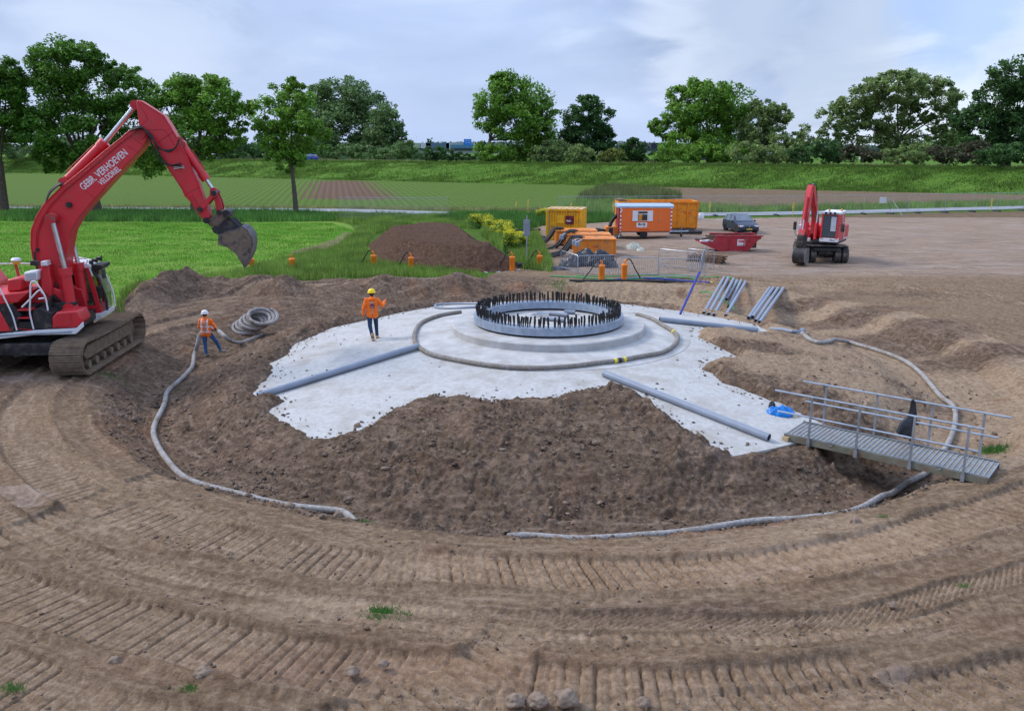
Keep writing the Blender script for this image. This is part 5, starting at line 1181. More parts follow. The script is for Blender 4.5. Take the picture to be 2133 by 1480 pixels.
for y in (0, 1.75): m = MB(); m.box(((sx(1489) + sx(1586)) / 2, y, sz(494)), (sx(1586) - sx(1487), .12, .09)); m.build('rim', redk, sk, .01)
for x in (1518, 1548): m = MB(); m.box((sx(x), -.06, sz(512)), (.06, .06, .9)); m.build('rib', redk, sk, .01)
for x in (1520, 1560): m = MB(); m.cyl((sx(x), -.16, sz(503)), (sx(x), 0, sz(503)), .05, 10); m.build('lug', redk, sk)
m = MB(); m.box((sx(1508), .87, .03), (.5, 1.4, .1)); m.build('skid', redk, sk)
m = MB(); m.box((sx(1542), -.045, sz(507)), (.52, .02, .42)); p = m.build('company_plate', white, sk)
text('REM', .2, 'letters', redp, p, Matrix.Translation((sx(1542), -.058, sz(505))) @ Matrix.Rotation(math.pi / 2, 4, 'X'), .003, weight=.01)
m = MB(); m.box((sx(1542), -.058, sz(512)), (.42, .006, .03)); m.build('text_line', gray, p)
rust_ = pm('scrap_brown', (.13, .085, .06), (.06, .04, .03), 7, .9)
random.seed(4)
m = MB()
for k in range(70):
    x = random.uniform(sx(1466), sx(1578)); y = random.uniform(.1, 1.6); z = sz(500) + random.uniform(-.1, .16) - (.25 if x < sx(1485) else 0)
    m.box((x, y, z), (random.uniform(.3, 1.0), random.uniform(.03, .15), random.uniform(.02, .08)), random.uniform(-.5, .5), random.uniform(-.2, .2), random.uniform(-.15, .15))
m.bb(sx(1490), sx(1575), .06, 1.7, .3, sz(501)); o = m.build('scrap_load', rust_); o.location = sk.location; tag(o, 'brown scrap timber and rubble heaped in the red skip', 'scrap')
m = MB(); m.box(sk.location + V3(sx(1474), .4, sz(505)), (.9, .4, .1), .1); tag(m.build('white_board', white), 'white board lying on the left lip of the red skip', 'board')
# pallets
o = empty('pallet_stack', at(1470, 546, 0), R(-32), 'low stack of weathered wooden pallets and planks beside the barriers', 'pallets')
pw = pm('weathered_wood', (.30, .19, .12), (.17, .105, .07), 5, .9)
for k in range(3):
    m = MB()
    for j in range(8): m.box((-1.0 + j * .28 + .05 * k, 0, .12 + .16 * k), (.13, 1.1, .022))
    for j in (-.45, 0, .45): m.box((0.05 * k, j, .05 + .16 * k), (2.2, .1, .09))
    m.build('pallet', pw, o)
for k in range(5): m = MB(); m.box((.4 + .2 * k, -.3 + .14 * k, .56 + .02 * k), (2.2 - .1 * k, .1, .03), .12 * k - .2, 0, .03); m.build('plank', pw, o)
# ------------------------------------------------------------------ sign post, seen from behind
c = atg(1097, 551); o = empty('sign_post', c, .15, 'grey road sign on a thin post seen from behind beside the yellow flowers', 'sign')
m = MB(); m.cyl((0, 0, 0), (0, 0, 2.95), .035, 10); m.build('post', galv, o); m = MB(); m.box((0, .05, 2.2), (.37, .03, 1.0)); m.build('sign_board', pm('sign_back', (.30, .35, .42), (.25, .29, .36), 3, .5, .3), o, .008)
for z in (1.85, 2.5): m = MB(); m.box((0, .0, z), (.36, .06, .04)); m.build('clamp', galv, o)
# ------------------------------------------------------------------ fence panels along the road
fpost = [(1161, 451), (1226, 450.5), (1291, 450.5), (1358, 450), (1424, 450), (1490, 450), (1555, 449.5), (1617, 449), (1677, 448), (1736, 447), (1798, 446), (1854, 445.5), (1911, 444), (1967, 443), (2025, 441.5), (2076, 440.5), (2130, 439), (2190, 437)]
def heras_mesh(w=3.45, h=2.0):
    f = MB(); f.tube([(0, 0, .12), (0, 0, h), (w, 0, h), (w, 0, .12)], .022, 6); f.tube([(0, 0, .22), (w, 0, .22)], .018, 6); f.cyl((0, 0, 0), (0, 0, .2), .022, 6); f.cyl((w, 0, 0), (w, 0, .2), .022, 6)
    g = MB()
    for k in range(1, 34): x = w * k / 34; g.tube([(x, 0, .22), (x, 0, h)], .0035, 3, caps=False)
    for k in range(1, 9): z = .22 + (h - .22) * k / 9; g.tube([(0, .004, z), (w, .004, z)], .0035, 3, caps=False)
    c = MB(); c.cyl((w / 2, 0, .22), (w / 2, 0, h), .011, 5)
    a, b = f.mesh('frame'), g.mesh('wire_mesh'); a.materials.append(galv); b.materials.append(galv); return a, b
hf, hm_ = heras_mesh()
block = MB(); block.box((0, 0, .07), (.7, .24, .14), taper=(.92, .8)); blm = block.mesh('foot_block'); blm.materials.append(black)
def panel(p, q, label, grp, h=None):
    d = q - p; o = empty('mesh_fence', p, math.atan2(d.y, d.x), label, 'fence', grp); o.scale = (Vector((d.x, d.y)).length / 3.45, 1, 1 if h is None else h)
    inst('frame', hf, o); inst('wire_mesh', hm_, o)
    if h is None: b_ = inst('foot', blm, o); b_.rotation_euler = (0, 0, 1.5 + random.uniform(-.2, .2)); b_.scale = (1.3, 1.3, 1)
    return o
ordn = ['behind the yellow container', 'right of the yellow container', 'left of the trailer roof', 'behind the trailer', 'behind the big orange container', 'just right of the big orange container', 'second right of the orange container', 'third right of the orange container', 'left behind the wheeled excavator', 'behind the wheeled excavator', 'just right of the wheeled excavator cab', 'carrying the white notice', 'right of the white notice', 'second right of the white notice', 'third right of the white notice', 'left of the striped marker', 'at the far right end']
for i in range(17):
    p, q = at(*fpost[i], 0), at(*fpost[i + 1], 0); panel(p, q, 'mesh site fence panel ' + ordn[i], 'mesh fence panels along the road')
lf = [(708, 457), (784.5, 457.5), (860.5, 458), (934, 457.5)]
for i in range(3): panel(at(*lf[i], 0), at(*lf[i + 1], 0), ['left', 'middle', 'right'][i] + ' panel of the short free standing mesh fence in the grass', 'three mesh panels in the grass', 1.06)
p = at(1836, 445, 0); m = MB(); m.box(p + V3(0, -.08, 1.42), (.72, .03, .62)); tag(m.build('white_notice', white), 'plain white notice board hung on the mesh fence at the right', 'notice')
m = MB(); m.tube([at(1854, 445, 0) + V3(.1, .1, 1.5), at(1866, 447, 0) + V3(.1, -1.2, .05)], .02, 6); m.tube([at(1854, 445, 0) + V3(-.3, 0, 1.5), at(1854, 445, 0) + V3(.1, 0, 1.5)], .02, 6); tag(m.build('fence_brace', galv), 'thin diagonal brace propping the fence right of the white notice', 'brace')
m = MB(); q = at(1890, 447, 0); m.cyl(q, q + V3(0, 0, 1.9), .02, 6); tag(m.build('thin_stake', galv), 'thin upright stake on the gravel in front of the right fence', 'stake')
ymk = pm('yellow_marker', (.72, .52, .10), (.60, .40, .07), 6, .6)
for k, (x, y, h_, l) in enumerate(((1075, 441, 1.0, 'short yellow marker post in the grass, first from the left'), (1100, 443, 1.25, 'yellow marker post left of the yellow container'), (1189, 447, 1.1, 'yellow marker post rising behind the yellow container'), (1277, 446, 1.2, 'yellow marker post just left of the trailer roof'), (1478, 447, 1.2, 'yellow marker post right of the big orange container'), (1651, 449, 1.2, 'yellow marker post left of the wheeled excavator boom'), (2064, 438, 1.2, 'yellow striped marker post at the far right of the fence'))):
    q = at(x, y, 0); o = empty('marker_post', q, 0, l, 'marker post', 'yellow marker posts along the road'); m = MB(); m.box((0, 0, h_ * .4), (.06, .06, h_ * .8)); m.build('stem', ymk, o)
    m = MB(); m.box((0, 0, h_ * .85), (.17, .04, h_ * .5), 0, 0, .12); m.build('marker_blade', ymk, o)
q = at(1126, 441, 0); m = MB(); m.tube([q, q + V3(-.25, 0, 1.9)], .03, 6); tag(m.build('leaning_stake', wood), 'thin pale leaning stake in the grass left of the yellow container', 'stake')
# ------------------------------------------------------------------ cars
def car(loc, rz, label, paint, scale=1.0, group=None):
    o = empty('parked_car', loc, rz, label, 'car', group); o.scale = (scale,) * 3
    # side profile (x forward, z up); body lofted across y with tumblehome
    prof = [(-2.05, .38), (-2.08, .62), (-2.02, .92), (-1.88, 1.05), (-1.62, 1.42), (-1.2, 1.50), (-.2, 1.53), (.25, 1.46), (1.0, 1.02), (1.75, .88), (2.02, .72), (2.08, .5), (2.02, .28), (-1.95, .28)]
    bel = .98
    ys = [-.88, -.86, -.70, 0, .70, .86, .88]; m = MB(); n = len(prof); V = []
    for i, y in enumerate((-.86, -.6, 0, .6, .86)):
        for (x, z) in prof:
            yy = y
            if z > bel: yy = y * (1 - .24 * (z - bel) / .55)
            e = abs(y) / .86; xx = x * (1 - .035 * e ** 3); zz = z - (.03 * e ** 2 if z > bel else 0)
            V.append((xx, yy, zz))
    fs = [(i * n + k, i * n + (k + 1) % n, (i + 1) * n + (k + 1) % n, (i + 1) * n + k) for i in range(4) for k in range(n)] + [tuple(range(n)), tuple(range(4 * n, 5 * n))[::-1]]
    m.add(V, fs); m.build('body', paint, o, .05, 50)
    gl = pm('car_glass', (.10, .135, .17), (.06, .08, .10), 2, .04, spec=1.0)
    def quad(pts, nm, mt, th=.012): 
        m = MB(); a, b, c, d = [Vector(q) for q in pts]; n_ = (b - a).cross(d - a).normalized() * th; m.add([a, b, c, d, a + n_, b + n_, c + n_, d + n_], [(3, 2, 1, 0), (4, 5, 6, 7), (0, 1, 5, 4), (1, 2, 6, 5), (2, 3, 7, 6), (3, 0, 4, 7)]); return m.build(nm, mt, o)
    quad([(.98, -.74, 1.045), (.98, .74, 1.045), (.30, .60, 1.44), (.30, -.60, 1.44)], 'windscreen', gl, .018)
    quad([(-1.83, .70, 1.12), (-1.83, -.70, 1.12), (-1.63, -.60, 1.40), (-1.63, .60, 1.40)], 'rear_window', gl, .02)
    for s in (-1, 1):
        for x0, x1, t0, t1 in ((.75, -.25, .25, -.22), (-.33, -1.2, -.30, -1.15), (-1.27, -1.65, -1.22, -1.5)):
            yb, yt = s * .868, s * (.86 * (1 - .24 * (1.43 - bel) / .55)) ; pts = [(x0, yb, 1.0), (x1, yb, 1.0), (t1, yt, 1.42), (t0, yt, 1.42)]
            quad(pts if s > 0 else pts[::-1], 'side_window', gl, .014)
        m = MB(); m.box((1.96, s * .62, .70), (.12, .34, .13), s * -.25); m.build('headlight', pm('headlight_glass', (.75, .78, .8), None, 4, .1), o, .02)
        m = MB(); m.box((-2.0, s * .68, .85), (.1, .22, .2)); m.build('tail_light', redp, o, .02)
        m = MB(); m.ell((.62, s * .98, 1.02), (.08, .11, .08)); m.build('mirror', paint, o)
        for x in (1.28, -1.28):
            p = empty('wheel', (x, s * .76, .32)); p.parent = o; m = MB(); m.lathe([(.2, -.1), (.30, -.11), (.32, -.08), (.32, .08), (.30, .11), (.2, .1)], axis='y'); m.build('tyre', black, p); m = MB(); m.lathe([(.21, s * .06), (.1, s * .09), (.02, s * .09)], axis='y'); m.build('rim', galv, p)
            m = MB(); m.cyl((x, s * .70, .34), (x, s * .868, .34), .38, 20); m.build('wheel_arch', dark, o)
    m = MB(); m.box((2.04, 0, .60), (.06, .62, .12)); m.build('grille', dark, o, .02); m = MB(); m.cyl((2.06, 0, .63), (2.085, 0, .63), .05, 12); m.build('badge', galv, o)
    m = MB(); m.box((2.04, 0, .38), (.06, 1.1, .12)); m.build('bumper_intake', dark, o, .02); m = MB(); m.box((2.085, 0, .47), (.02, .5, .1)); m.build('number_plate', ymk, o)
    return o
navyp = pm('dark_blue_car_paint', (.010, .018, .05), (.008, .014, .038), 2, .3, .0, coat=.5); silv = pm('silver_car_paint', (.34, .33, .33), None, 2, .3, .5); bluc = pm('blue_car_paint', (.02, .07, .30), None, 2, .3, .3)
car(at(1541, 484, 0), R(-84), 'dark blue hatchback parked on the gravel behind the red skip', navyp, .98)
def dikept(px, off=17): # point on the dike road seen at this pixel column
    t = (px - CXP) / F; # x = t*X approx, y = 161-.49x+off*1.113
    y = (161 + off * 1.113) / (1 + .49 * t); return V3(t * y, y, 3.5)
car(dikept(458), R(180 + -26), 'silver car driving along the top of the dike at the left', silv)
car(dikept(656), R(180 - 26), 'blue car on the dike top behind the slim tree', bluc)
# ------------------------------------------------------------------ big tracked excavator
red = pm('excavator_red', (.58, .018, .03), (.51, .015, .025), 1.2, .42, dirt=.2, dirtcol=(.36, .06, .05), dscale=6, spec=.5, coat=.15)
redd = pm('excavator_red_worn', (.50, .02, .03), (.40, .018, .026), 2.5, .5, dirt=.4, dirtcol=(.20, .11, .09), dscale=3)
chrome = pm('chrome_rod', (.62, .64, .67), (.5, .52, .55), 3, .18, .9)
blk = pm('black_steel', (.03, .03, .033), (.018, .018, .02), 4, .55, .2, dirt=.3, dirtcol=(.12, .10, .08))
mudst = pm('muddy_track_steel', (.23, .17, .12), (.14, .10, .075), 5, .8, .2, bump=.6, bscale=14, dirt=.45, dirtcol=(.24, .175, .12))
whi = pm('machine_white', (.72, .73, .76), (.64, .65, .69), 3, .4, dirt=.15, dirtcol=(.4, .36, .32))
cabg = glassmat('cab_glass', (.05, .065, .06), .5)
SC = V3(-15.15, 27.35, 0); PHI = R(9); vh = V3(-math.sin(PHI), math.cos(PHI), 0); uh = V3(math.cos(PHI), math.sin(PHI), 0)
def pl(px, py, v):
    d = ray(px, py); o = V3(0, 0, H); t = ((SC + vh * v - o).dot(vh)) / d.dot(vh); p = o + d * t - SC
    return (p.dot(uh), p.z)
def zo(L, v, ox=0, oy=180, s=2.387): return [pl(ox + a / s, oy + b / s, v) for a, b in L]
ex = empty('tracked_excavator', SC, PHI, 'big red tracked excavator at the left with white lettering on its raised boom', 'excavator')
VN, VF = -.36, .36
def arc(c, r, a0, a1, n=8): return [(c[0] + r * math.cos(R(a0 + (a1 - a0) * k / n)), c[1] + r * math.sin(R(a0 + (a1 - a0) * k / n))) for k in range(n + 1)]
boomz = [(262, 1112), (232, 1098), (215, 1060), (195, 985), (180, 900), (163, 850), (154, 790), (156, 715), (180, 650), (222, 582), (300, 505), (400, 425), (520, 322), (596, 262), (640, 222), (662, 208), (700, 208), (728, 232), (732, 262), (712, 298), (690, 326), (620, 400), (540, 486), (460, 574), (392, 652), (352, 722), (338, 790), (330, 860), (322, 950), (312, 1030), (304, 1085), (290, 1108)]
m = MB(); m.prism(zo(boomz, VN), VN, VF); boom = m.build('boom', red, ex, .03)
# stiffening seams and flange edges
edge = zo([(215, 1060), (195, 985), (180, 900), (163, 850), (154, 790), (156, 715), (180, 650), (222, 582), (300, 505), (400, 425), (520, 322), (596, 262), (655, 212)], VN)
m = MB(); m.tube([(a, VN - .01, b) for a, b in edge], .018, 6); m.build('edge_pipe', red, boom)
for off, mt in ((6, red), (14, redd)):
    e2 = zo([(170 + off, 820), (174 + off, 730), (200 + off, 660), (240 + off, 592), (315 + off, 512), (412 + off, 432), (530 + off, 330), (600 + off, 272), (660 + off, 228)], VN - .02); m = MB(); m.tube([(p[0], VN - .03, p[1]) for p in e2], .012, 6); m.build('pipe_run', mt, boom)
m = MB()
for L in ([(175, 858), (338, 905)], [(408, 500), (470, 556)], [(632, 296), (690, 330)], [(640, 240), (720, 300)]):
    q = zo(L, VN); m.tube([(q[0][0], VN - .004, q[0][1]), (q[1][0], VN - .004, q[1][1])], .010, 5)
m.build('weld_seam', redd, boom)
m = MB()
q = zo([(345, 588)], VN)[0]; m.cyl((q[0], VN - .1, q[1]), (q[0], VN, q[1]), .09, 12); m.build('work_lamp', blk, boom)
q = zo([(188, 812)], VN)[0]; m = MB(); m.cyl((q[0], VN - .05, q[1]), (q[0], VN, q[1]), .06, 10); m.build('pin_cover', blk, boom)
pv = zo([(260, 652)], VN)[0]; m = MB(); m.cyl((pv[0], VN - .22, pv[1]), (pv[0], VF + .22, pv[1]), .12, 18); m.cyl((pv[0], VN - .02, pv[1]), (pv[0], VF + .02, pv[1]), .2, 20); m.build('cylinder_pin', redd, boom)
ft_ = zo([(262, 1085)], VN)[0]; m = MB(); m.cyl((ft_[0], VN - .12, ft_[1]), (ft_[0], VF + .12, ft_[1]), .20, 24); m.build('foot_eye', red, boom, .01)
m = MB(); m.cyl((ft_[0], VN - .15, ft_[1]), (ft_[0], VN - .1, ft_[1]), .08, 16); m.build('foot_pin', pm('pin_brown', (.35, .12, .08), None, 4, .5), boom)
# lettering along the boom
def lettering(s, z0, z1, size, nm):
    (u0, w0), (u1, w1) = zo([z0, z1], VN - .02); L_ = math.hypot(u1 - u0, w1 - w0); a = math.atan2(w1 - w0, u1 - u0)
    c = bpy.data.curves.new('tmp', 'FONT'); c.body = s; c.size = size; oo = bpy.data.objects.new('tmp', c); COL.objects.link(oo); bpy.context.view_layer.update(); wd = oo.dimensions.x; bpy.data.objects.remove(oo)
    M = Matrix.Translation(((u0 + u1) / 2, VN - .004, (w0 + w1) / 2)) @ Matrix.Rotation(math.pi / 2, 4, 'X') @ Matrix.Rotation(a, 4, 'Z')
    text(s, size, nm, whi, boom, M, .004, weight=size * .012, sx=L_ / wd * .97)
lettering('GEBR. VERHOEVEN', (402, 508), (630, 322), .31, 'lettering')
lettering('VELDDRIEL', (494, 486), (596, 404), .24, 'lettering')
# stick
stz = [(677, 78), (684, 66), (702, 74), (815, 145), (846, 192), (872, 240), (893, 280), (925, 350), (985, 480), (1012, 560), (1032, 600), (1046, 650), (1022, 672), (1002, 655), (985, 628), (944, 572), (916, 545), (904, 515), (830, 402), (782, 318), (742, 262), (728, 222), (700, 198), (690, 195)]
VS = .27; m = MB(); m.prism(zo(stz, -VS), -VS, VS); st = m.build('stick', red, ex, .025)
for L in ([(700, 196), (735, 160), (690, 80)], [(775, 285), (860, 225)], [(905, 545), (990, 500)], [(700, 215), (820, 215), (892, 330)]):
    q = zo(L, -VS); m = MB(); m.tube([(a, -VS - .004, b) for a, b in q], .011, 5); m.build('weld_seam', redd, st)
m = MB(); q = zo([(702, 238)], VN)[0]; m.cyl((q[0], VN - .06, q[1]), (q[0], VF + .06, q[1]), .14, 20); m.build('elbow_pin', redd, st)
e2 = zo([(704, 76), (816, 147), (874, 243), (928, 350), (988, 482), (1010, 552)], -VS); m = MB(); m.tube([(a, -VS - .012, b) for a, b in e2], .016, 6); m.build('edge_pipe', red, st)
for L in ([(940, 545), (965, 600), (985, 640)], [(955, 540), (990, 600)], [(830, 400), (915, 520), (925, 545)]):
    q = zo(L, -VS - .02); m = MB(); m.tube([(a, -VS - .03, b) for a, b in q], .013, 6); m.build('pipe_run', redd, st)
# hydraulic cylinders
def cyl_(name, z0, zc, z1, v, rb, rr, parent=ex, n0='barrel', n1='rod', mt=None):
    a, c, b = [zo([q], v)[0] for q in (z0, zc, z1)]
    o = empty(name, (0, 0, 0)); o.parent = parent; A_, C3, B_ = V3(a[0], v, a[1]), V3(c[0], v, c[1]), V3(b[0], v, b[1]); d = (B_ - A_).normalized()
    m = MB(); m.cyl(A_, C3, rb, 20); m.cyl(C3 - d * .22, C3 + d * .02, rb * 1.22, 20); m.cyl(A_ - V3(0, rb * 1.1, 0), A_ + V3(0, rb * 1.1, 0), rb * 1.1, 16); m.build('barrel', mt or red, o)
    m = MB(); m.cyl(C3, B_, rr, 16); m.build('rod', chrome, o); m = MB(); m.cyl(B_ - V3(0, rb * 1.0, 0), B_ + V3(0, rb * 1.0, 0), rb * .95, 16); m.build('rod_eye', redd, o)
    m = MB(); s_ = d.cross(V3(0, 1, 0)).normalized(); m.tube([A_ + d * .3 + s_ * rb * 1.25, C3 - d * .3 + s_ * rb * 1.25], .018, 6); m.build('feed_pipe', redd, o)
    return o
cyl_('stick_cylinder', (325, 478), (522, 278), (676, 92), 0, .155, .075)
m = MB()
for s in (-1, 1): q = zo([(310, 500), (355, 468), (330, 445)], 0); m.prism(q, s * .2 - .03, s * .2 + .03)
m.build('cylinder_bracket', red, boom)
cyl_('boom_cylinder', (352, 1100), (322, 905), (258, 655), -.62, .17, .075)
def cyl_far():
    (a0, a1), (c0, c1), (b0, b1) = [zo([q], -.62)[0] for q in ((352, 1100), (322, 905), (258, 655))]
    o = empty('boom_cylinder', (0, 0, 0)); o.parent = ex; v = .62; A_, C3, B_ = V3(a0, v, a1), V3(c0, v, c1), V3(b0, v, b1); d = (B_ - A_).normalized()
    m = MB(); m.cyl(A_, C3, .17, 20); m.cyl(C3 - d * .22, C3 + d * .02, .205, 20); m.build('barrel', red, o); m = MB(); m.cyl(C3, B_, .075, 16); m.build('rod', chrome, o); m = MB(); m.cyl(B_ - V3(0, .17, 0), B_ + V3(0, .17, 0), .16, 16); m.build('rod_eye', redd, o)
cyl_far()
cyl_('bucket_cylinder', (905, 288), (1024, 462), (1064, 520), 0, .125, .06)
# stick top of the bucket cylinder bracket, linkage, coupler
m = MB()
for s in (-1, 1): m.prism(zo([(868, 262), (892, 250), (922, 276), (916, 304), (880, 300)], 0), s * .16 - .03, s * .16 + .03)
m.build('cylinder_bracket', redd, st)
m = MB()
for s in (-1, 1): m.prism(zo([(992, 606), (1050, 540), (1052, 520), (1072, 512), (1088, 524), (1084, 545), (1066, 552), (1018, 615), (1002, 622)], 0), s * .3 - .035, s * .3 + .035)
m.build('rocker_arm', red, ex, .01)
m = MB()
for s in (-1, 1): m.prism(zo([(1062, 530), (1082, 522), (1100, 560), (1112, 600), (1102, 625), (1082, 622), (1076, 580)], 0), s * .2 - .04, s * .2 + .04)
m.build('tie_link', redd, ex, .01)
for q, r_ in (((1004, 608), .09), ((1072, 528), .09), ((1098, 622), .08), ((1036, 662), .1)): m = MB(); c = zo([q], 0)[0]; m.cyl((c[0], -.38, c[1]), (c[0], .38, c[1]), r_, 16); m.build('link_pin', blk, ex)
brown = pm('coupler_mud', (.17, .12, .09), (.10, .07, .055), 4, .8, .2, bump=.6)
m = MB(); m.prism(zo([(1028, 668), (1068, 640), (1100, 612), (1122, 612), (1152, 618), (1156, 640), (1120, 668), (1098, 690), (1058, 692)], 0), -.34, .34); m.build('quick_coupler', brown, ex, .03)
m = MB(); c = zo([(1136, 628)], 0)[0]; m.cyl((c[0], -.4, c[1]), (c[0], .4, c[1]), .12, 18); m.build('coupler_pin', blk, ex)
bks = pm('bucket_steel', (.10, .105, .12), (.05, .05, .055), 4, .5, .3, bump=.4, dirt=.35, dirtcol=(.24, .18, .13)); bdirt = pm('bucket_clay', (.29, .21, .145), (.15, .105, .075), 3, .9, bump=1, bscale=9, dirt=.55, dirtcol=(.055, .05, .05), dscale=3)
m = MB()
for v0 in (-.34, -.12, .12, .34): m.prism(zo([(1060, 698), (1096, 686), (1130, 660), (1162, 655), (1196, 686), (1240, 700), (1210, 728), (1150, 728), (1105, 735), (1072, 722)], 0), v0 - .03, v0 + .03)
m.build('tilt_head', blk, ex, .01)
bk = empty('bucket', (0, 0, 0)); bk.parent = ex
sc_ = lambda L: [(1128 + (a - 1128) * .9, 702 + (b - 702) * .93) for a, b in L]
shell = [(1096, 742), (1130, 722), (1185, 712), (1222, 692), (1250, 712), (1270, 745), (1276, 785), (1268, 830), (1252, 866), (1238, 892)]; shell = sc_(shell)
Q = zo(shell, -.1); BW = .6; m = MB(); n = len(Q); V = []
for (a, b), (a2, b2) in zip(Q, Q[1:] + [Q[-1]]): pass
nrm = []
for i in range(n):
    a, b = Q[max(i - 1, 0)], Q[min(i + 1, n - 1)]; t = V3(b[0] - a[0], 0, b[1] - a[1]).normalized(); nrm.append(V3(-t.z, 0, t.x) * .04)
for i, (a, b) in enumerate(Q): V += [(a, -BW, b), (a, BW, b), (a + nrm[i].x, BW, b + nrm[i].z), (a + nrm[i].x, -BW, b + nrm[i].z)]
fs = []
for i in range(n - 1):
    for k in range(4): fs.append((i * 4 + k, i * 4 + (k + 1) % 4, i * 4 + 4 + (k + 1) % 4, i * 4 + 4 + k))
m.add(V, fs); m.build('back_plate', bks, bk, 0)
sidez = shell + sc_([(1216, 872), (1190, 832), (1150, 800), (1112, 786), (1092, 784)])
for v in (-BW, BW): m = MB(); m.prism(zo(sidez, -.1), v - .02, v + .02); m.build('side_plate', bdirt if v < 0 else bks, bk, .006)
m = MB(); m.prism(zo(sc_([(1120, 752), (1190, 736), (1240, 740), (1258, 790), (1248, 850), (1228, 872), (1190, 828), (1150, 800), (1115, 782)]), -.1), -BW + .03, BW - .03)
m.build('clay_load', bdirt, bk, .05)
m = MB(); m.prism(zo(sc_([(1128, 790), (1170, 770), (1215, 765), (1245, 790), (1240, 850), (1224, 880), (1190, 832), (1150, 802)]), -.1), -BW - .035, -BW - .02); m.build('mud_smear', bdirt, bk)
t0, t1_ = zo(sc_([(1232, 880), (1236, 916)]), -.1)
for k in range(5): m = MB(); v = -BW + .08 + k * (2 * BW - .16) / 4; m.add([(t0[0] - .06, v - .05, t0[1]), (t0[0] + .06, v - .05, t0[1]), (t0[0] + .06, v + .05, t0[1]), (t0[0] - .06, v + .05, t0[1]), (t1_[0], v, t1_[1])], [(0, 3, 2, 1), (0, 1, 4), (1, 2, 4), (2, 3, 4), (3, 0, 4)]); m.build('tooth', bks, bk)
# hoses at the elbow
random.seed(2)
for k in range(6):
    o_ = random.uniform(-6, 6); v = VN - .05 - .035 * k
    q = zo([(660 + o_, 212), (700, 205 + o_), (740 + o_, 232), (765 + o_ * 2, 290), (790 + o_ * 2, 350), (840 + o_, 392), (900, 388 + o_)] if k < 3 else [(650, 218 + o_), (705, 206), (750, 250 + o_), (790 + o_, 305), (840, 322 + o_), (875, 300), (890, 262)], v)
    m = MB(); m.tube(smooth_path([(a, v + .02, b) for a, b in q], 5), .024, 6); m.build('hydraulic_hose', black, ex)
for k in range(4):
    q = zo([(225 - k * 3, 580), (248 - k * 3, 530 - k * 4), (290, 492 - k * 4), (310, 488)], VN - .02); m = MB(); m.tube(smooth_path([(a, VN + .05 * k, b) for a, b in q], 5), .022, 6); m.build('hydraulic_hose', black, ex)
for k in range(2):
    q = zo([(865, 402 + 8 * k), (905, 395 + 8 * k), (918, 400 + 8 * k)], -VS - .04); m = MB(); m.tube([(a, -VS - .05, b) for a, b in q], .02, 6); m.build('steel_pipe', chrome, ex)
q = zo([(172, 820), (185, 900), (215, 945), (265, 970), (288, 1010), (272, 1045), (232, 1050)], VN - .1); m = MB(); m.tube(smooth_path([(a, VN - .12, b) for a, b in q], 5), .035, 8); m.build('hydraulic_hose', black, ex)
# --- upper structure (u forward, v left/away, w up)
def ub(a, b, c, d, e, f_): m = MB(); m.bb(a, b, c, d, e, f_); return m
u1 = pl(163, 690, -1.5)[0]
SD = -1.5
uf = pl(160, 690, SD)[0]          # front of the right side
def S_(L): return [pl(0 + a / 5.284, 520 + b / 5.284, SD) for a, b in L]
ub(-3.7, uf - .05, -1.42, 1.42, 1.28, 1.62).build('deck_frame', blk, ex, .02)
m = MB(); m.prism(S_([(-900, 1010), (0, 978), (370, 936), (838, 926), (918, 850), (912, 792), (842, 862), (370, 888), (0, 925), (-900, 960)]), SD - .03, SD + .08); m.build('white_skirt', whi, ex, .01)
m = MB(); m.tube([(pl(-150, 705, SD)[0], SD - .035, pl(-150, 706, SD)[1]), (pl(150, 690, SD)[0], SD - .035, pl(150, 690, SD)[1])], .03, 6); m.build('skirt_stripe', gray, ex)
m = MB(); m.prism(S_([(570, 742), (622, 690), (770, 676), (855, 672), (905, 762), (905, 800), (842, 862), (572, 866)]), SD, -.65); m.build('front_toolbox', red, ex, .05)
m = MB(); m.prism(S_([(585, 835), (740, 828), (740, 836), (585, 843)]), SD - .02, SD); m.prism(S_([(776, 700), (782, 700), (782, 850), (776, 850)]), SD - .012, SD); m.build('toolbox_seam', redd, ex)
m = MB(); m.prism(S_([(352, 668), (430, 640), (560, 700), (572, 742), (572, 866), (370, 880), (350, 760)]), SD + .04, -.7); m.build('black_step_box', blk, ex, .03)
for y0 in (645, 732, 852):
    m = MB(); m.prism(S_([(190, y0 + 28), (345, y0 + 28), (345, y0 + 12 if y0 < 800 else y0 + 34), (190, y0 + 14)]), SD - .0, -.8); m.build('step', red, ex, .01)
m = MB(); m.prism(S_([(170, 640), (350, 640), (350, 880), (170, 890)]), SD + .35, -.6); m.build('step_well', blk, ex)
m = MB(); m.prism(S_([(-1100, 640), (0, 610), (120, 600), (235, 720), (135, 892), (0, 905), (-1100, 960)]), SD + .03, SD + .14); m.build('black_side_panel', blk, ex)
m = MB(); m.prism(S_([(-1100, 650), (0, 680), (120, 895), (-1100, 950)]), SD - .01, SD + .1); m.build('side_door', red, ex, .02)
m = MB(); m.prism(S_([(-1100, 520), (0, 495), (310, 465), (180, 590), (0, 612), (-1100, 650)]), SD + .1, .55); m.build('engine_hood', red, ex, .04)
m = MB(); m.prism(S_([(20, 352), (150, 335), (172, 350), (180, 470), (30, 490), (20, 470)]), -1.1, -.2); m.build('air_box', red, ex, .04)
m = MB(); m.prism(S_([(-1200, 260), (-500, 250), (-300, 480), (-300, 640), (-1200, 640)]), SD + .2, 1.3); m.build('counterweight_hood', red, ex, .08)
ub(-4.4, -3.4, -1.45, 1.45, 1.3, 2.9).build('counterweight', red, ex, .12)
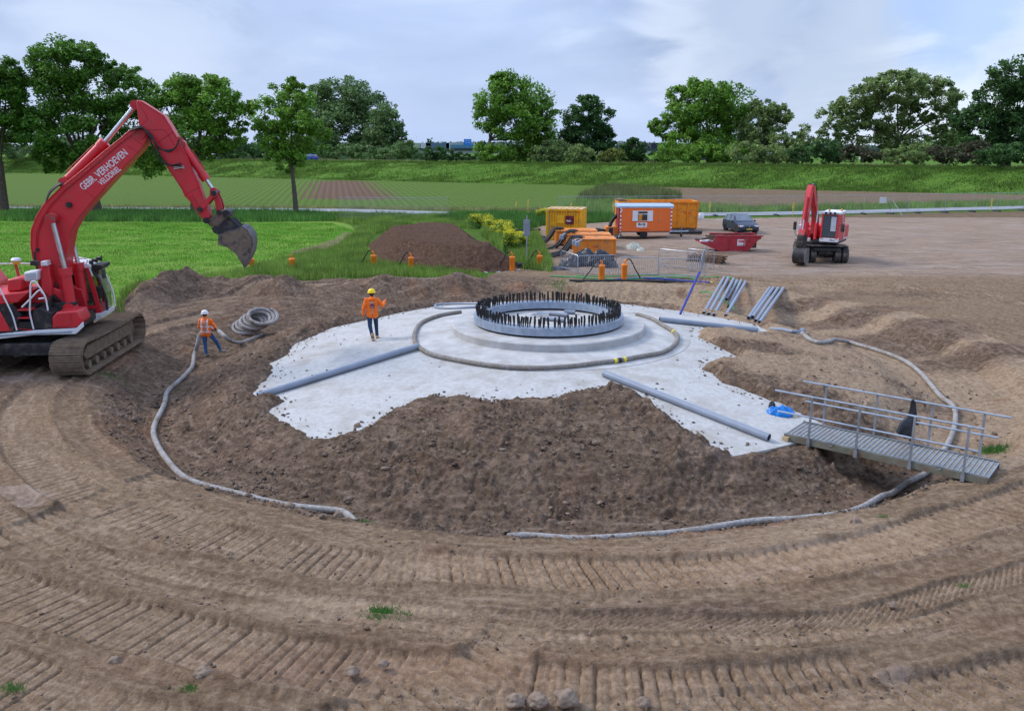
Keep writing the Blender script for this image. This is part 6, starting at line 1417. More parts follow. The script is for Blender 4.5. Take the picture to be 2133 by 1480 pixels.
m = MB(); m.prism(S_([(182, 278), (335, 258), (335, 372), (190, 384)]), -.95, -.45); wb = m.build('white_unit', whi, ex, .04)
for k in range(5): m = MB(); q = S_([(195, 300 + 16 * k), (325, 288 + 16 * k)]); m.tube([(q[0][0], -.965, q[0][1]), (q[1][0], -.965, q[1][1])], .008, 4); m.build('louvre', gray, wb)
m = MB(); m.prism(S_([(345, 165), (410, 160), (425, 215), (345, 215)]), -.75, -.4); m.build('white_bracket', whi, ex, .02)
m = MB(); m.prism(S_([(340, 215), (425, 215), (470, 420), (470, 600), (340, 480)]), -.7, .0); m.build('hose_guard', red, ex, .03)
m = MB(); m.box((S_([(300, 175)])[0][0], -.9, S_([(300, 175)])[0][1]), (.25, .1, .16)); m.build('rear_lamp', blk, ex, .02)
a, b = S_([(128, 320), (112, 180)]); m = MB(); m.tube([(a[0], -.95, a[1]), ((a[0] + b[0]) / 2 - .03, -.95, (a[1] + b[1]) / 2), (b[0] - .06, -.95, b[1])], .05, 8); m.build('antenna_mast', red, ex)
b = S_([(98, 150)])[0]; m = MB(); m.lathe([(.09, -.1), (.13, .0)], (b[0], -.95, b[1]), 16); m.build('antenna_base', pm('antenna_yellow', (.8, .42, .02), None, 4, .4), ex); m = MB(); m.lathe([(.14, 0), (.15, .05), (.1, .1), (.01, .11)], (b[0], -.95, b[1]), 16); m.build('antenna_dome', whi, ex)
rail = [[(-5, 420), (60, 555), (130, 700), (160, 790), (185, 885)], [(370, 872), (345, 770), (328, 680), (333, 520), (338, 375), (372, 347), (400, 365), (490, 500), (520, 620), (527, 668)], [(240, 632), (330, 545), (430, 446), (470, 480)], [(425, 540), (490, 532)]]
for L in rail: q = S_(L); m = MB(); m.tube(smooth_path([(a, SD - .0, b) for a, b in q], 4), .026, 8); m.build('handrail', whi, ex)
q = S_([(-400, 272), (0, 268), (180, 262), (190, 300)]); m = MB(); m.tube([(a, .9, b) for a, b in q], .025, 8); m.build('hood_rail', whi, ex)
m = MB()
for k in range(9): m.tube([(.1 + .12 * math.sin(k), -1.1 + .05 * k, 1.9), (.3, -.9 + .05 * k, 2.3 + .05 * math.cos(k * 2)), (.55, -.6, 2.0)], .03, 6)
m.build('valve_hoses', black, ex)
m = MB(); m.bb(-.2, .9, -.8, -.4, 1.6, 2.1); m.build('valve_block', blk, ex, .03)
m = MB(); m.prism([(-1.0, 1.6), (.9, 1.6), (.8, 2.3), (.2, 2.6), (-1.0, 2.2)], -.62, -.42); m.prism([(-1.0, 1.6), (.9, 1.6), (.8, 2.3), (.2, 2.6), (-1.0, 2.2)], .42, .62); m.build('boom_bracket', red, ex, .03)
# cab: far (left) side of the house
cb = empty('cab', (0, 0, 0)); cb.parent = ex
def K(L, v=.62): return [pl(0 + a / 5.284, 520 + b / 5.284, v) for a, b in L]
c0, c1 = .62, 1.48
low = K([(920, 780), (1080, 778), (1178, 718), (1186, 660), (1118, 690), (940, 716), (915, 716)]); m = MB(); m.prism(low, c0 - .02, c1 + .02); m.build('cab_base', whi, cb, .02)
m = MB(); m.prism(K([(760, 780), (920, 780), (935, 716), (1120, 694), (1075, 612), (1000, 610), (940, 655), (760, 660)]), c0, c1); m.build('cab_floor', red, cb, .01)
m = MB(); m.prism(K([(938, 200), (985, 200), (1122, 690), (1062, 700), (1050, 612)]), c0 - .01, c0 + .09); m.build('front_pillar', red, cb, .01)
m = MB(); m.prism(K([(938, 200), (985, 200), (1122, 690), (1062, 700), (1050, 612)]), c1 - .09, c1 + .01); m.build('front_pillar', red, cb, .01)
m = MB(); m.prism(K([(640, 165), (700, 165), (740, 780), (660, 780)]), c0 - .01, c1); m.build('rear_wall', red, cb, .01)
m = MB(); m.prism(K([(640, 120), (720, 104), (955, 150), (1000, 168), (1010, 200), (820, 204), (640, 200)]), c0 - .05, c1 + .05); m.build('roof', whi, cb, .03)
for v in (c0, c1): q = K([(700, 120), (715, 104), (950, 102), (965, 125), (950, 160)], v); m = MB(); m.tube([(a, v, b + .02) for a, b in q], .022, 8); m.build('roof_rail', whi, cb)
m = MB(); m.prism(K([(838, 204), (935, 205), (1000, 420), (1046, 600), (1000, 612), (940, 655), (905, 600), (850, 420)]), c0 + .03, c0 + .045); m.build('side_window', cabg, cb)
m = MB(); m.prism(K([(700, 204), (935, 205), (1060, 660), (760, 700)]), c1 - .045, c1 - .03); m.build('far_window', cabg, cb)
q = K([(990, 200), (1110, 420), (1150, 700)]); m = MB()
fr_ = K([(1000, 215), (1080, 330), (1140, 480), (1160, 690)])
V = []; 
for a, b in fr_: V += [(a, c0 + .06, b), (a, c1 - .06, b)]
m.add(V, [(0, 1, 3, 2), (2, 3, 5, 4), (4, 5, 7, 6)]); o_ = m.build('windscreen', cabg, cb); md = o_.modifiers.new('s', 'SOLIDIFY'); md.thickness = .012
for v in (c0 + .02, c1 - .02): q = K([(1005, 215), (1090, 330), (1150, 480), (1172, 560), (1180, 668)]); m = MB(); m.tube([(a, v, b) for a, b in q], .035, 8); m.build('screen_frame', whi if v > 1 else blk, cb)
q = K([(985, 200), (1020, 290)]); m = MB(); m.tube([(a, c0 - .02, b) for a, b in q], .03, 8); m.build('wiper_guard', whi, cb)
for k in range(3): q = K([(985 + 28 * k, 140 - 12 * k)])[0]; m = MB(); m.lathe([(.06, -.05), (.10, .06), (.01, .065)], (q[0], .75 + .2 * k, q[1]), 14, 'x'); m.build('work_lamp', blk, cb)
m = MB(); m.prism(K([(1000, 170), (1125, 165), (1130, 200), (1100, 225), (1050, 235), (1010, 215)]), c0, c1); m.build('sun_visor', blk, cb, .02)
q = K([(1132, 262)], .5)[0]; m = MB(); m.box((q[0] + .03, .5, q[1]), (.07, .24, .32)); m.build('mirror', blk, cb, .02)
m = MB(); m.bb(K([(860, 600)])[0][0] - .2, K([(860, 600)])[0][0] + .35, .8, 1.3, 1.75, 2.15); m.box((K([(820, 500)])[0][0] - .1, 1.05, 2.5), (.14, .5, .75)); m.build('seat', blk, cb, .05)
m = MB(); m.bb(K([(1000, 500)])[0][0], K([(1000, 500)])[0][0] + .2, .85, 1.25, 1.9, 2.3); m.build('console', blk, cb, .03)
# driver: jeans visible through the side window
du = K([(840, 600)])[0][0]
def dr():
    loc = SC + uh * (du + .05) + vh * 1.05; loc.z = 1.3
    J = dict(head=V3(0, .12, 1.28), neck=V3(0, .03, 1.10), chest=V3(0, 0, .95), pelvis=V3(0, .0, .62),
        shL=V3(-.19, 0, 1.05), elL=V3(-.25, .2, .84), wrL=V3(-.2, .42, .88), shR=V3(.19, 0, 1.05), elR=V3(.25, .2, .84), wrR=V3(.2, .42, .88), hdL=V3(0, 1, 0), hdR=V3(0, 1, 0),
        hpL=V3(-.1, .05, .58), knL=V3(-.13, .46, .62), anL=V3(-.12, .58, .22), toeL=V3(-.12, .74, .16), hpR=V3(.1, .05, .58), knR=V3(.13, .46, .62), anR=V3(.12, .58, .22), toeR=V3(.12, .74, .16))
    person(loc, PHI - math.pi / 2, 'excavator driver in blue jeans sitting inside the cab of the big excavator', J, jeans, shoem, helW)
dr()
# --- undercarriage
uc = empty('undercarriage', (0, 0, 0), -PHI + R(94)); uc.parent = ex
def tr_frame(y0, name):
    tf = empty(name, (0, y0, 0)); tf.parent = uc; hw_ = .5; r_ = .5; Lh = 2.25
    path = []
    for k in range(0, 25): a = -90 + 180 * k / 24; path.append((Lh + r_ * math.cos(R(a)), r_ + r_ * math.sin(R(a)) + .03))
    for k in range(0, 25): a = 90 + 180 * k / 24; path.append((-Lh + r_ * math.cos(R(a)), r_ + r_ * math.sin(R(a)) + .03))
    # resample evenly
    P = [V3(a, 0, b) for a, b in path] + [V3(*((path[0][0], 0, path[0][1])))]; Ls = [0]
    for i in range(1, len(P)): Ls.append(Ls[-1] + (P[i] - P[i - 1]).length)
    N = int(Ls[-1] / .2); mm = MB()
    for k in range(N):
        d = Ls[-1] * (k + .5) / N; i = max(j for j in range(len(Ls) - 1) if Ls[j] <= d); t = (d - Ls[i]) / (Ls[i + 1] - Ls[i]); p = P[i].lerp(P[i + 1], t); tg = (P[i + 1] - P[i]).normalized(); ang = -math.atan2(tg.z, tg.x); n_ = V3(tg.z, 0, -tg.x)
        sag = -.05 * (1 - (p.x / Lh) ** 2) if p.z > .9 and abs(p.x) < Lh else 0
        mm.box(p + V3(0, 0, sag), (.19, 2 * hw_, .035), 0, 0, ang)
        for e in (-.06, .0, .06): mm.box(p + V3(0, 0, sag) + n_ * .03 + tg * e, (.018, 2 * hw_, .035 if e else .05), 0, 0, ang)
    mm.build('track_chain', mudst, tf, smooth=0)
    m = MB(); m.prism([(-1.9, .38), (1.9, .38), (2.05, .55), (1.7, .80), (-1.7, .80), (-2.05, .55)], -.26, .26); m.build('track_frame', blk if y0 > 0 else mudst, tf, .02)
    for x, nm, rr in ((-Lh, 'sprocket', .42), (Lh, 'idler', .42)): m = MB(); m.lathe([(.1, -.2), (rr, -.1), (rr, .1), (.25, .17), (.1, .22)], (x, 0, r_ + .03), 20, 'y'); m.build(nm, mudst, tf)
    for k in range(7): m = MB(); m.cyl((-1.8 + .6 * k, -.3, .22), (-1.8 + .6 * k, .3, .22), .13, 14); m.build('roller', mudst, tf)
    for k in range(2): m = MB(); m.cyl((-.8 + 1.6 * k, -.2, .86), (-.8 + 1.6 * k, .2, .86), .09, 12); m.build('carrier_roller', mudst, tf)
    return tf
TC = V3(-13.95, 27.7, 0) - SC
uc_inv = Matrix.Rotation(-(PHI), 4, 'Z'); loc_ = uc_inv @ TC
gauge = 3.0
uc.location = uc_inv @ (V3(-13.95 - 1.5, 27.75, 0) - SC)
tr_frame(-1.5, 'track'); tr_frame(1.5, 'track')
m = MB(); m.prism([(-1.5, .5), (1.5, .5), (1.1, .95), (-1.1, .95)], -1.3, 1.3); m.bb(-1.0, 1.0, -.9, .9, .9, 1.12); m.build('car_body', blk, uc, .04)
m = MB(); m.cyl((0, 0, 1.1), (0, 0, 1.3), .75, 32); m.build('slew_ring', blk, uc)
m = MB(); m.bb(-2.0, -1.6, -1.1, 1.1, .55, .95); m.build('cross_beam', blk, uc, .03)
# ------------------------------------------------------------------ wheeled excavator on the yard
wx = empty('wheeled_excavator', (19.4, 52.9, 0), R(-98), 'red wheeled excavator with twin tyres parked on the gravel with folded boom', 'excavator')
tyre = pm('dusty_tyre', (.075, .07, .066), (.045, .042, .04), 6, .9, bump=.4, dirt=.3, dirtcol=(.16, .13, .11))
for x in (1.25, -1.4):
    for s in (-1, 1):
        for yy in (.72, 1.16):
            p = empty('wheel', (x, s * yy, .5)); p.parent = wx
            m = MB(); m.lathe([(.28, -.17), (.44, -.18), (.5, -.14), (.5, .14), (.44, .18), (.28, .17)], axis='y', seg=28)
            for k in range(22):
                a = 2 * math.pi * k / 22
                for q in (-.09, .09): m.box((.5 * math.cos(a + q * .6), q, .5 * math.sin(a + q * .6)), (.03, .15, .06), 0, 0, -a + .0)
            m.build('tyre', tyre, p); m = MB(); m.lathe([(.29, -.1), (.22, s * .06), (.1, s * .1), (.01, s * .1)], axis='y'); m.build('rim', blk, p)
m = MB(); m.bb(-1.7, 1.6, -.45, .45, .55, .95); m.cyl((1.25, -1.1, .5), (1.25, 1.1, .5), .12); m.cyl((-1.4, -1.1, .5), (-1.4, 1.1, .5), .12); m.bb(1.5, 1.75, -.8, .8, .75, .95); m.build('chassis', blk, wx, .03)
m = MB(); m.box((-1.95, 0, .62), (.12, 2.5, .5), 0, 0, .2); m.build('dozer_blade', blk, wx, .02)
m = MB(); m.box((1.25, 0, 1.06), (1.1, 2.5, .05)); m.box((-1.4, 0, 1.06), (1.1, 2.5, .05)); m.build('mudguards', blk, wx, .01)
up_ = empty('upper_body', (-.1, 0, 0), R(-24)); up_.parent = wx
def W(a, b, c, d, e, f_, nm, mt, bev=.03): m = MB(); m.bb(a, b, c, d, e, f_); return m.build(nm, mt, up_, bev)
W(-1.7, 1.1, -1.2, 1.2, 1.12, 1.3, 'deck', blk); W(-1.75, 1.0, .3, 1.22, 1.28, 1.38, 'left_skirt', whi, .02)
W(-2.1, -.5, -1.22, 1.22, 1.3, 2.15, 'engine_cover', red, .08); W(-.5, 1.0, -1.2, -.42, 1.3, 1.95, 'right_tank', red, .06); W(.3, 1.05, -1.22, -.9, 1.3, 2.2, 'handrail_post', whi, .02)
W(1.05, 1.1, -.6, -.4, 1.2, 1.45, 'white_plate', whi, .01)
m = MB(); m.prism([(-.5, 1.3), (1.15, 1.3), (1.35, 1.55), (1.2, 2.95), (-.4, 2.95), (-.55, 2.4)], .22, 1.24); cabw = m.build('cab', red, up_, .04)
m = MB(); m.prism([(-.45, 2.93), (1.25, 2.93), (1.28, 3.06), (-.4, 3.12)], .16, 1.3); m.build('roof', whi, cabw, .03)
m = MB(); m.prism([(1.42, 1.58), (1.28, 2.88), (1.2, 2.88), (1.3, 1.58)], .32, 1.14); m.build('windscreen', pm('dark_screen', (.02, .022, .025), (.012, .013, .015), 3, .05, spec=.9), cabw)
m = MB(); m.prism([(1.43, 1.95), (1.335, 2.8), (1.32, 2.8), (1.41, 1.95)], .8, 1.1); m.build('painted_screen_reflection', pm('pale_reflection', (.42, .46, .52), None, 3, .3), cabw)  # pale panel paints a reflection onto the windscreen
for y in (.27, 1.18): m = MB(); m.prism([(1.46, 1.5), (1.32, 2.93), (1.25, 2.93), (1.36, 1.5)], y - .04, y + .04); m.build('screen_pillar', red, cabw)
m = MB(); m.prism([(-.3, 1.7), (1.05, 1.7), (1.0, 2.85), (-.25, 2.85)], 1.22, 1.235); m.build('side_window', pm('dark_screen', (.02, .022, .025)), cabw)
W(1.0, 1.42, .20, 1.26, 1.28, 1.52, 'front_bumper', whi, .02)
for k in range(3): m = MB(); m.lathe([(.04, -.04), (.075, .03), (.01, .035)], (1.31, .45 + .26 * k, 3.02), 12, 'x'); m.build('work_lamp', blk, cabw)
for x, y in ((.9, .55), (.3, 1.15)): m = MB(); m.lathe([(.06, 0), (.06, .08), (.03, .13), (.005, .135)], (x, y, 3.1), 12); m.build('beacon', pm('beacon_amber', (.8, .3, .02), None, 4, .3), cabw)
m = MB(); m.tube([(1.25, 1.26, 2.3), (1.4, 1.5, 2.4), (1.4, 1.5, 2.0)], .02, 6); m.box((1.4, 1.5, 2.15), (.08, .22, .42)); m.build('mirror', blk, cabw, .01)
m = MB(); m.tube([(1.1, -1.2, 1.5), (1.15, -1.35, 1.7), (1.15, -1.35, 2.3)], .02, 6); m.box((1.15, -1.38, 2.15), (.08, .18, .5)); m.build('mirror', blk, up_, .01)
m = MB(); m.tube([(1.0, -1.2, 1.3), (1.0, -1.22, 2.5), (.4, -1.22, 2.5), (.3, -1.22, 1.9)], .025, 6); m.build('handrail', whi, up_)
m = MB(); m.tube([(.7, 1.3, 3.1), (.5, 1.32, 2.4), (-.3, 1.3, 2.35), (-.3, 1.28, 1.4)], .025, 6); m.build('handrail', whi, up_)
text('7013', .16, 'number', blk, up_, Matrix.Translation((1.43, .95, 1.40)) @ Matrix.Rotation(math.pi / 2, 4, 'Z') @ Matrix.Rotation(math.pi / 2, 4, 'X'), .003)
ba = empty('boom_group', (.45, -.25, 0), R(-5)); ba.parent = up_        # boom swung towards the viewer's left
m = MB(); m.prism([(.0, 1.5), (.35, 1.4), (.6, 1.7), (.55, 2.6), (.9, 3.5), (.65, 3.6), (.15, 2.7), (-.05, 1.9)], -.17, .17); m.build('lower_boom', redd, ba, .02)
m = MB(); m.prism([(.6, 3.42), (.95, 3.38), (1.6, 4.35), (1.75, 4.62), (1.5, 4.70), (1.25, 4.5)], -.17, .17); m.build('upper_boom', red, ba, .02)
m = MB(); m.prism([(1.5, 4.55), (1.75, 4.72), (1.98, 4.5), (2.3, 3.2), (2.5, 1.7), (2.25, 1.55), (2.0, 3.0), (1.62, 4.2)], -.15, .15); m.build('stick', red, ba, .02)
def rc(a, c, b, v, rb, rr): 
    o = empty('hydraulic_cylinder', (0, 0, 0)); o.parent = up_; m = MB(); M0 = Matrix.Translation((.45, -.25, 0)) @ Matrix.Rotation(R(-5), 4, 'Z'); m.M = M0
    m.cyl((a[0], v, a[1]), (c[0], v, c[1]), rb, 14); m.build('barrel', red, o); m = MB(); m.M = M0; m.cyl((c[0], v, c[1]), (b[0], v, b[1]), rr, 12); m.build('rod', chrome, o)
rc((.95, 1.4), (.85, 2.4), (.75, 3.1), -.26, .085, .045); rc((.95, 1.4), (.85, 2.4), (.75, 3.1), .26, .085, .045); rc((.3, 3.0), (.7, 3.9), (1.4, 4.75), 0, .09, .045); rc((2.15, 4.0), (2.48, 2.7), (2.62, 2.0), 0, .085, .045)
for k in range(5): m = MB(); m.tube(smooth_path([(.5, -.2 + .08 * k, 3.0), (.85, -.24 + .1 * k, 3.9), (1.35, -.22 + .1 * k, 4.75), (1.85, -.2 + .08 * k, 4.3), (2.1, -.18 + .07 * k, 3.2)], 4), .022, 6); m.build('hydraulic_hose', black, ba)
m = MB(); m.prism([(2.2, 1.75), (2.5, 1.8), (2.75, 1.9), (2.85, 1.5), (2.7, .95), (2.35, .95), (2.2, 1.3)], -.22, .22); m.build('quick_coupler', blk, ba, .04)
m = MB(); m.prism([(2.2, 2.0), (2.62, 2.15), (2.8, 1.8), (2.7, 1.7), (2.5, 1.95), (2.3, 1.75)], -.2, .2); m.build('link', redd, ba, .02)
bw = MB(); prof = [(2.15, 1.0), (2.75, 1.02), (2.95, .8), (3.0, .5), (2.88, .2), (2.6, .04), (2.3, .05), (2.05, .22)]
V = []; n = len(prof)
for i, (a, b) in enumerate(prof): V += [(a, -.36, b), (a, .36, b), (a - .03, .36, b - .0 + (.03 if b < .3 else 0)), (a - .03, -.36, b + (.03 if b < .3 else 0))]
fs = []
for i in range(n - 1):
    for k in range(4): fs.append((i * 4 + k, i * 4 + (k + 1) % 4, i * 4 + 4 + (k + 1) % 4, i * 4 + 4 + k))
bw.add(V, fs); bw.build('bucket', blk, ba)
for v in (-.36, .36): m = MB(); m.prism(prof, v - .015, v + .015); m.build('bucket_side', pm('worn_steel', (.26, .25, .24), (.16, .155, .15), 4, .5, .3), ba)
hv = pm('hivis_orange_cloth', (.9, .25, .03), None, 5, .8); m = MB(); m.ell((1.05, .72, 2.35), (.06, .1, .28)); m.build('hanging_jacket', hv, cabw)
# ------------------------------------------------------------------ vegetation
rng = np.random.default_rng(7)
bark = pm('bark', (.12, .095, .07), (.07, .055, .04), 5, .95, bump=.8, bscale=12)
def cards(C, size, seed, up=.35, aspect=.62):
    g = np.random.default_rng(seed); n = len(C); nrm = g.normal(size=(n, 3)); nrm[:, 2] = np.abs(nrm[:, 2]) + up; nrm /= np.linalg.norm(nrm, axis=1)[:, None]
    t = g.normal(size=(n, 3)); t -= nrm * (t * nrm).sum(1)[:, None]; t /= np.linalg.norm(t, axis=1)[:, None]; b = np.cross(nrm, t)
    s = size * g.uniform(.6, 1.35, (n, 1)); w = s * aspect
    fold = nrm * s * g.uniform(-.15, .25, (n, 1))
    V = np.stack([C - t * s, C + b * w * .8 + fold, C + t * s, C - b * w * .8 + fold], 1).reshape(-1, 3)
    return V, np.arange(4 * n).reshape(-1, 4)
G1 = leafmat('oak_leaves', (0.046, 0.121, 0.017), (0.087, 0.205, 0.027), (0.160, 0.321, 0.043))
G2 = leafmat('light_leaves', (0.078, 0.186, 0.023), (0.148, 0.302, 0.038), (0.251, 0.429, 0.061))
G3 = leafmat('dark_leaves', (0.033, 0.082, 0.023), (0.058, 0.137, 0.038), (0.103, 0.205, 0.055))
G4 = leafmat('willow_leaves', (0.109, 0.176, 0.055), (0.194, 0.282, 0.088), (0.307, 0.390, 0.135))
G5 = leafmat('yellow_green_leaves', (.08, .12, .02), (.14, .18, .035), (.24, .25, .06))
G6 = leafmat('poplar_leaves', (0.082, 0.152, 0.055), (0.137, 0.230, 0.078), (0.216, 0.321, 0.114))
def tree(name, label, D, lobes, base, mat, leaf=.3, dens=1.0, seed=1, trunk=.3, group=None, cat='tree', fork=None, limbs=True, clump=.32, ground=None, depth=.9):
    g = np.random.default_rng(seed); bp = aty(base[0], base[1], D); gz = surf(bp.x, bp.y) if ground is None else ground; bp.z = gz
    o = empty(name, bp, 0, label, cat, group); pts = []
    cs = []
    leaf *= .7
    for L in lobes:
        px, py, rp = L[:3]; ry = L[3] if len(L) > 3 else rp; rp *= 1.16; ry *= 1.14; c = aty(px, py, D); k = (D * cT + 2) / F
        r, r2 = rp * k, ry * k; c.y += g.uniform(-.5, .5) * r * depth; cs.append((c, r, r2))
        nsub = int(16 + 34 * min(1.0, (r * r2) / 20)); sub = g.normal(size=(nsub, 3)); sub /= np.linalg.norm(sub, axis=1)[:, None]; sub *= g.uniform(.35, .92, (nsub, 1)) ** .6
        area = 4 * r * r2; n = int(dens * area * 4.0 / (leaf * leaf)); per = max(6, n // nsub)
        for s in sub:
            cc = np.array([c.x + s[0] * r, c.y + s[1] * r * depth, c.z + s[2] * r2]); sz = clump * min(r, r2) * g.uniform(.6, 1.25)
            q = g.normal(size=(per, 3)); q /= np.linalg.norm(q, axis=1)[:, None]; q *= sz * g.uniform(.25, 1.1, (per, 1)) ** .7; q[:, 2] *= .75
            pts.append(cc + q)
    P = np.concatenate(pts) - np.array(bp); P = P[P[:, 2] > .1]
    V, Fq = cards(P, leaf, seed); npmesh('crown', V, Fq, mat, o)
    if trunk:
        m = MB(); fk = aty(*(fork or (base[0], base[1] - 60)), D) - bp
        tr = smooth_path([V3(0, 0, -.2), V3(fk.x * .35, 0, fk.z * .5), fk], 4); m.tube(tr, [trunk * (1.25 - .55 * i / (len(tr) - 1)) for i in range(len(tr))], 10)
        if limbs:
            for c, r, r2 in cs:
                e = Vector(c) - bp; mid = fk.lerp(e, .5) + V3(g.uniform(-.3, .3), g.uniform(-.3, .3), .3)
                m.tube(smooth_path([fk - V3(0, 0, .2), mid, e + V3(0, 0, r2 * .3)], 4), [trunk * .34 * (1 - .8 * i / 8) for i in range(9)], 6)
        m.build('trunk', bark, o)
    return o
LG = 'roadside trees at the left'
tree('oak_tree', 'dark tree cut off by the left edge, trunk in front of the field', 89, [(-40, 170, 55, 60), (5, 200, 50, 55), (10, 270, 50, 40), (-30, 300, 50, 40), (-60, 230, 60), (15, 150, 30, 32), (30, 232, 35, 30)], (8, 432), G1, .26, 1, 11, .42, LG, fork=(0, 335))
tree('oak_tree', 'tallest broad dark oak behind the raised boom of the red excavator', 90, [(150, 140, 60, 48), (90, 200, 60, 55), (200, 190, 70, 60), (240, 150, 36, 26), (130, 270, 75, 55), (220, 262, 65, 50), (60, 270, 40, 36), (280, 205, 32, 40), (110, 325, 35, 30), (105, 130, 38, 34), (70, 160, 30, 30), (185, 110, 36, 24), (185, 325, 50, 22)], (203, 434), G1, .26, 1, 12, .45, LG, fork=(170, 330))
tree('oak_tree', 'broad oak right of the excavator elbow with low hanging branches', 90, [(400, 195, 60, 42), (345, 230, 55, 50), (450, 235, 60, 50), (400, 280, 70, 45), (330, 300, 45, 38), (480, 280, 35, 30), (315, 345, 26, 28), (500, 230, 26, 30), (430, 185, 40, 30), (320, 195, 28, 32), (440, 312, 30, 24)], (405, 436), G2, .26, 1, 13, .42, LG, fork=(412, 338))
tree('slim_tree', 'slim lighter green tree with bent bare trunk beside the road', 88, [(598, 200, 38, 36), (570, 235, 40, 36), (632, 240, 42, 40), (600, 285, 48, 38), (645, 290, 34, 32), (560, 280, 32, 32), (590, 330, 30, 26), (628, 330, 26, 22), (610, 175, 22, 18)], (617, 440), G2, .25, .9, 14, .24, LG, fork=(607, 345))
PG = 'trees beyond the dike'
tree('poplar', 'tall rounded poplar group right of the slim roadside tree', 250, [(700, 205, 48, 42), (660, 225, 38, 45), (740, 215, 42, 45), (700, 270, 65, 45), (760, 265, 45, 50), (650, 290, 45, 40), (730, 300, 60, 28), (775, 225, 28, 30)], (700, 340), G6, .62, 1, 21, .5, PG, ground=0, limbs=False)
tree('poplar', 'shorter poplar with ragged side at the right of the poplar group', 240, [(805, 250, 28, 32), (790, 285, 35, 35), (820, 275, 24, 28), (800, 310, 36, 22), (830, 290, 14, 18)], (800, 340), G6, .6, 1, 22, .5, PG, ground=0, limbs=False)
tree('poplar', 'tall light green poplar left of centre with bare lower stem', 185, [(1062, 190, 42, 34), (1030, 215, 35, 40), (1100, 215, 42, 42), (1065, 250, 50, 40), (1115, 260, 40, 40), (1085, 300, 50, 32), (1130, 295, 30, 35), (1010, 250, 22, 22), (1050, 175, 26, 20), (1140, 235, 20, 24)], (1022, 340), G2, .5, 1, 23, .45, PG, ground=0, fork=(1020, 290))
tree('dark_poplar', 'narrow dark blue green poplar right of the light green one', 190, [(1225, 232, 30, 28), (1200, 255, 28, 32), (1248, 255, 28, 34), (1225, 285, 42, 36), (1240, 315, 36, 24), (1190, 295, 26, 30), (1225, 210, 20, 14), (1262, 290, 18, 30)], (1235, 342), G3, .45, 1.1, 24, .5, PG, ground=0, fork=(1236, 310), limbs=False)
tree('round_tree', 'small dense round dark tree standing alone in the gap', 180, [(1318, 308, 22, 20), (1306, 322, 20, 18), (1332, 322, 18, 18), (1318, 330, 26, 12)], (1318, 345), G3, .38, 1.3, 25, .3, PG, ground=0, limbs=False)
tree('poplar', 'big broad green tree left in the cluster behind the orange container', 178, [(1475, 200, 50, 34), (1430, 225, 38, 36), (1520, 220, 45, 40), (1475, 255, 60, 45), (1530, 275, 40, 45), (1400, 265, 34, 28), (1375, 262, 20, 16), (1430, 300, 50, 32), (1490, 305, 55, 32), (1460, 180, 30, 16), (1412, 200, 24, 20)], (1478, 345), G2, .48, 1, 26, .6, PG, ground=0)
tree('willow', 'grey green willow leaning right behind the wheeled excavator', 172, [(1590, 235, 28, 28), (1575, 265, 36, 38), (1615, 255, 30, 30), (1560, 300, 46, 30), (1610, 305, 46, 28), (1630, 240, 18, 18), (1650, 315, 36, 22)], (1590, 345), G4, .42, 1, 27, .4, PG, ground=0)
tree('young_tree', 'thin small airy tree between the willow and the spreading tree', 168, [(1672, 272, 16, 14), (1680, 290, 16, 16), (1665, 300, 18, 16)], (1672, 345), G4, .34, .7, 28, .18, PG, ground=0, clump=.4)
tree('spreading_willow', 'big wide spreading willow with gaps in its crown at the right', 165, [(1860, 185, 52, 34), (1810, 195, 40, 34), (1920, 190, 44, 34), (1960, 205, 34, 34), (1780, 225, 40, 32), (1850, 235, 52, 34), (1740, 245, 34, 26), (1965, 245, 30, 28), (1800, 275, 44, 26), (1735, 285, 30, 22), (1960, 285, 36, 24), (1870, 290, 50, 32), (1910, 245, 26, 20)], (1872, 335), G4, .42, 1.1, 29, .6, PG, ground=0, fork=(1872, 290), clump=.28)
tree('dark_tree', 'large dark tree cut off by the right edge of the picture', 150, [(2100, 165, 42, 36), (2070, 205, 40, 36), (2125, 215, 45, 45), (2060, 255, 46, 36), (2110, 275, 50, 42), (2030, 285, 34, 32), (2080, 315, 56, 28), (2150, 180, 40), (2160, 260, 50), (2012, 250, 24, 22)], (2100, 345), G3, .4, 1.05, 30, .6, PG, ground=0)
tree('distant_tree', 'small distant round tree above the left end of the viaduct', 520, [(852, 303, 10, 8), (860, 305, 9, 7)], (854, 312), G3, 1.0, 1, 31, 0, None, ground=0, limbs=False)
tree('spruce', 'pair of tiny dark pointed spruces above the viaduct', 520, [(893, 301, 4, 11), (899, 299, 4, 12), (896, 306, 6, 7)], (896, 314), G3, .9, 1.2, 32, 0, None, ground=0, limbs=False)
tree('distant_tree', 'small distant tree right of the blue motorway sign', 520, [(986, 304, 9, 7), (993, 307, 8, 7), (978, 308, 8, 6)], (984, 314), G3, 1.0, 1, 33, 0, None, ground=0, limbs=False)
bush = lambda lab, D, lobes, base, mat, sd, lf=.36, dn=1.1, nm='bush': tree(nm, lab, D, [(a, b - 5, c * 1.3, d * 1.5) for a, b, c, d in lobes], base, mat, lf, dn, sd, 0, 'bushes beyond the dike', 'bush', ground=0, clump=.4)
bush('dark thicket below the left poplar group, behind the silver car', 225, [(560, 318, 40, 14), (620, 318, 45, 14), (500, 312, 40, 14), (440, 308, 40, 12), (380, 305, 40, 12)], (560, 340), G3, 41, .5)
bush('blue green bushes below the cars on the dike, far left', 235, [(40, 310, 50, 14), (120, 312, 50, 12), (200, 310, 50, 12), (290, 308, 50, 12), (-40, 300, 50, 18)], (120, 340), G6, 42, .5)
